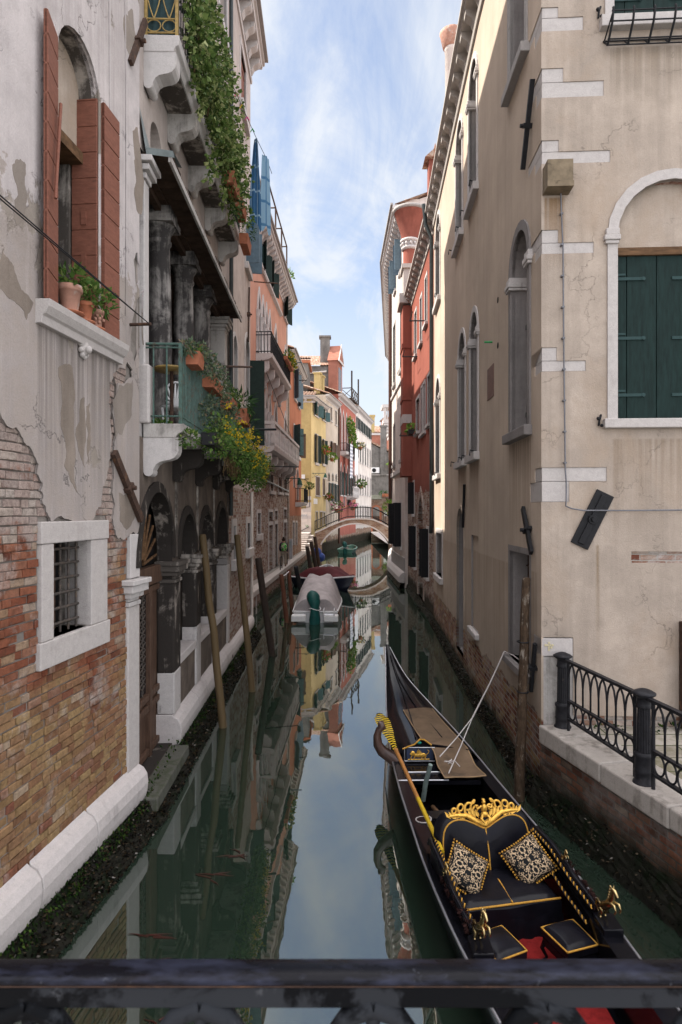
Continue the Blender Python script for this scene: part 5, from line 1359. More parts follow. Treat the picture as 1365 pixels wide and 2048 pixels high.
# grey house behind
X = Bld('grey_tower_house', 'plain grey rendered house end with tiled roof rising behind the yellow house', 'building', (-6, 74, 0))
W = Fac((-9, 71), (-3.75, 71), 'S')
q = MB().fbox(W, 0, W.L, .5, 21.2, -5, 0); X.part('wall', q, M.pl_grey)
X.part('eave', MB().fbox(W, -.2, W.L + .25, 21.2, 21.5, -5, .25), M.terra)
tiles(X, W, -.2, W.L + .3, .4, 21.55, -3, 22.6)
# white house
X = Bld('white_house', 'long off-white house with rows of dark green shuttered windows', 'building', (4, 96, 0))
F = Fac((fx(Y3), Y3), (fx(Y4), Y4), 'L')
ups = [.9, 3.6, 6.1, 8.7, 11.2, 13.9]
for j, (z0, z1, sh) in enumerate(((16.2, 17.9, 'flat'), (11.6, 14.4, 'closed'), (6.9, 9.8, 0), (2.6, 5.2, 0))):
    for i, u in enumerate(ups):
        X.window(F, u, u + 1.05, z0, z1, fw=.14, sill=.14, shut=M.wood_dkgreen if sh else None, how=sh or 'flat', pane=M.glass)
X.wall(F, rect(0, F.L, -.6, 19.2), M.row_white); X.shell(F, 0, F.L, -.6, 19.2, 9, M.pl_white)
cornice(X, F, 0, F.L, 19.0, .45, .22, .7, bh=.25); tiles(X, F, 0, F.L, .4, 19.25, -4.5, 21)
t = thing('rooftop_deck', 'dark timber rooftop deck with cross-braced rails above the white house', 'terrace', F.P(2.5, 19.6, -2))
q = MB(); q.fbox(F, -.5, 5.5, 20.2, 20.4, -3.5, -.4)
for u in (-.4, 5.4):
    for o in (-.5, -3.4): q.fbox(F, u - .1, u + .1, 19.2, 24.2 if o > -1 else 22, o - .1, o + .1)
q.build('deck_frame', M.wood_dark, t)
q = MB()
for k in range(4):
    u = -.4 + k * 1.45
    q.tube([F.P(u, 20.4, -.5), F.P(u + 1.45, 21.7, -.5)], .06, 4); q.tube([F.P(u, 21.7, -.5), F.P(u + 1.45, 20.4, -.5)], .06, 4)
for o0, o1 in ((-3.4, -2), (-2, -.5)):
    q.tube([F.P(-.4, 20.4, o0), F.P(-.4, 21.7, o1)], .06, 4); q.tube([F.P(-.4, 21.7, o0), F.P(-.4, 20.4, o1)], .06, 4)
q.tube([F.P(-.4, 21.8, -3.4), F.P(-.4, 21.8, -.5), F.P(5.4, 21.8, -.5)], .08, 4, smooth=False); q.build('rail', M.wood_dark, t)
# ------------------------------------------------------------------ end of the canal
X = Bld('grey_garden_house', 'weathered grey rendered house with sloping tiled roof closing the canal', 'building', (8, 115, 0))
W = Fac((5.2, 113), (11, 113), 'S')
X.part('wall', MB().prism(W, [(0, 3), (W.L, 3), (W.L, 12), (W.L, 14), (2.2, 15.6), (0, 16.8)], -6, 0), M.pl_grey)
X.part('ledge', MB().fbox(W, 0, W.L, 10.9, 11.15, 0, .25), M.stone_grey)
X.part('roof', MB().extr([W.P(-.2, 17.0, .3), W.P(2.3, 15.75, .3), W.P(W.L, 14.1, .3), W.P(W.L, 14.4, .3), W.P(2.3, 16.1, .3), W.P(-.2, 17.4, .3)], (0, 5, 0)), M.tile)
q = MB().fbox(W, 1.9, 3.0, 10.9, 19.6, .0, .5); q.fbox(W, 1.75, 3.15, 19.6, 19.9, -.1, .6); X.part('chimney', q, M.pl_grey)
c = W.P(.45, 11.3, .3); t = thing('air_conditioner', 'white air conditioning unit on the grey house ledge', 'air conditioner', c)
MB().fbox(W, .3, 1.7, 11.3, 12.3, .05, .45).build('casing', M.white, t, bevel=.04)
MB().tube([W.P(.75, 11.8, .452), W.P(.75, 11.8, .48)], .38, 14).build('fan_grille', M.iron, t)
X = Bld('brick_gate_wall', 'garden wall with a round-headed brick gateway at the end of the canal', 'wall', (7, 106, 0))
W = Fac((5.1, 106), (10, 106), 'S')
po = arch(.25, 1.45, 1.0, 4.6, n=12); X.hole(W, po)
X.wall(W, rect(0, W.L, -.5, 7.2), M.brick_br, dep=.4); q = MB(); ring(q, W, po, grow(po, .28, 0), -.1, .08); X.part('gate_frame', q, M.terra)
X.part('gate', MB().fbox(W, .2, 1.5, 1.0, 3.6, -.3, -.2), M.wood_brown)
X.part('lean_to_roof', MB().sweep(W, -.1, 1.8, [(0, 7.0), (.7, 6.4), (.7, 6.5), (0, 7.2)]), M.stone_alg)
X.part('sign', MB().fbox(W, 2.1, 2.65, 3.6, 4.5, 0, .04), M.white)
c = W.P(2.9, 5.2, .3); tag(bush([(c, (.9, .4, 1.2)), (c + Vector((.8, 0, .6)), (.6, .4, .8))], 160, .35, .25, M.lime).build('climbing_plant', M.lime, recalc=False), 'bright lime green climber on the garden wall by the gateway', 'plant')
c = W.P(2.9, 6.9, .35); pot(c, .3, .5, M.terra, 'planter', 'red trough of dark leaves on top of the garden wall at the canal end', bush([(c + Vector((k - 1, 0, .6)), (.6, .3, .35)) for k in range(3)], 80, .25, .15, M.dkleaf), M.dkleaf, 'planter', None, (W.P(1.9, 6.9, .35), W.P(4.4, 6.9, .35)))
c = W.P(4.0, 12.2, -6); pot(c, .3, .5, M.terra, 'planter', 'small red window box with green leaves high on the grey house', bush([(c + Vector((k * .7 - .4, 0, .6)), (.5, .3, .35)) for k in range(2)], 80, .25, .15, M.lime), M.lime, 'planter', None, (W.P(3.4, 12.2, -6), W.P(4.6, 12.2, -6)))
X = Bld('red_tile_house', 'far pinkish red house with small dormer and tall chimney closing the canal', 'building', (11, 140, 0))
W = Fac((6.2, 136), (20, 136), 'S')
X.part('wall', MB().fbox(W, 0, W.L, 0, 21.0, -8, 0), M.pl_gable); X.part('eave', MB().fbox(W, -.2, W.L, 21.0, 21.4, -8, .3), M.stone)
tiles(X, W, 0, W.L, .3, 21.4, -5, 23.6)
q = MB().fbox(W, .1, 1.1, 21.2, 25.0, -.6, .1); q.fbox(W, -.05, 1.25, 25.0, 25.4, -.75, .25); X.part('chimney', q, M.pl_ydark)
b_ = X.part('dormer', MB().fbox(W, 2.6, 4.6, 21.4, 24.2, -2, -.2), M.pl_gable); MB().fbox(W, 3.1, 3.9, 22, 23.6, -.199, -.15).build('window', M.wood_teal, b_); MB().prism(W, [(2.3, 24.2), (4.9, 24.2), (3.6, 25.4)], -2.2, 0).build('roof', M.tile, b_)
X = Bld('belvedere_tower', 'cream stone belvedere with balustrade on scalloped corbels at the canal end', 'tower', (9.5, 124, 0))
W = Fac((8.7, 122), (12.5, 122), 'S')
X.part('shaft', MB().fbox(W, .7, W.L, 0, 20.2, -4, -.6), M.pl_gable)
q = MB()
for k in range(5):
    g = k * .22; q.fbox(W, .6 - g, W.L, 18.6 + k * .6, 19.2 + k * .6, -4, -.6 + g)
X.part('corbel', q, M.stone_clean, bevel=.15)
q = MB().fbox(W, -.5, W.L, 21.6, 22.3, -4, .4); q.fbox(W, -.7, W.L, 24.6, 25.2, -4, .6)
for k in range(4): q.fbox(W, -.4 + k * 1.3, .1 + k * 1.3, 22.3, 24.6, -.1, .35)
for k in range(10): q.lathe(W.P(-.1 + k * .42, 22.3, .12), [(.1, 0), (.16, .8), (.08, 1.5), (.12, 2.3)], 6)
X.part('balustrade', q, M.stone_clean)
# ------------------------------------------------------------------ footbridge
YB, WB = 59.6, 2.3
X = Bld('footbridge', 'small arched brick footbridge with iron railings across the canal', 'bridge', (1.4, YB + 1, 0))
F = Fac((-2.5, YB), (5.2, YB), 'S')
def ax(x): return x + 2.5
deck = [(-2.5, 2.25), (-2.0, 2.45), (-1.2, 2.85), (-.2, 3.25), (.5, 3.5), (1.3, 3.58), (2.4, 3.58), (3.1, 3.5), (3.9, 3.15), (4.6, 2.75), (5.2, 2.5)]
th = lambda i, k: rad(28 + 124 * i / k)
ac = [(1.4 + 3.7 * math.cos(th(i, 20)), -.57 + 3.7 * math.sin(th(i, 20))) for i in range(21)]
ac = [(-2.5, -.5), (-1.87, -.5)] + list(reversed(ac)) + [(4.67, -.5), (5.2, -.5)]
poly = [(ax(a), z) for a, z in ac] + [(ax(a), z) for a, z in reversed(deck)]
X.part('span', MB().prism(F, poly, -WB, 0), M.brick_br)
arc2 = [(ax(1.4 + 3.7 * math.cos(th(i, 24))), -.57 + 3.7 * math.sin(th(i, 24))) for i in range(25)]
arc3 = [(ax(1.4 + 3.83 * math.cos(th(i, 24))), -.57 + 3.83 * math.sin(th(i, 24))) for i in range(25)]
q = MB()
for k in range(24):
    A, B_, C, D = arc2[k], arc2[k + 1], arc3[k + 1], arc3[k]
    q.add([F.P(*A, .10), F.P(*B_, .10), F.P(*C, .07), F.P(*D, .07), F.P(*A, -.02), F.P(*B_, -.02), F.P(*C, -.02), F.P(*D, -.02)], [(0, 1, 2, 3), (3, 2, 6, 7), (0, 4, 5, 1)])
X.part('arch_ring', q, M.stone, recalc=False)
q = MB(); du = [(ax(a), z) for a, z in deck]
q.prism(F, du + [(u, z + .14) for u, z in reversed(du)], -.35, .08); X.part('coping', q, M.stone)
q = MB()
for o in (-.12, -WB + .12):
    for dz in (1.05, .18): q.tube([F.P(u, z + .14 + dz, o) for u, z in du], .035, 5)
    for k in range(66):
        t = k / 65 * (len(du) - 1.001); i = int(t); f = t - i; u = du[i][0] + (du[i + 1][0] - du[i][0]) * f; z = du[i][1] + (du[i + 1][1] - du[i][1]) * f
        q.tube([F.P(u, z + .1, o), F.P(u, z + 1.18, o)], .014 if k % 11 else .035, 4)
X.part('railing', q, M.iron)
# steps up to the bridge
q = MB()
for k in range(8):
    q.box((-4.6, 53.2 + k * .8, 1.0), (kx(54 + k * .8) - .36, 62, 1.06 + (k + 1) * .155))
tag(q.build('steps', M.stone_quay), 'worn stone steps climbing from the left footpath to the footbridge', 'steps')
q = MB()
for k in range(4): q.box((kx(53 + k * 1.7) - .33, 53.2 + k * 1.7, 1.0), (kx(53 + k * 1.7) + .06, 53.2 + (k + 1) * 1.7 + .01, 1.2 + k * .3))
tag(q.build('stepped_kerb', M.stone_quay), 'pale stepped kerb wall beside the stairs to the footbridge', 'wall')
# ------------------------------------------------------------------ wall lamps, flower boxes, laundry
def wall_lamp(F_, u, z, L_, lab):
    t = thing('wall_lamp', lab, 'lamp', F_.P(u, z, 0), 'street lamps on wall brackets'); q = MB()
    q.tube([F_.P(u, z, 0), F_.P(u, z, L_)], .03, 6); q.tube([F_.P(u, z - .4, 0), F_.P(u, z - .3, L_ * .3), F_.P(u, z - .05, L_ * .55)], .02, 5); q.tube([F_.P(u, z + .05, L_ * .1), F_.P(u, z - .25, L_ * .18), F_.P(u, z - .02, L_ * .3)], .02, 5)
    q.build('bracket', M.iron_green, t)
    c = F_.P(u, z, L_); q = MB().lathe(c, [(.03, .02), (.05, -.05), (.13, -.18), (.16, -.36), (.2, -.4), (.2, -.43)], 14); q.build('lamp_shade', simple('lamp_green', (.015, .06, .04), .4), t)
    MB().lathe(c, [(.16, -.44), (.15, -.52), (.09, -.6), (.01, -.62)], 12).build('globe', M.white, t)
wall_lamp(FPk, FPk.uu(568), 6.5, 1.05, 'green street lamp on a bracket from the pink palazzo')
wall_lamp(Fac((fx(Y0), Y0), (fx(Y1), Y1), 'L'), .35, 8.15, 1.35, 'green street lamp on a bracket from the yellow house')
def fbox_plant(p, r, n, lm, fm, lab, pm=None, nf=25, L_=.22):
    p = Vector(p); lv = bush([(p + Vector((0, 0, r * .8)), (r, r, r * .8))], n, L_, L_ * .6, lm)
    ex = []
    if fm:
        f = MB()
        for _ in range(nf):
            c = p + Vector((rnd(-r, r), rnd(-r, r), rnd(.3, 1.5) * r))
            for k in range(3): f.leaf(c + rdir() * .05, rdir(), rdir(), .15, .12)
        ex.append(('flower', f, fm))
    pot(p, r * .45, r * .6, pm or M.terra, 'flower_pot', lab, lv, lm, extra=ex)
FY_ = Fac((fx(Y0), Y0), (fx(Y1), Y1), 'L'); FG_ = Fac((fx(Y1), Y1), (fx(Y2), Y2), 'L'); FR_ = Fac((fx(Y2), Y2), (fx(Y3), Y3), 'L'); FW_ = Fac((fx(Y3), Y3), (fx(Y4), Y4), 'L')
fbox_plant(FY_.P(FY_.uu(642), 10.4, .5), .55, 160, M.lime, M.redf, 'flower box with red blooms at the tall window of the yellow house')
fbox_plant(FY_.P(FY_.uu(655), 9.9, .55), .6, 170, M.lime, None, 'feathery lime green pot plant between the yellow and beige houses')
fbox_plant(FY_.P(FY_.uu(650), 5.6, .45), .45, 120, M.herb, M.redf, 'red geranium pot low on the yellow house wall')
fbox_plant(FG_.P(FG_.uu(662), 4.2, .8), .8, 200, M.herb, M.pinkf, 'mound of pink flowers in front of the beige house green shutters', nf=40)
fbox_plant(FR_.P(FR_.uu(696), 4.6, .8), .6, 120, M.herb, M.pinkf, 'pink and lilac flower box by the red house water door', nf=60)
fbox_plant(FR_.P(FR_.uu(705), 7.6, 1.2), .7, 200, M.herb, None, 'green trailing plant over the stone balcony of the red house', L_=.3)
fbox_plant(FR_.P(FR_.uu(708), 12.9, .9), .7, 160, M.dkleaf, M.yel, 'planter with orange and green leaves at the end of the laundry balcony')
c = FR_.P(FR_.uu(694), 14, .4); tag(bush([(c + Vector((.1 * k, .4 * k, -.6 * k + 2)), (.4, .5, .7)) for k in range(6)], 60, .4, .28, M.lime).build('climbing_vine', M.lime, recalc=False), 'vine climbing between the Gothic windows of the red house', 'plant')
M.stripe, n = mat('striped_cloth'); wv = n.math('FRACT', n.math('MULTIPLY', n.xyz(n.pos)[2], 2.2)); n.out(n.bsdf(n.mix(n.ramp(wv, (.4, 0), (.5, 1)), (.62, .62, .66), (.30, .31, .36)), .95))
u = FR_.uu(686); a, c = FR_.P(u, 12.9, .95), FR_.P(FR_.uu(691.5), 12.9, .95); hang(a, c, 4.2, 1, 2, M.stripe, 'laundry_sheet', 'striped sheet drying from the red house balcony', 'laundry', top=.9)
u = FR_.uu(696); a, c = FR_.P(u, 12.7, .95), FR_.P(FR_.uu(703), 12.7, .95); hang(a, c, 3.4, 1, 2, M.cloth_w, 'laundry_sheet', 'plain white sheet drying from the red house balcony', 'laundry', top=.9)
# ------------------------------------------------------------------ beige corner building on the right
C0, C1, C2 = (2.946, 9.2), (3.09, 14.0), (3.6, 24.3)
FR = Fac(C0, C1, 'R'); FT = Fac(C1, C2, 'R'); FS = Fac(C0, (2.946 + 9, 9.2 - .5), 'S')
def uR(Y): return (Y - 9.2) / FR.d.y
def uT(Y): return (Y - 14.0) / FT.d.y
X = Bld('corner_building', 'beige plastered corner building with stone quoins, arched windows and dark green shutters', 'building', (5, 12, 0)); RB = X
quo = [(15, 36, 63, 1117, 1167), (137, 165, 196, 1127, 1208), (281, 304, 328, 1118, 1221), (460, 486, 508, 1117, 1188), (695, 722, 743, 1114, 1172)]
notch = []; notc = []
for (yt, ym, yb, xs, xl) in quo:
    zt, zm, zb = (FS.zz(1085, y) for y in (yt, ym, yb)); us, ul = FS.uu(xs), FS.uu(xl)
    notch.append((zb, zm, zt, ul, us)); notc.append((zb, zm, zt, .28 + .1 * R.random(), .75))
zt, zm, zb = (FS.zz(1085, y) for y in (935, 963, 1004)); notch.append((zb, zm, zt, FS.uu(1139), FS.uu(1214))); notc.append((zb, zm, zt, .62, .35))
def notched(ns, z0, z1, L_):
    p = [(0, z0)]
    for (zb, zm, zt, a, c) in sorted(ns):
        p += [(0, zb), (a, zb), (a, zm), (c, zm), (c, zt), (0, zt)]
    return p + [(0, z1), (L_, z1), (L_, z0)]
ho = 1.3
# openings of the street wall
px0 = FS.uu(1235); px1 = px0 + 1.62; zs = FS.zz(1235, 472)
w1 = X.window(FS, px0, px1, FS.zz(1300, 839), zs, 'arch', fw=.145, dep=.30, pane=M.wood_green, sill=0, mull=False, frame=M.stone_clean, proud=.025, lab='arched window with closed dark green shutters')
zl = FS.zz(1300, 505)
X.box('lunette', M.pl_street, FS, px0 + .004, px1 - .004, zl + .12, zs + .80, -.20, -.14, w1)
X.box('lintel', M.wood_beam, FS, px0 + .002, px1 - .002, zl, zl + .115, -.20, -.08, w1, bevel=.006)
def boards(us, z0, z1, par, m_=M.wood_green):
    for a, c in zip(us, us[1:]):
        MB().fbox(FS, a + .005, c - .005, z0, z1, -.17, -.12).build('shutter', m_, par, bevel=.005)
    for z in (z0 + .35, z0 + (z1 - z0) * .49, z1 - .36):
        for a, c in ((us[0] + .02, us[0] + .42), (us[2] + .22, us[3] + .02)):
            MB().fbox(FS, a, c, z, z + .045, -.119, -.104).tube([FS.P(c, z + .022, -.12), FS.P(c, z + .022, -.098)], .03, 6).build('hinge', M.wood_hinge, par)
        MB().fbox(FS, us[0] + .0, us[0] + .16, z + .07, z + .10, -.119, -.106).build('hinge', M.wood_hinge, par)
z0 = FS.zz(1300, 838)
boards([px0, px0 + .18, px0 + .61, px0 + 1.2, px1], z0, zl, w1)
MB().fbox(FS, px0 - .21, px1 + .3, z0 - .135, z0, -.2, .10).build('sill', M.stone_clean, w1, bevel=.012)
q = MB()
for (a, c, za, zb_, o) in ((px0 - .175, px0 + .02, zs + .0, zs + .10, .06), (px0 - .20, px0 + .03, zs - .075, zs + .0, .075), (px0 - .185, px0 + .012, zs - .125, zs - .076, .055)): q.fbox(FS, a, c, za, zb_, -.1, o)
q.build('impost', M.stone_clean, w1, bevel=.012)
z1u = FS.zz(1300, 36)
w2 = X.window(FS, FS.uu(1228), FS.uu(1228) + 1.7, z1u, z1u + 2.6, fw=.13, dep=.30, pane=M.wood_green, sill=0, mull=False, frame=M.stone_clean, proud=.025)
a = FS.uu(1228); boards([a, a + .2, a + .62, a + 1.15, a + 1.7], z1u, z1u + 2.6, w2)
MB().fbox(FS, a - .21, a + 2.1, z1u - .17, z1u, -.2, .12).build('sill', M.stone_clean, w2, bevel=.012)
q = MB(); zb_ = z1u - .10
for k in range(6):
    u = a - .14 + k * .285
    q.tube([FS.P(u, zb_, .36), FS.P(u, zb_ - .03, .37), FS.P(u, zb_ - .18, .33), FS.P(u, zb_ - .38, .15)], .016, 6)
    q.tube([FS.P(u, zb_ - .23, .02), FS.P(u, zb_ - .38, .15)], .012, 5)
for z, o in ((zb_ - .05, .36), (zb_ - .17, .325), (zb_ - .38, .15), (zb_ - .30, .12), (zb_ - .23, .02), (zb_ - .33, .2)):
    q.tube([FS.P(a - .16, z, o), FS.P(a + 1.9, z, o)], .011, 5)
for o in (.15, .36): q.tube([FS.P(a - .14, zb_ - (.05 if o > .2 else .38), o), FS.P(a - .14, zb_ - .23, .0)], .011, 5)
X.part('flower_basket', q, M.iron)
rs0, rs1 = FS.uu(1263), FS.uu(1263) + 1.5
X.hole(FS, rect(rs0, rs1, FS.zz(1300, 1126), FS.zz(1300, 1103))); X.box('bare_strip', brick('bare_strip', PALE_B, wash=.85), FS, rs0 - .02, rs1 + .02, FS.zz(1300, 1130), FS.zz(1300, 1100), -.06, -.035)
st = X.wall(FS, [(0, 2.46)] + notched(notch, 2.46, 16.2, FS.L)[1:-1] + [(FS.L, 1.32), (.46, 1.32), (.46, 2.46)], M.pl_street, dep=.05, name='street_wall')
def skirt(F, path, th, m_, par):
    q = MB()
    for A, B_ in zip(path, path[1:]): q.add([F.P(*A, 0), F.P(*B_, 0), F.P(*B_, -th), F.P(*A, -th)], [(0, 1, 2, 3)])
    q.build('plaster_edge', m_, par, recalc=False)
skirt(FS, notched(notch, 2.46, 16.2, FS.L)[:-2], .03, M.pl_street, st); skirt(FS, [(0, 2.46), (.46, 2.46), (.46, 1.32), (FS.L, 1.32)], .05, M.pl_street, st)
# canal wall, near bay
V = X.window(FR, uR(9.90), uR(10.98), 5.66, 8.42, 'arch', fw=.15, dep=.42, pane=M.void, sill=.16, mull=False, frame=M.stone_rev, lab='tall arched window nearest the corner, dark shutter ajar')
MB().fbox(FR, uR(9.905), uR(10.975), 7.95, 9.0, -.40, -.34).build('lunette', M.pl_street, V); MB().fbox(FR, uR(9.905), uR(10.975), 7.86, 7.948, -.40, -.26).build('lintel', M.wood_beam, V)
def leaves2(F, u0, u1, z0, z1, par, o=-.30):
    for a, c in ((u0, (u0 + u1) / 2 - .004), ((u0 + u1) / 2 + .004, u1)): leafp(F, a, c, z0, z1, o, o + .05, 2).build('shutter', M.wood_dkgreen, par)
leaves2(FR, uR(9.91), uR(10.97), 5.67, 7.85, V)
def imposts(F, u0, u1, z, par, w_=.16, m_=None):
    for (a, c) in ((u0 - w_, u0 + .02), (u1 - .02, u1 + w_)):
        q = MB()
        for za, zb_, g_ in ((.0, .09, .03), (-.08, -.002, .055), (-.13, -.082, .04)): q.fbox(F, a - g_, c + g_, z + za, z + zb_, -.38, .03 + g_)
        q.build('impost', m_ or M.stone, par, bevel=.01)
imposts(FR, uR(9.9), uR(10.98), 8.3, V)
V = X.window(FR, uR(10.06), uR(11.1), 11.75, 14.8, fw=.12, dep=.3, pane=M.glass, sill=.16, mull=True, frame=M.stone_grey)
bw = X.window(FR, uR(9.85), uR(11.15), 1.75, 3.62, fw=.10, dep=.42, pane=M.void, sill=.12, mull=False, frame=M.stone_rev, proud=.004, lab='low barred window behind the bark-covered mooring pole')
q = MB()
for k in range(5): q.tube([FR.P(uR(9.95 + .27 * k), 1.75, -.3), FR.P(uR(9.95 + .27 * k), 3.6, -.3)], .016, 5)
for k in range(4): q.tube([FR.P(uR(9.85), 2.0 + .45 * k, -.3), FR.P(uR(11.15), 2.0 + .45 * k, -.3)], .014, 5)
q.build('grille', M.iron_rust, bw)
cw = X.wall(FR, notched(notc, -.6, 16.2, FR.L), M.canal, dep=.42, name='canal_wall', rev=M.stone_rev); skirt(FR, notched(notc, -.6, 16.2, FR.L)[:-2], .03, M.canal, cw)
for (zb, zm, zt, a, c), (_, _, _, a2, c2) in zip(notch, notc):
    q = MB()
    for (za, zc_, us, ut) in ((zb, zm, a, a2), (zm, zt, c, c2)):
        e = .011
        p = [FS.P(us + .02, 0, -e), FS.P(0, 0, -e), FR.P(ut + .02, 0, -e), FR.P(ut + .02, 0, -.2), FS.P(us + .02, 0, -.2)]
        cx = FS.P(0, 0, -e) ; p[1] = Vector((C0[0] + .011, C0[1] + .011, 0))
        q.extr([(v.x, v.y, za + .004) for v in p], (0, 0, zc_ - za - .006))
    X.part('quoin', q, M.stone_clean, bevel=.004)
p = [FS.P(.48, 0, -.02), Vector((C0[0] + .012, C0[1] + .02, 0)), FR.P(.4, 0, -.012), FR.P(.4, 0, -.25), FS.P(.48, 0, -.25)]
q = MB().extr([(v.x, v.y, .0) for v in p], (0, 0, 2.17)); cp = X.part('corner_pier', q, M.stone_dirty, bevel=.01)
p2 = [FS.P(.455, 0, .0), Vector((C0[0], C0[1], 0)), FR.P(.4, 0, .0), FR.P(.4, 0, -.25), FS.P(.455, 0, -.25)]
q = MB().extr([(v.x, v.y, 2.18) for v in p2], (0, 0, .265)); q.build('cap_block', M.stone_clean, cp, bevel=.01)
q = MB()
for (i, j) in ((0, 0), (1, 0), (2, 0), (3, 0), (1.5, 1), (1.5, -1), (2.5, -1), (1.5, -2)): q.fbox(FS, .045 + i * .034, .045 + i * .034 + .027, 2.33 + j * .034, 2.357 + j * .034, .0, .012)
q.build('tile_emblem', simple('ivory_tile', (.5, .44, .28), .5), cp)
X.part('brick_base', MB().fbox(FS, .48, FS.L, 1.0, 1.33, -.3, -.03), brick('street_base', PALE_B, wash=.5))
q = MB()
for y in (600, 691):
    u, z = FR.at(996.5, y); q.tube([FR.P(u, z, -.05), FR.P(u, z, .006)], .06, 12)
X.part('vent', q, M.void)
X.part('meter_door', MB().fbox(FR, uR(12.45), uR(13.05), 6.62, 7.26, -.01, .012), simple('rust_brown_paint', (.15, .09, .075), .6))
X.part('pipe_stub', MB().tube([FR.P(uR(12.6), 7.72, 0), FR.P(uR(12.6), 7.72, .16)], .018, 6), simple('green_plastic', (.02, .25, .08), .4))
anchor(X, FR, uR(9.72), 10.3, 1.2, -28, .06, .07, .03, M.iron); anchor(X, FR, uR(9.75), 4.02, .85, 36, .1, .05, .04, M.iron); anchor(X, FR, uR(9.45), 1.95, .8, -16, .07, .05, .03, M.iron)
q = MB()
u, z = FS.at(1184, 1039); L_ = .86; an = rad(26); d = (math.sin(an), math.cos(an)); nn = (math.cos(an), -math.sin(an))
for w_, o0, o1, l_ in ((.135, .012, .035, 1), (.045, .035, .06, .9)):
    q.prism(FS, [(u - d[0] * L_ / 2 * l_ - nn[0] * w_, z - d[1] * L_ / 2 * l_ - nn[1] * w_), (u - d[0] * L_ / 2 * l_ + nn[0] * w_, z - d[1] * L_ / 2 * l_ + nn[1] * w_), (u + d[0] * L_ / 2 * l_ + nn[0] * w_, z + d[1] * L_ / 2 * l_ + nn[1] * w_), (u + d[0] * L_ / 2 * l_ - nn[0] * w_, z + d[1] * L_ / 2 * l_ - nn[1] * w_)], o0, o1)
q.tube([FS.P(u, z, .03), FS.P(u, z, .075)], .07, 12); q.tube([FS.P(u, z, .07), FS.P(u, z, .11)], .035, 8)
X.part('wall_tie', q, M.iron, bevel=.004)
q = MB().fbox(FS, FS.uu(1086), FS.uu(1136), FS.zz(1100, 380), FS.zz(1100, 338), 0, .26); q.fbox(FS, FS.uu(1085.5), FS.uu(1137), FS.zz(1100, 391), FS.zz(1100, 380.5), 0, .27); X.part('lantern_box', q, simple('brown_stone', (.16, .125, .085), .85, var=.35, sc=7, c2=(.06, .045, .03), thr=.58))
cp_ = [(1120, 388), (1121, 420), (1124.5, 500), (1126, 700), (1128, 850), (1129, 940), (1131, 965), (1131, 1000), (1130, 1012), (1140, 1017), (1165, 1021), (1250, 1021), (1365, 1020), (1600, 1020)]
q = MB().tube([FS.P(*FS.at(*a), .05 if a[0] < 1140 else .075) for a in cp_], .011, 6)
for k in range(9): u, z = FS.at(1122 + k * .9, 430 + k * 62); q.fbox(FS, u - .02, u + .02, z - .012, z + .012, .0, .065)
X.part('cable', q, simple('grey_cable', (.14, .14, .155), .5))
for (x, y) in ((1196, 28), (1197, 841)):
    u, z = FS.at(x, y); q = MB().tube([FS.P(u, z - .08, .02), FS.P(u, z, .05), FS.P(u + .03, z + .08, .03)], .016, 6); q.ball(FS.P(u + .03, z - .08, .06), .025, 6, 4); q.ball(FS.P(u - .02, z + .02, .06), .028, 6, 4); X.part('shutter_catch', q, M.iron)
# canal wall, far bays
for (a, c, z0, zs_) in ((14.15, 15.2, 5.66, 8.45), (16.05, 17.25, 5.66, 8.45), (22.0, 23.4, 5.66, 8.45), (14.25, 15.4, 11.75, 14.35), (16.55, 17.75, 11.75, 14.35), (22.0, 23.4, 11.9, 14.35)):
    V = X.window(FT, uT(a), uT(c), z0, zs_, 'arch', fw=.13, dep=.42, pane=M.void, sill=.18, mull=False, frame=M.stone)
    imposts(FT, uT(a), uT(c), zs_ - .05, V, .14); leaves2(FT, uT(a) + .01, uT(c) - .01, z0 + .01, zs_ - .5, V)
    MB().fbox(FT, uT(a) + .004, uT(c) - .004, zs_ - .4, zs_ + .6, -.40, -.34).build('lunette', M.pl_street, V)
    for u in (uT(a) - .15, uT(c) + .1): MB().tube([FT.P(u, z0 - .02, .02), FT.P(u, z0 + .03, .2), FT.P(u, z0 - .1, .21)], .016, 5).build('iron_catch', M.iron, V)
V = X.window(FT, uT(16.3), uT(17.7), .5, 3.7, 'arch', fw=.1, dep=.34, pane=M.pl_pale, sill=0, mull=False, frame=M.canal, proud=.02, lab='round-headed water door'); MB().fbox(FT, uT(16.45), uT(17.55), .5, 3.5, -.33, -.28).build('door', M.wood_blue, V); MB().fbox(FT, uT(16.31), uT(17.69), 3.5, 3.68, -.33, -.2).build('lintel', M.stone_grey, V)
V = X.window(FT, uT(21.3), uT(23.1), 2.05, 3.55, fw=.16, dep=.4, pane=M.void, sill=.2, mull=False, frame=M.stone); q = MB()
for k in range(5): q.tube([FT.P(uT(21.5 + .35 * k), 2.05, -.25), FT.P(uT(21.5 + .35 * k), 3.55, -.25)], .02, 5)
for k in range(4): q.tube([FT.P(uT(21.3), 2.3 + .35 * k, -.25), FT.P(uT(23.1), 2.3 + .35 * k, -.25)], .02, 5)
q.build('grille', M.iron_rust, V)
a, c = uT(14.1), uT(15.1); X.hole(FT, rect(a, c, 1.55, 3.75)); X.box('blind_panel', M.canal, FT, a - .01, c + .01, 1.5, 3.8, -.08, -.045); X.box('blind_sill', M.stone, FT, a - .1, c + .1, 1.42, 1.549, -.04, .09, bevel=.02)
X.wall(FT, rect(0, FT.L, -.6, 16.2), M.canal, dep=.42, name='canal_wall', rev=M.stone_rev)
X.part('wall_tie', MB().tube([FT.P(uT(15.9), 5.0, .05), FT.P(uT(16.15), 3.9, .05)], .035, 6), M.iron)
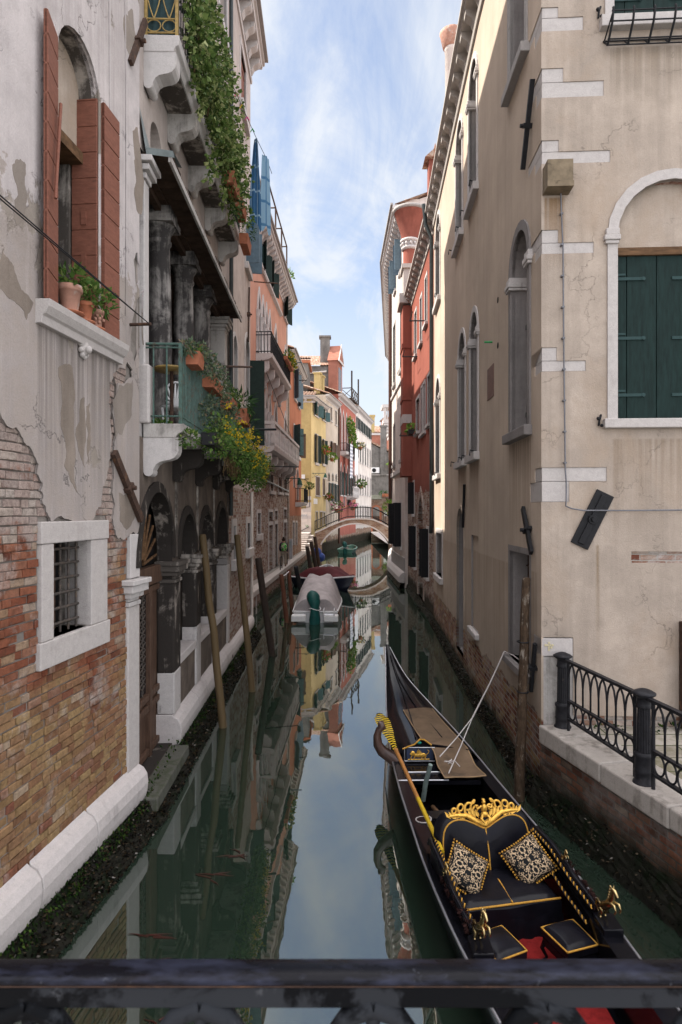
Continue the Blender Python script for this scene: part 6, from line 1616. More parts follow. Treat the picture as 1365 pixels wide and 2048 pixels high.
X.shell(FT, FT.L - .01, FT.L, -.6, 16.2, 6, M.canal); X.part('rear_wall', MB().add([FS.P(FS.L, -.5, 0), FS.P(FS.L, -.5, -14), FS.P(FS.L, 16.2, -14), FS.P(FS.L, 16.2, 0)], [(0, 1, 2, 3)]), M.pl_street)
q = MB().add([FS.P(-.0, 16.2, 0), FS.P(FS.L, 16.2, 0), FS.P(FS.L, 16.2, -15), FT.P(FT.L, 16.2, 0), FR.P(FR.L, 16.2, 0)], [(0, 1, 2, 3, 4)]); X.part('attic_slab', q, M.tile)
for F_, a, c in ((FR, -.2, FR.L), (FT, 0, FT.L)): cornice(X, F_, a, c, 15.75, .36, .16, .66, M.stone_quay, bw=.24, bh=.36, gut=False)
cornice(X, FS, -.2, FS.L, 15.75, .36, .16, .66, M.stone_quay, bw=.24, bh=.36, gut=False)
tiles(X, FT, 0, FT.L, .3, 16.05, -4, 17.2); tiles(X, FR, 0, FR.L, .3, 16.05, -4, 17.2)
X.part('downpipe', MB().tube([FT.P(FT.L - .12, 16.2, .40), FT.P(FT.L - .12, 15.4, .32), FT.P(FT.L - .12, 14.9, .10), FT.P(FT.L - .12, 3.9, .10), FT.P(FT.L + .15, 3.5, .10)], .075, 8), M.pipe)
fpR = [(.0, .26), (.03, .22), (.08, .12), (.14, .0), (.25, -.5)]
for F_ in (FR, FT):
    ft_ = X.part('footing', footing(F_, -.1, F_.L, fpR, 50, .022), M.foot); a, c = crust(F_, 0, F_.L, lambda z: .15 - .6 * z, 2400, zb=.26)
    tag(a.build('mussel_crust', M.shell, ft_, recalc=False), kind='stuff'); tag(c.build('weed', M.alga, ft_, recalc=False), kind='stuff')
def roundpot(b_, c, prof, m_, nm='chimney'): return b_.part(nm, MB().lathe(c, prof, 20), m_)
k_ = roundpot(X, (4.25, 24.0, 15.8), [(.26, 0), (.26, 6.1), (.28, 6.12), (.28, 6.25), (.28, 6.26)], M.pl_r3); MB().lathe((4.25, 24.0, 15.8), [(.28, 6.25), (.34, 6.3), (.44, 6.75), (.47, 6.85), (.36, 6.86)], 20).build('cap', M.terra2, k_)
# ------------------------------------------------------------------ red house on the right
X = Bld('red_canal_house', 'deep red house with funnel-topped chimney stack and pointed brick water door', 'building', (5, 29, 0))
F = Fac(C2, (3.76, 35.2), 'R')
def uF(Y): return (Y - 24.3) / F.d.y
for (a, c, z0, z1) in ((25.3, 26.1, 7.9, 9.9), (27.0, 27.6, 7.8, 9.9), (28.0, 28.5, 7.8, 9.9), (29.3, 30.6, 8.1, 9.7), (26.3, 27.0, 12.3, 14.3), (28.2, 28.9, 12.0, 14.1), (30.5, 31.4, 12, 14.2)):
    X.window(F, uF(a), uF(c), z0, z1, fw=.12, sill=.14, frame=M.stone, pane=M.glass)
gp = arch(uF(27.7), uF(29.7), .4, 3.9, 'goth', 14, rise=1.15); X.hole(F, gp)
q = MB(); ring(q, F, gp, grow(gp, .35, 0), -.05, .03); X.part('door_frame', q, M.brick_b, recalc=False); X.box('water_door', M.void, F, uF(27.6), uF(29.8), .3, 5.2, -.5, -.42)
for (a, c, z0, z1) in ((25.8, 26.4, 1.6, 3.6), (30.7, 31.3, 1.6, 3.6), (31.6, 32.1, 4.2, 5.8)):
    X.window(F, uF(a), uF(c), z0, z1, fw=.12, sill=.14, pane=M.void, mull=False, shut=M.iron, how=84)
X.wall(F, rect(0, F.L, -.6, 15.9), M.redwall, dep=.4); X.shell(F, 0, F.L, -.6, 15.9, 7, M.redwall)
cornice(X, F, 0, F.L, 15.55, .42, .16, .66, M.stone_quay, bw=.3, bh=.34, gut=False); tiles(X, F, 0, F.L, .35, 15.85, -4, 17.4)
u0, u1 = uF(33.0), uF(34.4)
s_ = X.part('chimney_stack', MB().fbox(F, u0, u1, 6.3, 15.2, -.2, .46), M.redwall)
q = MB()
for z, h, g_ in ((12.95, .22, .05), (10.2, .16, .04), (6.2, .5, .05)): q.fbox(F, u0 - g_, u1 + g_, z, z + h, -.1, .46 + g_)
q.build('string', M.redwall, s_); MB().fbox(F, u0 - .02, u1 + .02, 9.0, 9.45, -.1, .475).build('stone_band', M.stone, s_)
q = MB().fbox(F, u0 - .15, u1 + .15, 15.3, 15.8, -.2, .66); q.fbox(F, u0 + .1, u1 - .1, 15.8, 17.2, -.35, .42); q.fbox(F, u0, u1, 17.2, 17.42, -.45, .52); q.build('shoulder', M.stone_quay, s_)
cc = F.P((u0 + u1) / 2, 17.4, 0.03)
MB().lathe(cc, [(.36, 0), (.36, .95)], 20).build('shaft', M.redwall, s_)
MB().lathe(cc, [(.37, .95), (.46, 1.0), (.46, 1.1), (.40, 1.12), (.40, 1.35), (.5, 1.38), (.52, 1.5), (.42, 1.52)], 20).build('collar', M.stone, s_)
q = MB().lathe(cc, [(.42, 1.5), (.48, 1.8), (.82, 2.95), (.86, 2.98)], 24, caps=False); q.build('funnel', M.pl_red, s_)
MB().lathe(cc, [(.84, 2.96), (.92, 3.0), (.93, 3.12), (.8, 3.14)], 24).build('rim', M.stone_grey, s_)
q = MB()
for k in range(12):
    a = k * math.pi / 6; q.ball(cc + Vector((.46 * math.cos(a), .46 * math.sin(a), 1.24)), .07, 6, 5, (1, 1, 1.4))
q.build('corbel', M.stone, s_)
q = MB().box((3.75, 26.6, 15.9), (4.35, 27.2, 19.3)); ch = X.part('chimney', q, M.pl_red)
q = MB().extr([(3.55, 26.4, 19.3), (4.55, 26.4, 19.3), (4.05, 26.4, 19.75)], (0, 1, 0)); q.lathe((4.05, 26.9, 19.7), [(.09, 0), (.07, .2), (.01, .45)], 8); q.build('cap', M.tile, ch)
for (u, z, L_) in ((uF(31.2), 8.1, 1.3), (uF(26.5), 12.4, 1.2), (uF(30.2), 11.8, 1.2)):
    X.part('drying_rail', MB().tube([F.P(u, z, 0), F.P(u, z, L_ * .6)], .03, 5).tube([F.P(u, z, L_ * .6), F.P(u - 1.2, z, L_ * .6)], .02, 5), M.iron)
c = F.P(uF(30.0), 8.0, .35); pot(c, .14, .2, M.groove, 'planter', 'dark window box with a green sprig on the red canal house', bush([(c + Vector((0, .2 * k, .3)), (.15, .25, .22)) for k in range(2)], 50, .16, .1, M.lime), M.lime, 'planter', None, (F.P(uF(29.5), 8.0, .35), F.P(uF(30.6), 8.0, .35)))
ft_ = X.part('footing', footing(F, 0, F.L, fpR, 30), M.foot)
# ------------------------------------------------------------------ cream house with the bent front
X = Bld('cream_house', 'tall cream house with a deep bracketed eave, bent along the canal beyond the red house', 'building', (6, 45, 0))
F = Fac((3.60, 35.21), (3.5, 43), 'R'); G = Fac((3.5, 43), (5.7, 69), 'R')
def uF(Y): return (Y - 35.21) / F.d.y
for (a, c, z0, z1) in ((36.4, 37.5, 12.7, 16.4), (40.6, 41.9, 12.7, 16.6), (36.4, 37.4, 7.4, 10), (40.8, 41.9, 7.4, 10)):
    X.window(F, uF(a), uF(c), z0, z1, fw=.15, sill=.2, frame=M.stone_grey, pane=M.wood_dkgreen, mull=False)
for (a, c) in ((37.0, 37.8), (40.2, 41.0)):
    X.window(F, uF(a), uF(c), 18.6, 20.4, fw=.14, sill=.15, shut=M.wood_blue, how=80)
    V = X.window(F, uF(a), uF(c), 2.25, 4.85, fw=.16, sill=.2, shut=M.iron, how=86, pane=M.void, mull=False); q = MB()
    for k in range(7): q.tube([F.P(uF(a) + k * .8 / 6, 2.25, .3), F.P(uF(a) + k * .8 / 6, 4.85, .3)], .018, 4)
    for z in (2.3, 3.5, 4.8): q.tube([F.P(uF(a), z, .05), F.P(uF(a), z, .3), F.P(uF(c), z, .3), F.P(uF(c), z, .05)], .02, 4, smooth=False)
    q.build('grille', M.iron, V)
for (u, z0, z1) in ((3, 12.7, 16.4), (8, 12.7, 16.4), (3, 7.4, 10), (8, 7.4, 10), (3, 2.5, 4.8), (8, 2.5, 4.8), (14, 7.4, 10), (14, 12.7, 16.4)):
    X.window(G, u, u + 1.1, z0, z1, fw=.15, sill=.2, pane=M.wood_dkgreen, mull=False)
X.wall(F, rect(0, F.L, -.6, 21.3), M.pl_r3); X.wall(G, rect(0, G.L, -.6, 21.3), M.pl_r3); X.shell(F, 0, F.L, -.6, 21.3, 9, M.pl_r3, roofm=1)
E = Fac((3.6, 35.2), (12, 35.2), 'S')
X.part('gable', MB().prism(E, [(0, 21.2), (E.L, 21.2), (E.L, 24.5), (.8, 21.9), (0, 21.9)], -.3, .002), M.pl_r3)
X.part('string_course', MB().sweep(F, 0, F.L, [(0, 11.9), (.1, 11.95), (.1, 12.1), (0, 12.12)]), M.stone)
X.part('string_course', MB().sweep(F, 0, F.L, [(0, 6.6), (.1, 6.65), (.1, 6.9), (0, 6.92)]), M.stone)
for F_, a, c in ((F, -.3, F.L + .05), (G, 0, G.L)): cornice(X, F_, a, c, 21.1, .72, .35, .6, M.stone, bw=.26, bh=.5)
q = MB().add([F.P(-.3, 21.5, .6), F.P(F.L, 21.5, .6), G.P(G.L, 21.5, .6), G.P(G.L, 24.8, -8), E.P(E.L, 24.8, -30), E.P(E.L, 24.8, .2)], [(0, 1, 2, 3, 4, 5)]); X.part('roof', q, M.tile)
X.part('plinth_ledge', MB().sweep(F, -.1, F.L, [(0, .95), (.2, .85), (.36, .65), (.36, .35), (0, .3)]), M.stone_clean, bevel=.02); X.part('plinth_ledge', MB().sweep(G, 0, G.L, [(0, .95), (.2, .85), (.36, .65), (.36, .35), (0, .3)]), M.stone_clean, bevel=.02)
X.part('dado', MB().fbox(F, -.02, F.L, .9, 1.7, 0, .05), M.stone_grey)
X.part('downpipe', MB().tube([G.P(.3, 21.2, .3), G.P(.3, 20.5, .12), G.P(.3, 5.2, .12)], .12, 8), M.pipe_brown)
for F_ in (F, G): X.part('footing', footing(F_, 0, F_.L, [(.1, .36), (.25, .2), (.35, 0), (.5, -.5)], 20), M.foot)
# ------------------------------------------------------------------ right quay, pavement, railing
K0, K1 = Vector((2.925, 9.17)), Vector((4.62, 1.9)); FK = Fac(K0, K1, 'R')
q = MB().add([(FK.P(0, 1.165, -.3)), FK.P(FK.L, 1.165, -.3), Vector((14, 1.5, 1.165)), Vector((14, 9.6, 1.165)), Vector((3.2, 9.3, 1.165))], [(0, 1, 2, 3, 4)])
m, n = mat('paving'); vv = n.n('TexBrick'); n.put(vv.inputs['Vector'], n.uv); vv.inputs['Scale'].default_value = 1; vv.inputs['Brick Width'].default_value = .75; vv.inputs['Row Height'].default_value = .42; vv.inputs['Mortar Size'].default_value = .014
vv.inputs['Color1'].default_value = (.23, .20, .17, 1); vv.inputs['Color2'].default_value = (.33, .30, .26, 1); vv.inputs['Mortar'].default_value = (.05, .06, .025, 1)
gk = n.noise(n.pos, 1.6, 8, .7); col = n.mix(n.math('MULTIPLY', n.ramp(gk, (.48, 0), (.62, 1)), .7), vv.outputs['Color'], (.09, .085, .03)); n.out(n.bsdf(col, .85, bump=n.bump(n.math('SUBTRACT', n.noise(n.pos, 20, 5), n.math('MULTIPLY', vv.outputs['Fac'], 1.5)), .5, .01)))
tag(q.build('pavement', m), kind='structure')
u = 0; q = MB()
for L_ in (.55, .9, 1.15, 1.2, 1.0, 1.2, 1.2):
    q.fbox(FK, u + .006, u + L_ - .006, .93 + rnd(0, .03), 1.18 + rnd(-.005, .008), -.62, .05 + rnd(-.012, .012)); u += L_
tag(q.build('kerb', stone('kerb_stone', (.38, .345, .315), .55, (.10, .085, .07), thr=.5, bump=.6), bevel=.022), kind='structure')
kw = tag(MB().fbox(FK, -.02, FK.L, -.7, .95, -.5, 0).build('quay_wall', M.brick_q2), 'wet dark red brick quay wall under the iron railing', 'wall')
ft_ = footing(FK, -.12, FK.L, [(.0, .4), (.05, .26), (.12, .1), (.2, -.3)], 60, .022).build('footing', M.foot, kw); a, c = crust(FK, 0, FK.L, lambda z: .14 - .1 * z, 900, zb=.5)
tag(a.build('mussel_crust', M.shell, kw, recalc=False), kind='stuff')
RL = thing('iron_railing', 'black iron quay railing with fluted posts, pointed arches and rings', 'railing', (3.4, 7.5, 1.17))
pp = [Vector((3.215, 9.08, 1.17)), Vector((3.49, 7.21, 1.17)), Vector((3.77, 5.3, 1.17)), Vector((4.05, 3.4, 1.17))]
for c in pp:
    q = MB().lathe(c, [(.125, 0), (.12, .03), (.10, .05), (.10, .13), (.108, .15), (.10, .17), (.098, .30), (.106, .32), (.106, .35), (.085, .37)], 20)
    pf = []
    for z, r in ((.37, .078), (.88, .070)):
        for k in range(32): pf.append(c + Vector(((r - .008 * (k % 2)) * math.cos(k * math.pi / 16), (r - .008 * (k % 2)) * math.sin(k * math.pi / 16), z)))
    q.add(pf, [(k, (k + 1) % 32, 32 + (k + 1) % 32, 32 + k) for k in range(32)])
    q.lathe(c, [(.084, .88), (.088, .90), (.078, .92), (.075, .99), (.085, 1.0), (.128, 1.03), (.132, 1.05), (.10, 1.07), (.055, 1.09), (.02, 1.10)], 20)
    q.build('post', M.iron_rail, RL)
def panel(a, c):
    d = c - a; L_ = d.length; d.normalize(); s0, s1 = .17, L_ - .17; W_ = lambda s_, z: a + d * s_ + Vector((0, 0, z)); q = MB()
    sd = Vector((-d.y, d.x, 0)) * .02
    def bar(s_a, s_b, z, h, t=1.4):
        A, B_ = W_(s_a, z), W_(s_b, z); q.add([A - sd * t, B_ - sd * t, B_ + sd * t, A + sd * t] + [v + Vector((0, 0, h)) for v in (A - sd * t, B_ - sd * t, B_ + sd * t, A + sd * t)], [(3, 2, 1, 0), (4, 5, 6, 7), (0, 1, 5, 4), (1, 2, 6, 5), (2, 3, 7, 6), (3, 0, 4, 7)])
    bar(.05, L_ - .05, .985, .035, 1.6); bar(s0, s1, .43, .028); bar(s0, s1, .17, .028)
    for s_ in (s0, s1): q.tube([W_(s_, -.0), W_(s_, 1.0)], .022, 6, smooth=False)
    n_ = 8; w_ = (s1 - s0) / n_
    for k in range(n_):
        x0, xm, x1 = s0 + k * w_, s0 + (k + .5) * w_, s0 + (k + 1) * w_
        for x, sg in ((x0, 1), (x1, -1)):
            q.tube([W_(x, .44), W_(x, .70), W_(x + sg * w_ * .06, .80), W_(x + sg * w_ * .2, .90), W_(x + sg * w_ * .5, .985)], .013, 6)
        q.tube([W_(xm + math.cos(t) * w_ * .47, .314 + math.sin(t) * .115) for t in [i * math.pi / 9 for i in range(19)]], .012, 5)
    q.build('panel', M.iron_rail, RL)
for a, c in zip(pp, pp[1:]): panel(a, c)
c = FS.P(FS.uu(1357), 1.18, .2); t = thing('utility_cabinet', 'dark rusty metal cabinet against the beige wall at the right edge', 'cabinet', c)
u = FS.uu(1357.5); MB().fbox(FS, u, u + .7, 1.2, 2.72, .01, .22).build('casing', M.iron_rust, t, bevel=.01); q = MB()
for k in range(5): q.tube([FS.P(u + .1 + .12 * k, 1.4, .24), FS.P(u + .1 + .12 * k, 2.6, .24)], .015, 5)
q.build('grille', M.iron, t)
tag(bush([(FS.P(.9 + .9 * k, 1.2, .12), (.25, .06, .05)) for k in range(5)], 40, .06, .03, M.herb).build('moss', M.alga, recalc=False), kind='stuff')
# ------------------------------------------------------------------ mooring poles
def pole(base, top, r0, r1, m_, lab, cap=True, n_=12):
    b_, t_ = Vector(base), Vector(top); b_ = b_ + (b_ - t_) * .35; pts = [b_.lerp(t_, i / 8) + Vector((R.gauss(0, .006), R.gauss(0, .006), 0)) * (i not in (0, 8)) for i in range(9)]
    rs = [r0 + (r1 - r0) * i / 8 for i in range(9)]
    pts.append(pts[-1] + (t_ - b_).normalized() * .03); rs.append(r1 * .8)
    return tag(MB().tube(pts, rs, n_).build('mooring_pole', m_), lab, 'mooring pole', 'mooring poles')
pole((-2.35, 12.5, 0), (-2.79, 12.6, 3.82), .082, .07, M.wood_pole, 'tall smooth ochre brown mooring pole nearest on the left, before the third arch')
pole((-2.13, 15.0, 0), (-2.49, 15.0, 3.73), .082, .07, M.wood_pole, 'second smooth ochre brown mooring pole, in front of the brick end bay')
pole((-2.05, 18.7, 0), (-2.47, 18.7, 2.9), .11, .10, M.wood_dark, 'dark weathered mooring pole leaning before the left footpath begins')
p1_ = pole((-2.1, 24.3, 0), (-2.32, 24.3, 1.85), .10, .085, M.wood_rust, 'rust brown mooring pole beside the grey covered boat, nearer of the roped pair')
p2_ = pole((-2.2, 28.0, 0), (-2.35, 28.2, 1.65), .10, .085, M.wood_rust, 'rust brown mooring pole by the quay, farther of the roped pair')
tag(MB().tube([(-2.32, 24.3, 1.8), (-2.34, 26.2, 1.66), (-2.35, 28.2, 1.62)], .02, 5).build('rope', M.cloth_w), 'pale rope tied between the two rust brown mooring poles', 'rope')
pole((-2.1, 33.0, 0), (-2.35, 32.6, 1.45), .13, .12, M.groove, 'short black mooring pole behind the bow of the grey covered boat')
for (b_, t_, lab) in (((-1.95, 41.5, 0), (-2.25, 41.5, 2.0), 'near dark pole of the three leaning poles before the footbridge'), ((-1.8, 46, 0), (-2.2, 46, 2.1), 'middle grey pole of the three leaning poles before the footbridge'), ((-1.7, 49, 0), (-2.05, 49, 2.35), 'far brown pole of the three leaning poles before the footbridge')):
    pole(b_, t_, .15, .13, M.wood_dark if 'brown' not in lab else M.wood_board, lab)
bp = pole((2.66, 9.36, 0), (2.80, 9.45, 3.28), .088, .062, M.bark, 'rough bark-covered mooring pole against the beige corner building')
for z in (1.6, 2.35): q = MB().tube([Vector((2.735, 9.41, z)) + Vector((math.cos(a), math.sin(a), 0)) * .082 for a in [i * math.pi / 8 for i in range(17)]], .012, 5); q.build('iron_strap', M.iron, bp)
c = Vector((-1.95, 50.5, 1.0)); tag(MB().ball(c, .5, 10, 8, (.8, .7, .9)).ball(c + Vector((.3, 0, -.35)), .38, 8, 6).build('tarp_bundle', simple('blue_tarp', (.03, .06, .22), .6, var=.3, sc=3, bump=.6)), 'bundled blue tarpaulin hanging at the left foot of the footbridge', 'tarp')
# ------------------------------------------------------------------ gondola
def cr(tab, y):
    k = max(0, min(len(tab) - 2, next((i for i in range(len(tab) - 1) if tab[i + 1][0] >= y), len(tab) - 2)))
    p0, p1, p2, p3 = tab[max(k - 1, 0)], tab[k], tab[k + 1], tab[min(k + 2, len(tab) - 1)]
    t = (y - p1[0]) / (p2[0] - p1[0]); t = max(0, min(1, t)); d = p2[0] - p1[0]; o = []
    for j in range(1, len(p1)):
        m1 = (p2[j] - p0[j]) / (p2[0] - p0[0]) * d; m2 = (p3[j] - p1[j]) / (p3[0] - p1[0]) * d
        o.append((2 * t ** 3 - 3 * t * t + 1) * p1[j] + (t ** 3 - 2 * t * t + t) * m1 + (-2 * t ** 3 + 3 * t * t) * p2[j] + (t ** 3 - t * t) * m2)
    return o
GT = [(2.1, 1.98, 2.06, 1.05, .7), (2.9, 1.62, 2.3, .82, .1), (4.0, 1.26, 2.5, .63, -.1), (5.3, 1.04, 2.5, .55, -.15), (6.5, .90, 2.44, .54, -.15), (7.5, .84, 2.33, .54, -.15), (8.6, .79, 2.2, .54, -.15), (9.6, .77, 2.07, .57, -.14), (10.6, .79, 1.88, .65, -.1), (11.5, .83, 1.60, .81, .05), (12.3, .88, 1.26, 1.09, .5), (13.0, .925, .99, 1.52, 1.3)]
GON = thing('gondola', 'glossy black gondola with gold trim moored along the right bank, stern pointing away', 'gondola', (1.6, 7.5, 0))
blk = M.gblack = simple('gondola_lacquer', (.005, .005, .007), .14, var=.3, sc=6, spec=.12, coat=.0, c2=(.010, .008, .009), thr=.6)
M.trim = simple('silver_trim', (.45, .45, .48), .3, .8, .1); M.gold = simple('gilded_wood', (.62, .36, .07), .38, .65, .25, 30, .3); M.goldcord = simple('gold_cord', (.40, .21, .035), .75, var=.2, sc=40)
M.brass = simple('polished_brass', (.36, .27, .13), .25, 1.0, .2, 12); M.leather = simple('black_leather', (.006, .006, .009), .3, var=.4, sc=5, bump=.55, spec=.13); M.carpet = simple('red_carpet', (.16, .012, .012), .95, var=.25, sc=20, bump=.3, spec=.1)
st_ = [2.1 + 10.9 * i / 54 for i in range(55)]; vs = []
for y in st_:
    l, r, z, zb = cr(GT, y); c = (l + r) / 2; h = (r - l) / 2
    for k, (fx_, fz) in enumerate(((-1, 0), (-.99, -.04), (-.9, .45), (-.68, .85), (-.5, 1), (.5, 1), (.68, .85), (.9, .45), (.99, -.04), (1, 0))):
        vs.append((c + h * fx_ * 1.0, y, z + (zb - z) * fz if fz >= 0 else z - .03))
q = MB().add(vs, [(i * 10 + k, i * 10 + k + 1, (i + 1) * 10 + k + 1, (i + 1) * 10 + k) for i in range(54) for k in range(9)], True); q.build('hull', blk, GON, recalc=True)
def gz(x, y):
    """height of the raised stern deck"""
    l, r, z, _ = cr(GT, y); s_ = abs((x - (l + r) / 2) / ((r - l) / 2)); mid = cr([(9.4, .77), (10.6, .79), (11.3, .85), (12.3, 1.14), (13.0, 1.55)], y)[0]
    return z + .015 + max(0, mid - z) * (1 - min(1, max(0, s_ - .45) / .55) ** 1.6)
vs = []; ny = 26
for i in range(ny):
    y = 9.4 + 3.58 * i / (ny - 1); l, r, z, _ = cr(GT, y)
    for k in range(13): x = l + (r - l) * k / 12; vs.append((x, y, gz(x, y)))
q = MB().add(vs, [(i * 13 + k, i * 13 + k + 1, (i + 1) * 13 + k + 1, (i + 1) * 13 + k) for i in range(ny - 1) for k in range(12)], True)
dk = q.build('stern_deck', blk, GON)
q = MB()
for fr_ in (.30, .62):
    q.tube([(lambda y: Vector((cr(GT, y)[0] + (cr(GT, y)[1] - cr(GT, y)[0]) * (fr_ + (.5 - fr_) * i / 16), y, gz(cr(GT, y)[0] + (cr(GT, y)[1] - cr(GT, y)[0]) * (fr_ + (.5 - fr_) * i / 16), y) + .012)))(9.7 + 3.0 * i / 16) for i in range(17)], .014, 5)
q.build('carved_rib', blk, dk)
# side decks, step, inner walls, floor
def strip(ya, yb, wl, z_, n_=24):
    out = []
    for side in (0, 1):
        v = []
        for i in range(n_ + 1):
            y = ya + (yb - ya) * i / n_; l, r, z, _ = cr(GT, y); e = l if side == 0 else r; s_ = 1 if side == 0 else -1
            w_ = wl if not callable(wl) else wl(y)
            v += [(e, y, z), (e + s_ * .02, y, z + .02), (e + s_ * w_, y, z + .02), (e + s_ * w_, y, z_)]
        out.append(MB().add(v, [(i * 4 + k, i * 4 + k + 1, (i + 1) * 4 + k + 1, (i + 1) * 4 + k) for i in range(n_) for k in range(3)]))
    return out
for s_ in strip(2.3, 9.42, .19, .1): s_.build('side_deck', blk, GON)
q = MB()
for side in (0, 1):
    q.tube([(lambda y: Vector((cr(GT, y)[side], y, cr(GT, y)[2] + .012)))(2.2 + 10.75 * i / 60) for i in range(61)], .013, 6)
q.build('gunwale_trim', M.trim, GON)
def quadz(pts, h, m_, nm, par=None, bevel=0):
    return MB().extr([(x, y, z) for x, y, z in pts], (0, 0, h)).build(nm, m_, par or GON, bevel=bevel)
quadz([(1.55, 4.0, .10), (2.25, 4.0, .10), (2.22, 7.1, .10), (1.08, 7.1, .10), (1.24, 5.4, .10)], .02, M.carpet, 'carpet'); quadz([(1.06, 7.1, .08), (2.12, 7.1, .08), (1.92, 9.4, .08), (.96, 9.4, .08)], .02, M.gblack, 'floor')
stp = quadz([(.93, 8.72, .50), (1.95, 8.72, .50), (1.9, 9.39, .50), (.92, 9.39, .50)], .055, M.gblack, 'step')
q = MB()
for y, x0, x1 in ((8.715, .8, 1.5), (8.99, .96, 1.44)): q.tube([(x0, y, .56), (x1, y, .565)], .011, 5)
q.tube([(.93, 9.36, .57), (.93, 8.72, .57)], .011, 5); q.build('trim', M.trim, stp)
FL_ = Fac((.90, 9.36), (2.0, 9.36), 'S')
pn = MB().prism(FL_, [(0, .3), (1.05, .3), (1.05, .74), (.62, .80), (.45, .82), (.34, .90), (.28, .905), (.2, .83), (.02, .76)], -.03, .0).build('coaming', M.gblack, GON)
MB().tube([FL_.P(*a, .012) for a in ((.02, .76), (.2, .83), (.28, .905), (.34, .90), (.45, .82))], .012, 6).build('gold_edge', M.goldcord, pn)
q = MB()
for a, c in (((.05, .58), (.5, .58)), ((.05, .78), (.5, .78)), ((.05, .58), (.05, .78))): q.tube([FL_.P(*a, .01), FL_.P(*c, .01)], .008, 5)
q.build('trim', M.trim, pn); MB().fbox(FL_, .08, .48, .595, .765, .002, .018).build('plaque', simple('blue_black_panel', (.03, .04, .07), .35), pn)
q = MB(); B_ = lambda u, z, a, b: q.ball(FL_.P(.10 + u, .61 + z, .022), .01, 8, 6, (a, 1.2, b))
B_(.16, .06, 8, 3.2); B_(.07, .085, 4, 4); B_(.05, .075, 2.4, 2); B_(.23, .06, 4, 3.5)
for u in (.06, .11, .22, .27): q.tube([FL_.P(.10 + u, .665, .022), FL_.P(.10 + u - .015, .635, .024), FL_.P(.10 + u - .02, .612, .024)], .009, 5)
for k in range(5): q.leaf(FL_.P(.10 + .12, .68, .03), FL_.d.to_3d() * (.4 + .25 * k) + Vector((0, 0, .9 - .12 * k)), (0, -1, 0), .10, .028)
q.tube([FL_.P(.36, .67, .022), FL_.P(.40, .70, .024), FL_.P(.415, .735, .024), FL_.P(.39, .75, .022)], .006, 5); q.tube([FL_.P(.10, .607, .022), FL_.P(.42, .612, .022)], .008, 5)
q.build('lion_relief', M.gold, pn)
MB().ball(FL_.P(.27, .852, .01), .028, 10, 8, (1.3, .5, .8)).build('enamel_boss', simple('green_enamel', (.01, .16, .13), .2), pn)
quadz([(1.05, 7.85, .42), (2.0, 7.95, .42), (1.98, 8.15, .42), (1.03, 8.05, .42)], .03, M.gblack, 'thwart'); MB().tube([(1.28, 8.75, .18), (1.62, 7.6, .16)], .03, 6).build('stretcher', M.wood_beam, GON)
MB().tube([(.83, 9.42, .54), (.74, 9.42, .62), (.62, 9.42, .70), (.555, 9.42, .80), (.545, 9.42, .93), (.57, 9.42, 1.02), (.62, 9.42, 1.06), (.60, 9.42, 1.12), (.565, 9.42, 1.14)], [.09, .095, .085, .072, .06, .052, .062, .052, .025], 10).build('oarlock', simple('walnut', (.05, .026, .02), .35, var=.4, sc=8, stretch=(3, 3, 1), spec=.5), GON)
q = MB()
for k in range(6): q.prism(Fac((2.02, 2.05), (2.02, 1.0), 'R'), [(.02, .95 - .11 * k), (.25, .95 - .11 * k), (.25, .90 - .11 * k), (.02, .90 - .11 * k)], -.01, .01)
q.tube([(2.02, 2.15, .5), (2.02, 1.98, .75), (2.02, 2.05, 1.1), (2.02, 1.85, 1.35)], [.02, .03, .05, .02], 6); q.build('prow_iron', M.trim, GON)
M.wool = leafy('brown_wool', [(0, (.012, .006, .006)), (1, (.05, .022, .02))], .9)
# armrests with twisted cord, pompons and brass horses
def twist(pts, r, ph, nm, m_, par, turns=26):
    q = MB(); P_ = [Vector(p) for p in pts]; N = turns * 8; out = []
    for i in range(N + 1):
        t = i / N * (len(P_) - 1.0001); k = int(t); c = P_[k].lerp(P_[k + 1], t - k); d = (P_[k + 1] - P_[k]).normalized(); a = d.orthogonal().normalized(); b_ = d.cross(a); th_ = i / 8 * 2 * math.pi + ph
        out.append(c + (a * math.cos(th_) + b_ * math.sin(th_)) * r)
    return q.tube(out, r * .95, 5, caps=False).build(nm, m_, par)
for arm in ([(.97, 6.95, .62), (.96, 6.7, .78), (1.0, 6.35, .76), (1.06, 5.9, .70), (1.14, 5.45, .66)], [(2.2, 7.15, .62), (2.18, 6.95, .78), (2.25, 6.6, .76), (2.3, 6.15, .70), (2.36, 5.75, .66)]):
    s_ = 1 if arm[0][0] < 1.5 else -1
    ab = MB().tube(arm, [.02, .035, .035, .03, .025], 8).build('armrest', M.gblack, GON)
    for off in ((.05 * s_, 0, .0), (.10 * s_, 0, -.14)):
        pts = [Vector(p) + Vector(off) for p in arm]; twist(pts, .0075, 0, 'gold_cord', M.goldcord, ab); twist(pts, .0095, math.pi, 'black_cord', M.leather, ab)
    q = MB(); v = [Vector(p) for p in arm[1:]]
    low_ = [p + Vector((0, 0, -.26)) for p in v]; q.add(v + low_, [(i, i + 1, len(v) + i + 1, len(v) + i) for i in range(len(v) - 1)]); q.build('arm_panel', M.leather, ab)
    k0 = Vector(arm[3]) + Vector((-.03 * s_, .25, -.02)); k1 = Vector(arm[4]) + Vector((-.01 * s_, .05, -.0))
    for k in range(5):
        c = k0.lerp(k1, k / 4); q = MB()
        for j in range(90): q.leaf(c + rdir() * .03, rdir(), rdir(), .05, .02)
        q.build('pompon', M.wool, ab, recalc=False)
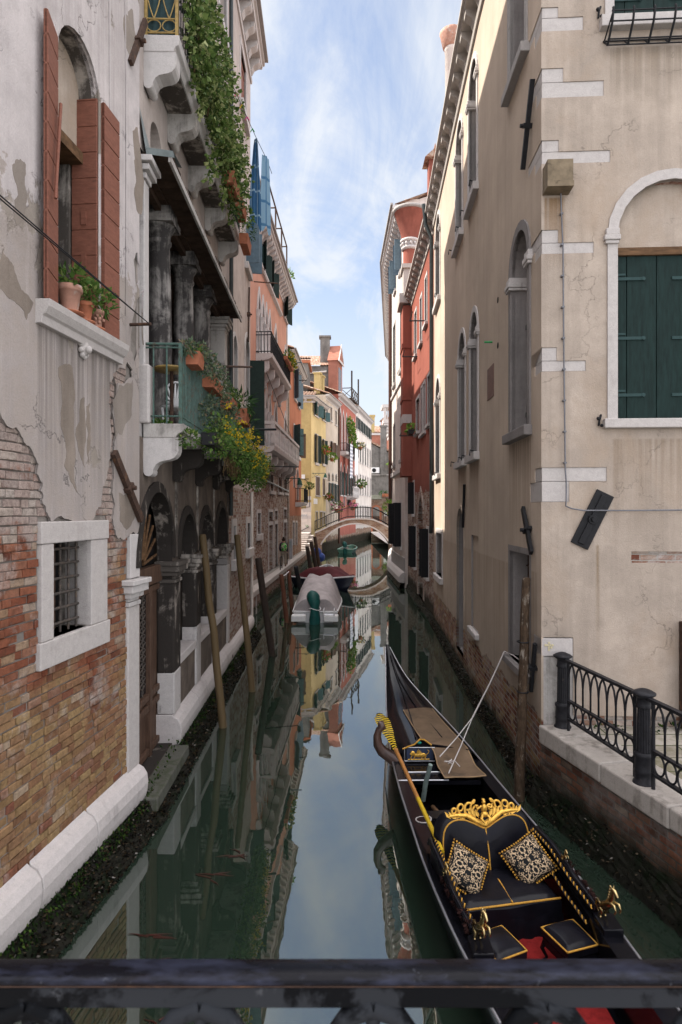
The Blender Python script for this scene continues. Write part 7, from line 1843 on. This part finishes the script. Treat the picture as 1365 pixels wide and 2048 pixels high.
def horse(c, s_, f):
    """small rearing brass horse on a plinth; f = facing direction"""
    c = Vector(c); f = Vector(f).normalized(); sd = Vector((-f.y, f.x, 0)); U = Vector((0, 0, 1)); P_ = lambda a, b_, z: c + f * a * s_ + sd * b_ * s_ + U * z * s_
    q = MB(); q.tube([P_(-.10, 0, .10), P_(-.06, 0, .14), P_(.0, 0, .19), P_(.05, 0, .24), P_(.07, 0, .27)], [.035 * s_, .055 * s_, .048 * s_, .055 * s_, .03 * s_], 10)
    q.tube([P_(.05, 0, .25), P_(.075, 0, .32), P_(.08, 0, .38), P_(.09, 0, .40)], [.045 * s_, .034 * s_, .026 * s_, .02 * s_], 8); q.tube([P_(.06, 0, .40), P_(.10, 0, .39), P_(.15, 0, .345)], [.022 * s_, .026 * s_, .014 * s_], 8)
    for b_ in (-1, 1):
        q.tube([P_(-.09, .03 * b_, .11), P_(-.05, .035 * b_, .06), P_(-.10, .035 * b_, .03), P_(-.08, .035 * b_, .0)], [.03 * s_, .022 * s_, .014 * s_, .016 * s_], 6)
        q.tube([P_(.07, .03 * b_, .24), P_(.13, .035 * b_, .25), P_(.16, .035 * b_, .20), P_(.14, .035 * b_, .17)], [.022 * s_, .018 * s_, .012 * s_, .014 * s_], 6); q.tube([P_(.07, .015 * b_, .41), P_(.065, .02 * b_, .445)], [.01 * s_, .003 * s_], 5)
    q.tube([P_(-.11, 0, .12), P_(-.17, 0, .15), P_(-.19, 0, .08), P_(-.16, 0, .02)], [.012 * s_, .022 * s_, .02 * s_, .008 * s_], 6)
    for k in range(5): q.ball(P_(.035 - .008 * k, 0, .41 - .035 * k), .017 * s_, 6, 5)
    return q
MB().box((1.10, 5.2, .55), (1.28, 5.44, .628)).build('plinth', M.gblack, GON, bevel=.01); MB().box((2.31, 5.5, .55), (2.49, 5.74, .628)).build('plinth', M.gblack, GON, bevel=.01)
horse((1.19, 5.32, .63), .75, (.25, -1, 0)).build('brass_horse', M.brass, GON); horse((2.40, 5.62, .63), .78, (.35, -1, 0)).build('brass_horse', M.brass, GON)
for c in ((1.02, 6.1, .74), (2.27, 6.35, .74)):
    horse(c, .34, (.2, -1, 0)).build('brass_finial', M.brass, GON)
# loveseat
O = Vector((1.63, 6.42, .12)); ra = rad(11); cA, sA = math.cos(ra), math.sin(ra)
Lc = lambda x, y, z: O + Vector((x * cA - y * sA, x * sA + y * cA, z))
SEAT = thing('loveseat', 'black leather loveseat with gold piping and a gilded carved crest', 'seat', O)
def cushion(fn, w, d, h, nm, m_, par, r=.07, puff=.03, n_=14):
    """soft rounded slab; fn maps local coords to world"""
    q = MB(); vs = []
    for j in range(n_ + 1):
        for i in range(n_ + 1):
            a, b_ = -1 + 2 * i / n_, -1 + 2 * j / n_; e = max(abs(a), abs(b_)); rr = max(0, (e - .86) / .14)
            vs.append(fn(a * w / 2, b_ * d / 2, h + puff * (1 - a * a) * (1 - b_ * b_) - r * rr * rr))
    q.add(vs, [(j * (n_ + 1) + i, j * (n_ + 1) + i + 1, (j + 1) * (n_ + 1) + i + 1, (j + 1) * (n_ + 1) + i) for j in range(n_) for i in range(n_)], True)
    ed = [(-w / 2 + w * i / n_, -d / 2) for i in range(n_)] + [(w / 2, -d / 2 + d * i / n_) for i in range(n_)] + [(w / 2 - w * i / n_, d / 2) for i in range(n_)] + [(-w / 2, d / 2 - d * i / n_) for i in range(n_)]
    k = len(ed); q.add([fn(x, y, h - r) for x, y in ed] + [fn(x, y, 0) for x, y in ed], [(i, (i + 1) % k, k + (i + 1) % k, k + i) for i in range(k)])
    return q.build(nm, m_, par), ed
sc_, ed = cushion(lambda x, y, z: Lc(x * (1 + .0 * y), y, .16 + z + .012 * math.sin(9 * x + 2) * math.sin(7 * y)), 1.04, .60, .20, 'seat', M.leather, SEAT, .05, .03)
q = MB().tube([Lc(x * .985, y * .97, .16 + .178) for x, y in ed[14:] + ed[:14] + [ed[14]]][28:] , .0085, 6); q.tube([Lc(x * .985, -.292, .335) for x in (-.52, -.26, 0, .26, .52)], .0085, 6); q.tube([Lc(0, -.29, .345), Lc(0, 0, .388), Lc(0, .29, .372)], .0085, 6); q.build('piping', M.goldcord, sc_)
q = MB(); vs = []
for i in range(25):
    x = -.53 + 1.06 * i / 24; vs += [Lc(x, -.30 - .012 * math.sin(i * 1.1), .20), Lc(x * 1.01, -.31 - .03 * math.sin(i * .9) ** 2, .0)]
q.add(vs, [(2 * i, 2 * i + 2, 2 * i + 3, 2 * i + 1) for i in range(24)], True); q.build('skirt', M.leather, SEAT)
ol = [(-.52, .30), (-.545, .48), (-.545, .66), (-.51, .81), (-.41, .89), (-.27, .895), (-.13, .84), (0, .785), (.13, .84), (.27, .895), (.41, .89), (.51, .81), (.545, .66), (.545, .48), (.52, .30)]
def smooth(p, k=4):
    o = []
    for i in range(len(p) - 1):
        a, b_, c, d = p[max(i - 1, 0)], p[i], p[i + 1], p[min(i + 2, len(p) - 1)]
        for j in range(k):
            t = j / k; o.append(tuple(.5 * (2 * b_[m_] + (c[m_] - a[m_]) * t + (2 * a[m_] - 5 * b_[m_] + 4 * c[m_] - d[m_]) * t * t + (3 * b_[m_] - a[m_] - 3 * c[m_] + d[m_]) * t ** 3) for m_ in range(2)))
    return o + [p[-1]]
so_ = smooth(ol); Bk = lambda x, z, o=0: Lc(x, .30 + (z - .3) * .22 - o, z)
q = MB(); K = len(so_); lay = [(1.0, -.10), (1.0, .0), (.965, .03), (.88, .05), (.6, .075), (.3, .085)]; vs = []
cz = .56
for s_, o in lay: vs += [Bk(x * s_, cz + (z - cz) * s_, o) for x, z in so_]
q.add(vs, [(l * K + i, l * K + (i + 1) % K, (l + 1) * K + (i + 1) % K, (l + 1) * K + i) for l in range(len(lay) - 1) for i in range(K)], True); q.add(vs[-K:], [tuple(range(K))], True); q.add(vs[:K], [tuple(range(K))])
bk = q.build('backrest', M.leather, SEAT)
q = MB().tube([Bk(x * .90, cz + (z - cz) * .90, .048) for x, z in so_], .0085, 6); q.tube([Bk(0, .34, .09), Bk(0, .56, .092), Bk(0, .76, .05)], .0085, 6); q.build('piping', M.goldcord, bk)
q = MB()
def scroll(cx, z0, sg, h, w_, turns=1.4, r=.016):
    pts = []
    for i in range(26):
        t = i / 25; a = t * turns * 6.28; rr = w_ * (1 - t * .85); pts.append(Bk(cx + sg * (t * w_ * .3 + rr * math.sin(a) * .5), z0 + h * min(1, t * 2) + rr * .5 * (1 - math.cos(a)), .02))
    q.tube(pts, [r * (1 - .6 * i / 25) for i in range(26)], 6)
for sg in (-1, 1):
    q.tube([Bk(sg * x, z, .03) for x, z in ((.0, .79), (.10, .835), (.2, .895), (.31, .905), (.40, .90))], [.035, .03, .026, .02, .012], 8)
    for cx, z0, h, w_ in ((.07, .82, .10, .12), (.15, .87, .07, .13), (.24, .90, .04, .11), (.32, .90, .02, .08), (.10, .86, .14, .09)): scroll(sg * cx, z0, sg, h, w_)
    for k in range(9):
        x = .06 + .04 * k; q.leaf(Bk(sg * x, .86 + .02 * math.sin(k), .04), Bk(sg * (x + .05), .98 - .008 * k, .03) - Bk(sg * x, .86, .04), (0, -1, .3), .10, .04)
    q.tube([Bk(sg * .03, .98, .05), Bk(sg * .08, .96, .06), Bk(sg * .10, 1.0, .05)], [.012, .011, .008], 6)
    q.tube([Bk(sg * .02, .90, .05), Bk(sg * .05, .87, .08), Bk(sg * .02, .83, .09)], [.018, .016, .01], 6)
q.ball(Bk(0, .955, .05), .034, 10, 8, (1, .8, 1.5)); q.ball(Bk(0, 1.022, .055), .022, 8, 6); q.ball(Bk(0, .90, .05), .035, 8, 6, (1.2, .9, .9)); q.ball(Bk(0, 1.045, .05), .016, 6, 5, (1.4, 1, .6))
q.build('gilded_crest', M.gold, SEAT)
# cushions, stools
m, n = mat('damask'); tc0 = n.n('TexCoord').outputs['Object']; ab_ = n.n('VectorMath', operation='ABSOLUTE'); n.put(ab_.inputs[0], tc0); tc = ab_.outputs[0]; v1 = n.n('TexVoronoi', feature='SMOOTH_F1'); n.put(v1.inputs['Vector'], n.map(n.noise(tc, 9, 3, .5, 1.5, True), (1, 1, 1))); v1.inputs['Scale'].default_value = 3.2
n1 = n.noise(tc, 19, 2, .5, 2.6); sepm = n.ramp(n.math('ADD', n1, n.math('MULTIPLY', v1.outputs['Distance'], .25)), (.55, 0), (.575, 1)); n.out(n.bsdf(n.mix(sepm, (.42, .31, .20), (.008, .009, .010)), .9, bump=n.bump(n.noise(tc, 160, 2), .3, .003), spec=.15)); M.damask = m
def pillow(c, roll, yaw, lab):
    c = Vector(c); w_ = .40; n_ = 14; rt = Matrix.Rotation(yaw, 3, 'Z') @ Matrix.Rotation(rad(-38), 3, 'X') @ Matrix.Rotation(roll, 3, 'Y'); rot = Matrix.Identity(3); t = thing('cushion', lab, 'cushion', c, 'damask cushions on the loveseat'); q = MB()
    for sg in (-1, 1):
        vs = []
        for j in range(n_ + 1):
            for i in range(n_ + 1):
                a, b_ = -1 + 2 * i / n_, -1 + 2 * j / n_; th_ = .075 * ((1 - a ** 4) * (1 - b_ ** 4)) ** .6; k = 1 - .06 * (1 - (a * b_) ** 2); vs.append(c + rot @ Vector((a * w_ / 2 * k, sg * th_, b_ * w_ / 2 * k)))
        q.add(vs, [(j * (n_ + 1) + i, j * (n_ + 1) + i + 1, (j + 1) * (n_ + 1) + i + 1, (j + 1) * (n_ + 1) + i) for j in range(n_) for i in range(n_)], True)
    q.build('cover', M.damask, t, merge=True); q = MB()
    for k in range(15):
        s_ = -1 + 2 * k / 14
        for a, b_ in ((s_, -1), (s_, 1), (-1, s_), (1, s_)):
            kk = 1 - .05 * (1 - s_ * s_); q.ball(c + rot @ Vector((a * w_ / 2 * kk * 1.05, 0, b_ * w_ / 2 * kk * 1.05)), .0115, 6, 5)
    q.build('tassel_fringe', M.goldcord, t); t.rotation_euler = rt.to_euler()
pillow(Lc(-.36, .02, .53), rad(40), rad(22), 'black and cream damask cushion with gold tassels at the left of the loveseat'); pillow(Lc(.35, .06, .53), rad(52), rad(-14), 'black and cream damask cushion with gold tassels at the right of the loveseat')
def stool(c, rot, lab):
    c = Vector(c); f = lambda x, y, z: c + Vector((x * math.cos(rot) - y * math.sin(rot), x * math.sin(rot) + y * math.cos(rot), z)); t = thing('stool', lab, 'stool', c, 'small padded stools in the gondola')
    cu, e = cushion(lambda x, y, z: f(x * (1 + .25 * y), y, .24 + z), .34, .36, .09, 'seat', M.leather, t, .03, .03, 12)
    MB().tube([f(x * (1 + .25 * y) * .99, y * .99, .306) for x, y in e + [e[0]]], .009, 6).build('piping', M.goldcord, cu)
    MB().box((-.165, -.17, .15), (.165, .17, .24), lambda x, y, z: f(x * (1 + .25 * y), y, z)).build('frame', M.gblack, t, bevel=.012)
    for x in (-.15, .15):
        for y in (-.15, .15): MB().tube([f(x, y, .2), f(x * 1.15, y * 1.15, .12), f(x * .95, y * .95, .05), f(x * 1.1, y * 1.1, .0)], [.024, .02, .014, .018], 6).build('leg', M.gblack, t)
stool((1.42, 5.62, .12), rad(25), 'padded black stool with gold piping on the left, partly behind a brass horse'); stool((2.09, 5.72, .12), rad(18), 'padded black stool with gold piping on the right of the red carpet')
# oar, mat, stick, rope
OA = thing('oar', 'wooden oar with black and yellow striped blade lying along the gondola', 'oar', (.8, 8.5, .7))
A, B_ = Vector((.64, 10.45, .93)), Vector((1.055, 6.52, .76)); d = (B_ - A); sdv = Vector((1, .1, 0)); qk, qy = MB(), MB(); W_ = [.075, .115, .12, .112, .10, .088, .072, .058, .045, .036]; N_ = 34
for k in range(N_):
    t0, t1 = k / N_ * .36, (k + 1) / N_ * .36
    wd_ = lambda t: W_[min(9, int(t / .36 * 9.99))] + (0 if t > .02 else -.02)
    v = []
    for t in (t0, t1):
        c = A + d * t; w_ = wd_(t); v += [c - sdv * w_ + Vector((0, 0, .0)), c + Vector((0, 0, .018)), c + sdv * w_, c - Vector((0, 0, .018))]
    (qy if k % 2 else qk).add(v, [(i, (i + 1) % 4, 4 + (i + 1) % 4, 4 + i) for i in range(4)] + [(0, 1, 2, 3), (4, 5, 6, 7)])
qk.build('blade', M.gblack, OA); qy.build('blade_stripe', simple('yellow_paint', (.48, .33, .015), .5), OA)
MB().tube([A + d * .36, A + d * .55, A + d * .72], [.03, .028, .026], 8).build('shaft', simple('varnished_wood', (.30, .13, .035), .35, var=.25, sc=6, stretch=(6, 1, 6)), OA); MB().tube([A + d * .72, A + d * .86, B_], [.027, .027, .025], 8).build('grip', simple('yellow_grip', (.42, .28, .015), .45), OA)
le = [(1.09, 10.95), (1.17, 10.2), (1.23, 9.65), (1.27, 9.45), (1.38, 9.3), (1.41, 9.0), (1.44, 8.68)]; re_ = [(1.62, 11.1), (1.74, 10.3), (1.84, 9.75), (1.88, 9.5), (1.93, 9.25), (1.97, 9.0), (2.03, 8.75)]
le, re_ = smooth(le, 5), smooth(re_, 5); vs = []
for (a, b_), (c, e) in zip(le, re_):
    for k in range(9):
        t = k / 8; x, y = a + (c - a) * t, b_ + (e - b_) * t; z = gz(x, max(y, 9.4)) if y > 9.4 else gz(x, 9.4) + (.585 - gz(x, 9.4)) * min(1, (9.4 - y) / .3); l_, r_ = cr(GT, y)[:2]; z = max(z, .59)
        vs.append((x, y, z + .02 + .006 * math.sin(x * 11 + y * 4)))
n_ = len(le); q = MB().add(vs, [(i * 9 + k, i * 9 + k + 1, (i + 1) * 9 + k + 1, (i + 1) * 9 + k) for i in range(n_ - 1) for k in range(8)], True)
MT = tag(q.build('deck_mat', simple('brown_mat', (.115, .078, .05), .9, var=.22, sc=4, bump=.5, c2=(.07, .05, .035), thr=.56, spec=.15)), 'worn brown rubber mat lying on the stern deck of the gondola', 'mat')
ed_ = [Vector(vs[i * 9]) for i in range(n_)] + [Vector(vs[(n_ - 1) * 9 + k]) for k in range(1, 9)] + [Vector(vs[i * 9 + 8]) for i in range(n_ - 2, -1, -1)]; MB().tube(ed_, .010, 5).build('bound_edge', simple('tan_binding', (.24, .16, .09), .8), MT)
tag(MB().tube([(1.12, 8.55, .36), (1.15, 8.5, .62), (1.205, 8.42, .9)], [.035, .034, .03], 8).build('fender_post', simple('grey_green_wood', (.13, .17, .16), .8, var=.3, sc=8)), 'grey green wooden stick standing in the gondola well beside the step', 'stick')
q = MB(); J = Vector((2.08, 9.9, 1.05)); T_ = Vector((2.93, 11.22, 1.80)); rope_m = simple('rope', (.40, .37, .36), .9, var=.2, sc=60, bump=.4)
for E_ in (Vector((1.42, 9.0, .78)), Vector((1.50, 8.72, .66))): q.tube([J, J.lerp(E_, .5) + Vector((0, 0, -.02)), E_], .009, 5)
q.tube([T_, T_.lerp(J, .5) + Vector((0, 0, -.03)), J], .013, 6); q.tube([T_, T_ + Vector((.05, -.4, .02)), T_ + Vector((.1, -1.0, .0))], .010, 5)
c = Vector((1.53, 8.95, .70)); q.tube([c + Vector((.05 * math.cos(a), .04 * math.sin(a), .01 * a)) for a in [i * .7 for i in range(10)]], .009, 5); q.tube([c, c + Vector((.1, .05, .03)), c + Vector((.16, -.05, -.02))], .008, 5)
tag(q.build('mooring_rope', rope_m), 'pale mooring rope from the low window sill down to the gondola mat', 'rope')
tag(MB().tube([(1.0 + .07 * math.cos(a) * (1 + .02 * a), 7.6 + .09 * math.sin(a), .50 + .004 * a) for a in [i * .5 for i in range(40)]], .008, 5).build('coiled_rope', rope_m), 'small coil of thin rope beside the loveseat on the left deck', 'rope')
# ------------------------------------------------------------------ motor boats
def boat(name, lab, stern, bow, W_, H_, hm, rim, cover=None, cm_=None, motor=None, lift=.5, inner=None, flat=.9):
    s0, b0_ = Vector((*stern, 0)), Vector((*bow, 0)); d = b0_ - s0; L_ = d.length; d.normalize(); sd = Vector((d.y, -d.x, 0)); t_ = thing(name, lab, 'boat', s0.lerp(b0_, .4)); n_ = 18
    hw = lambda t: W_ / 2 * (flat + (1 - flat) * min(1, t * 2.5)) * (1 if t < .45 else math.cos((t - .45) / .55 * math.pi / 2) ** .75); sh = lambda t: H_ * (.82 + .5 * t * t)
    P_ = lambda t, x, z: s0 + d * (t * L_) + sd * x + Vector((0, 0, z)); q = MB(); vs = []
    for i in range(n_ + 1):
        t = i / n_; w_ = hw(t) + .02; z = sh(t)
        vs += [P_(t, -w_, z), P_(t - .07 * t ** 3, -w_ * .93, z * .45), P_(t - .17 * t ** 3, -w_ * .6, -.25), P_(t - .17 * t ** 3, w_ * .6, -.25), P_(t - .07 * t ** 3, w_ * .93, z * .45), P_(t, w_, z)]
    q.add(vs, [(i * 6 + k, i * 6 + k + 1, (i + 1) * 6 + k + 1, (i + 1) * 6 + k) for i in range(n_) for k in range(5)], True); q.add(vs[:6], [(0, 1, 2, 3, 4, 5)]); q.build('hull', hm, t_)
    q = MB()
    for sg in (-1, 1): q.tube([P_(i / n_, sg * (hw(i / n_) + .02), sh(i / n_) + .01) for i in range(n_ + 1)], .045, 6)
    q.tube([P_(0, -hw(0), sh(0)), P_(0, hw(0), sh(0))], .045, 6); q.build('rub_rail', rim, t_)
    q = MB(); vs = []; m_ = 12
    for i in range(n_ + 1):
        t = i / n_; w_ = hw(t)
        for k in range(m_ + 1):
            a = -1 + 2 * k / m_
            if cover: z = sh(t) + .03 + cover(t) * (1 - max(0, (abs(a) - .42) / .58) ** 2.2) + .055 * math.sin(7 * a + 9 * t) * (1 - a * a) * min(1, t * 4) + .06 * abs(math.sin(t * 11 + a * 2.5)) * (1 - a * a); x = a * (w_ + .03 * (abs(a) > .9))
            else: z = sh(t) - .05 - .28 * (1 - abs(a) ** 6); x = a * w_ * .96
            vs.append(P_(t, x, z))
    q.add(vs, [(i * (m_ + 1) + k, i * (m_ + 1) + k + 1, (i + 1) * (m_ + 1) + k + 1, (i + 1) * (m_ + 1) + k) for i in range(n_) for k in range(m_)], True)
    if cover: q.add(vs[:m_ + 1] + [P_(-.004, (-1 + 2 * k / m_) * hw(0), sh(0) - .02) for k in range(m_ + 1)], [(k, k + 1, m_ + 2 + k, m_ + 1 + k) for k in range(m_)], True)
    q.build('tarpaulin' if cover else 'cockpit', cm_ or M.white, t_)
    if motor:
        q = MB(); c = P_(-.03, .0, H_ * .8)
        q.tube([P_(-.05, 0, -.15), P_(-.05, 0, .15), P_(-.045, 0, .45), P_(-.04, 0, .62), P_(-.02, -.03, .82), P_(.015, -.09, 1.0), P_(.035, -.14, 1.12), P_(.045, -.17, 1.2)], [.2, .24, .19, .17, .25, .28, .2, .07], 11, flat=.85)
        b_ = q.build('outboard_motor', motor, t_); MB().tube([P_(-.04, 0, .58) + (d * math.cos(a) + sd * math.sin(a)) * .23 + Vector((0, 0, .04 * math.sin(a * 2))) for a in [i * .4 for i in range(17)]], .014, 5).build('tie_cord', M.cloth_w, b_)
    return t_, P_, sh, hw
M.navy = simple('navy_hull', (.010, .014, .035), .3, spec=.5); M.greycloth = simple('grey_tarp', (.33, .30, .305), .85, var=.22, sc=2.5, bump=.6); M.maroon = simple('maroon_tarp', (.085, .018, .022), .75, var=.2, sc=3, bump=.3); M.tealc = simple('teal_cover', (.006, .060, .055), .5, var=.3, sc=5, bump=.4)
bt, P_, sh, hw = boat('motorboat', 'white motorboat under a pale grey tarpaulin with teal covered outboard', (-1.0, 24.3), (-.85, 29.8), 1.85, .52, M.white, M.white, lambda t: 1.02 * max(0, min(1, t * 1.9 + .3)) ** .75 * max(0, min(1, (1 - t) * 2.2)), M.greycloth, M.tealc)
for sg in (-1, 1):
    q = MB().box((-.28, -.25, .10), (.28, .22, .34), lambda x, y, z: P_(-.03, sg * .62 + x, z) + Vector((0, y, 0))); q.build('swim_platform', M.white, bt, bevel=.03)
q = MB(); 
for x in (.35, .75): q.tube([P_(-.07, x, .12), P_(-.07, x, .55), P_(.02, x, .58)], .025, 6)
for z in (.2, .38): q.tube([P_(-.07, .35, z), P_(-.07, .75, z)], .022, 6)
q.build('ladder', M.trim, bt)
boat('motorboat', 'navy hulled motorboat under a maroon cover, bow pointing across the canal', (-2.3, 37.2), (.72, 33.7), 1.8, .62, M.navy, M.white, lambda t: .5 * max(0, min(1, t * 4)) * max(0, min(1, (.86 - t) * 4)), M.maroon, None)
boat('rowing_boat', 'small open white boat moored behind the navy boat', (-1.0, 39.5), (-.95, 43.2), 1.35, .5, M.white, M.white, None, simple('pale_blue_inside', (.12, .22, .26), .6), None, flat=.95)
boat('rowing_boat', 'small green boat with teal covered outboard seen through the bridge arch', (.45, 65.2), (1.25, 69.0), 1.7, .5, simple('green_hull', (.06, .15, .12), .5), simple('mint_rail', (.25, .42, .36), .5), None, simple('brown_inside', (.12, .09, .08), .7), M.tealc, flat=.95)
# ------------------------------------------------------------------ pedestrian
def skinmesh(pts, eds, rs, sub=2):
    me = bpy.data.meshes.new('t'); me.from_pydata([Vector(p) for p in pts], eds, []); o = bpy.data.objects.new('t', me); COL.objects.link(o)
    sk = o.modifiers.new('s', 'SKIN'); sk.use_smooth_shade = True; ss = o.modifiers.new('u', 'SUBSURF'); ss.levels = sub
    for v, r in zip(me.skin_vertices[0].data, rs): v.radius = (r, r) if not isinstance(r, tuple) else r
    me.skin_vertices[0].data[0].use_root = True
    dg = bpy.context.evaluated_depsgraph_get(); m2 = bpy.data.meshes.new_from_object(o.evaluated_get(dg)); bpy.data.objects.remove(o)
    q = MB().add([v.co for v in m2.vertices], [tuple(p.vertices) for p in m2.polygons], True); bpy.data.meshes.remove(m2); return q
PO = Vector((-3.42, 37.3, 1.062)); W3 = lambda l: [PO + Vector(p) for p in l]
PE = thing('person', 'person in dark patterned jacket and beige trousers with a bright green backpack, walking away', 'person', PO)
body = [(0, 0, .88), (0, .01, 1.08), (0, .0, 1.30), (0, .02, 1.42), (0, .05, 1.52), (0, .06, 1.60), (.17, 0, 1.34), (.22, -.04, 1.08), (.20, .10, .86), (.20, .16, .80), (-.17, 0, 1.34), (-.22, .02, 1.08), (-.20, .14, .88), (-.20, .19, .82), (.09, 0, .82), (.10, .12, .47), (.10, .08, .08), (.10, .20, .03), (-.09, 0, .82), (-.10, -.02, .46), (-.10, -.22, .12), (-.10, -.12, .03)]
be = [(0, 1), (1, 2), (2, 3), (3, 4), (4, 5), (2, 6), (6, 7), (7, 8), (8, 9), (2, 10), (10, 11), (11, 12), (12, 13), (0, 14), (14, 15), (15, 16), (16, 17), (0, 18), (18, 19), (19, 20), (20, 21)]
br = [.12, .12, .13, .055, .09, .085, .06, .045, .035, .03, .06, .045, .035, .03, .085, .06, .042, .035, .085, .06, .042, .035]
skinmesh(W3(body), be, br).build('body', simple('skin', (.40, .23, .16), .6, var=.05), PE)
skinmesh(W3(body[:4] + body[6:9] + body[10:13]), [(0, 1), (1, 2), (2, 3), (2, 4), (4, 5), (5, 6), (2, 7), (7, 8), (8, 9)], [(.19, .15), (.17, .14), (.17, .13), .07, .085, .065, .055, .085, .065, .055]).build('jacket', simple('patterned_jacket', (.035, .03, .05), .85, var=.4, sc=30, c2=(.14, .10, .16), thr=.58), PE)
skinmesh(W3([body[0]] + body[14:17] + body[18:21]), [(0, 1), (1, 2), (2, 3), (0, 4), (4, 5), (5, 6)], [(.16, .13), .115, .085, .08, .115, .085, .08]).build('trousers', simple('beige_trousers', (.30, .26, .21), .9), PE)
q = MB()
for i in (16, 20): c = PO + Vector(body[i]); q.ball(c + Vector((0, .05, -.05)), .07, 8, 6, (.7, 1.6, .6))
q.build('shoe', M.groove, PE); MB().ball(PO + Vector((0, .055, 1.585)), .112, 12, 9, (.95, 1.05, 1.1)).ball(PO + Vector((0, -.03, 1.70)), .06, 8, 6).build('hair', simple('brown_hair', (.03, .018, .012), .6), PE)
m, n = mat('backpack_print'); nz_ = n.noise(n.pos, 9, 1, .5, .5, True); sx = n.xyz(nz_); pk = n.ramp(n.noise(n.pos, 14, 2), (.42, (.02, .30, .03)), (.50, (.03, .42, .05)), (.54, (.6, .6, .5)), (.6, (.55, .12, .08)), (.66, (.08, .2, .5)), (.74, (.6, .42, .05))); n.out(n.bsdf(pk, .7))
bpk = tag(MB().ball(PO + Vector((.05, -.24, 1.16)), .2, 14, 10, (.95, .62, 1.25)).build('backpack', m), 'bright green multicoloured backpack on the walking person', 'backpack')
q = MB()
for x in (-.1, .14): q.tube([PO + Vector((x, -.15, 1.33)), PO + Vector((x, -.02, 1.46)), PO + Vector((x, .14, 1.32))], .018, 5)
q.build('strap', M.groove, bpk)
c = Vector((-3.5, 43.6, 1.06)); t = thing('utility_box', 'tall pale grey electrical cabinet against the orange house corner', 'cabinet', c); MB().box(c + Vector((-.2, -.15, 0)), c + Vector((.12, .15, 1.35))).build('casing', simple('grey_cabinet', (.33, .33, .35), .5), t, bevel=.02); MB().box(c + Vector((-.14, -.16, .75)), c + Vector((.06, -.15, 1.2))).build('door', M.zinc, t)
for i, Y in enumerate((35.0, 37.6)):
    x = kx(Y) - .1; tag(MB().tube([(x, Y, 1.05), (x, Y, 1.75), (x + .02, Y + .5, 1.8), (x, Y + 1.0, 1.75), (x, Y + 1.0, 1.05)], .03, 6).build('handrail', M.iron), ('near' if i == 0 else 'far') + 'er iron hoop rail of the water stairs beside the walking person', 'handrail', 'iron hoop rails on the kerb')
# ------------------------------------------------------------------ floating weed, parapet rail of the bridge underfoot
wq = MB()
for (x, y) in ((-1.55, 5.2), (-1.35, 5.7), (-1.75, 5.9), (-1.45, 7.4), (-1.3, 7.8), (-1.9, 6.4)):
    for k in range(5):
        a = rnd(0, 6.28); p = Vector((x + rnd(-.1, .1), y + rnd(-.1, .1), .006)); pts = [p]
        for j in range(5): a += rnd(-.5, .5); p = p + Vector((math.cos(a), math.sin(a) * .5, 0)) * .05; pts.append(p)
        wq.tube(pts, [.007, .009, .008, .006, .004, .002], 4)
tag(wq.build('floating_weed', simple('red_weed', (.04, .012, .008), .5)), kind='stuff')
RAIL = thing('parapet_rail', 'worn dark blue black iron handrail of the bridge in the foreground', 'railing', (0, .8, 3.0))
FZ = Fac((-2.6, .79), (2.8, .79), 'S')
m, n = mat('worn_rail_paint'); p = n.pos; a = n.noise(n.map(p, (1, 3, 3)), 9, 7, .7); b_ = n.noise(n.map(p, (.6, 3, 3), (2, 0, 0)), 4, 5, .6); f_ = n.noise(p, 60, 4, .7)
c_ = n.mix(n.ramp(a, (.45, 0), (.62, 1)), (.003, .003, .005), (.018, .020, .034)); c_ = n.mix(n.ramp(b_, (.6, 0), (.68, 1)), c_, (.009, .005, .006)); c_ = n.mix(n.ramp(f_, (.66, 0), (.74, 1)), c_, (.045, .048, .06))
n.out(n.bsdf(c_, n.ramp(a, (.3, .2), (.7, .4)), .15, n.bump(a, .25, .003), .10)); M.railm = m
m, n = mat('worn_iron_bar'); p = n.pos; a = n.noise(p, 16, 7, .7); b_ = n.noise(p, 7, 6, .65, .4); c_ = n.mix(n.ramp(b_, (.46, 0), (.52, 1)), (.018, .020, .024), (.002, .0025, .0035)); c_ = n.mix(n.ramp(a, (.64, 0), (.70, 1)), c_, (.05, .053, .06)); z = n.xyz(p)[2]
n.out(n.bsdf(c_, .6, 0, n.bump(b_, .4, .003), .06)); M.barm = m
q = MB(); pr_ = [(-.022, 3.7135), (-.025, 3.718), (-.017, 3.7235), (.006, 3.7235), (.015, 3.7205), (.018, 3.716), (.014, 3.7125), (.0, 3.711)]
q.sweep(FZ, 0, FZ.L, pr_, True); q.build('handrail', M.railm, RAIL)
MB().fbox(FZ, 0, FZ.L, 3.7095, 3.711, -.01, .013).build('rust_seam', M.iron_rust, RAIL)
MB().fbox(FZ, 0, FZ.L, 3.684, 3.7095, -.004, .014).build('flat_bar', M.barm, RAIL, bevel=.002)
for k in range(25):
    u = .06 + k * .215; q = MB()
    for sg in (-1, 1):
        q.tube([FZ.P(u + sg * x, z, .008) for x, z in ((.0, 3.683), (.03, 3.672), (.055, 3.64), (.06, 3.58), (.04, 3.53), (.01, 3.52))], [.013, .013, .011, .010, .009, .008], 6)
    q.tube([FZ.P(u, 3.683, .008), FZ.P(u, 2.75, .008)], .009, 6); q.build('scroll_baluster', M.barm, RAIL)
MB().fbox(FZ, 0, FZ.L, 2.73, 2.77, -.015, .03).build('bottom_bar', M.barm, RAIL)
BD = tag(MB().box((-3.6, -2.2, 2.2), (4.4, .86, 2.62)).build('bridge_deck', M.stone_quay), 'stone deck of the bridge underfoot, carrying the foreground handrail', 'bridge')
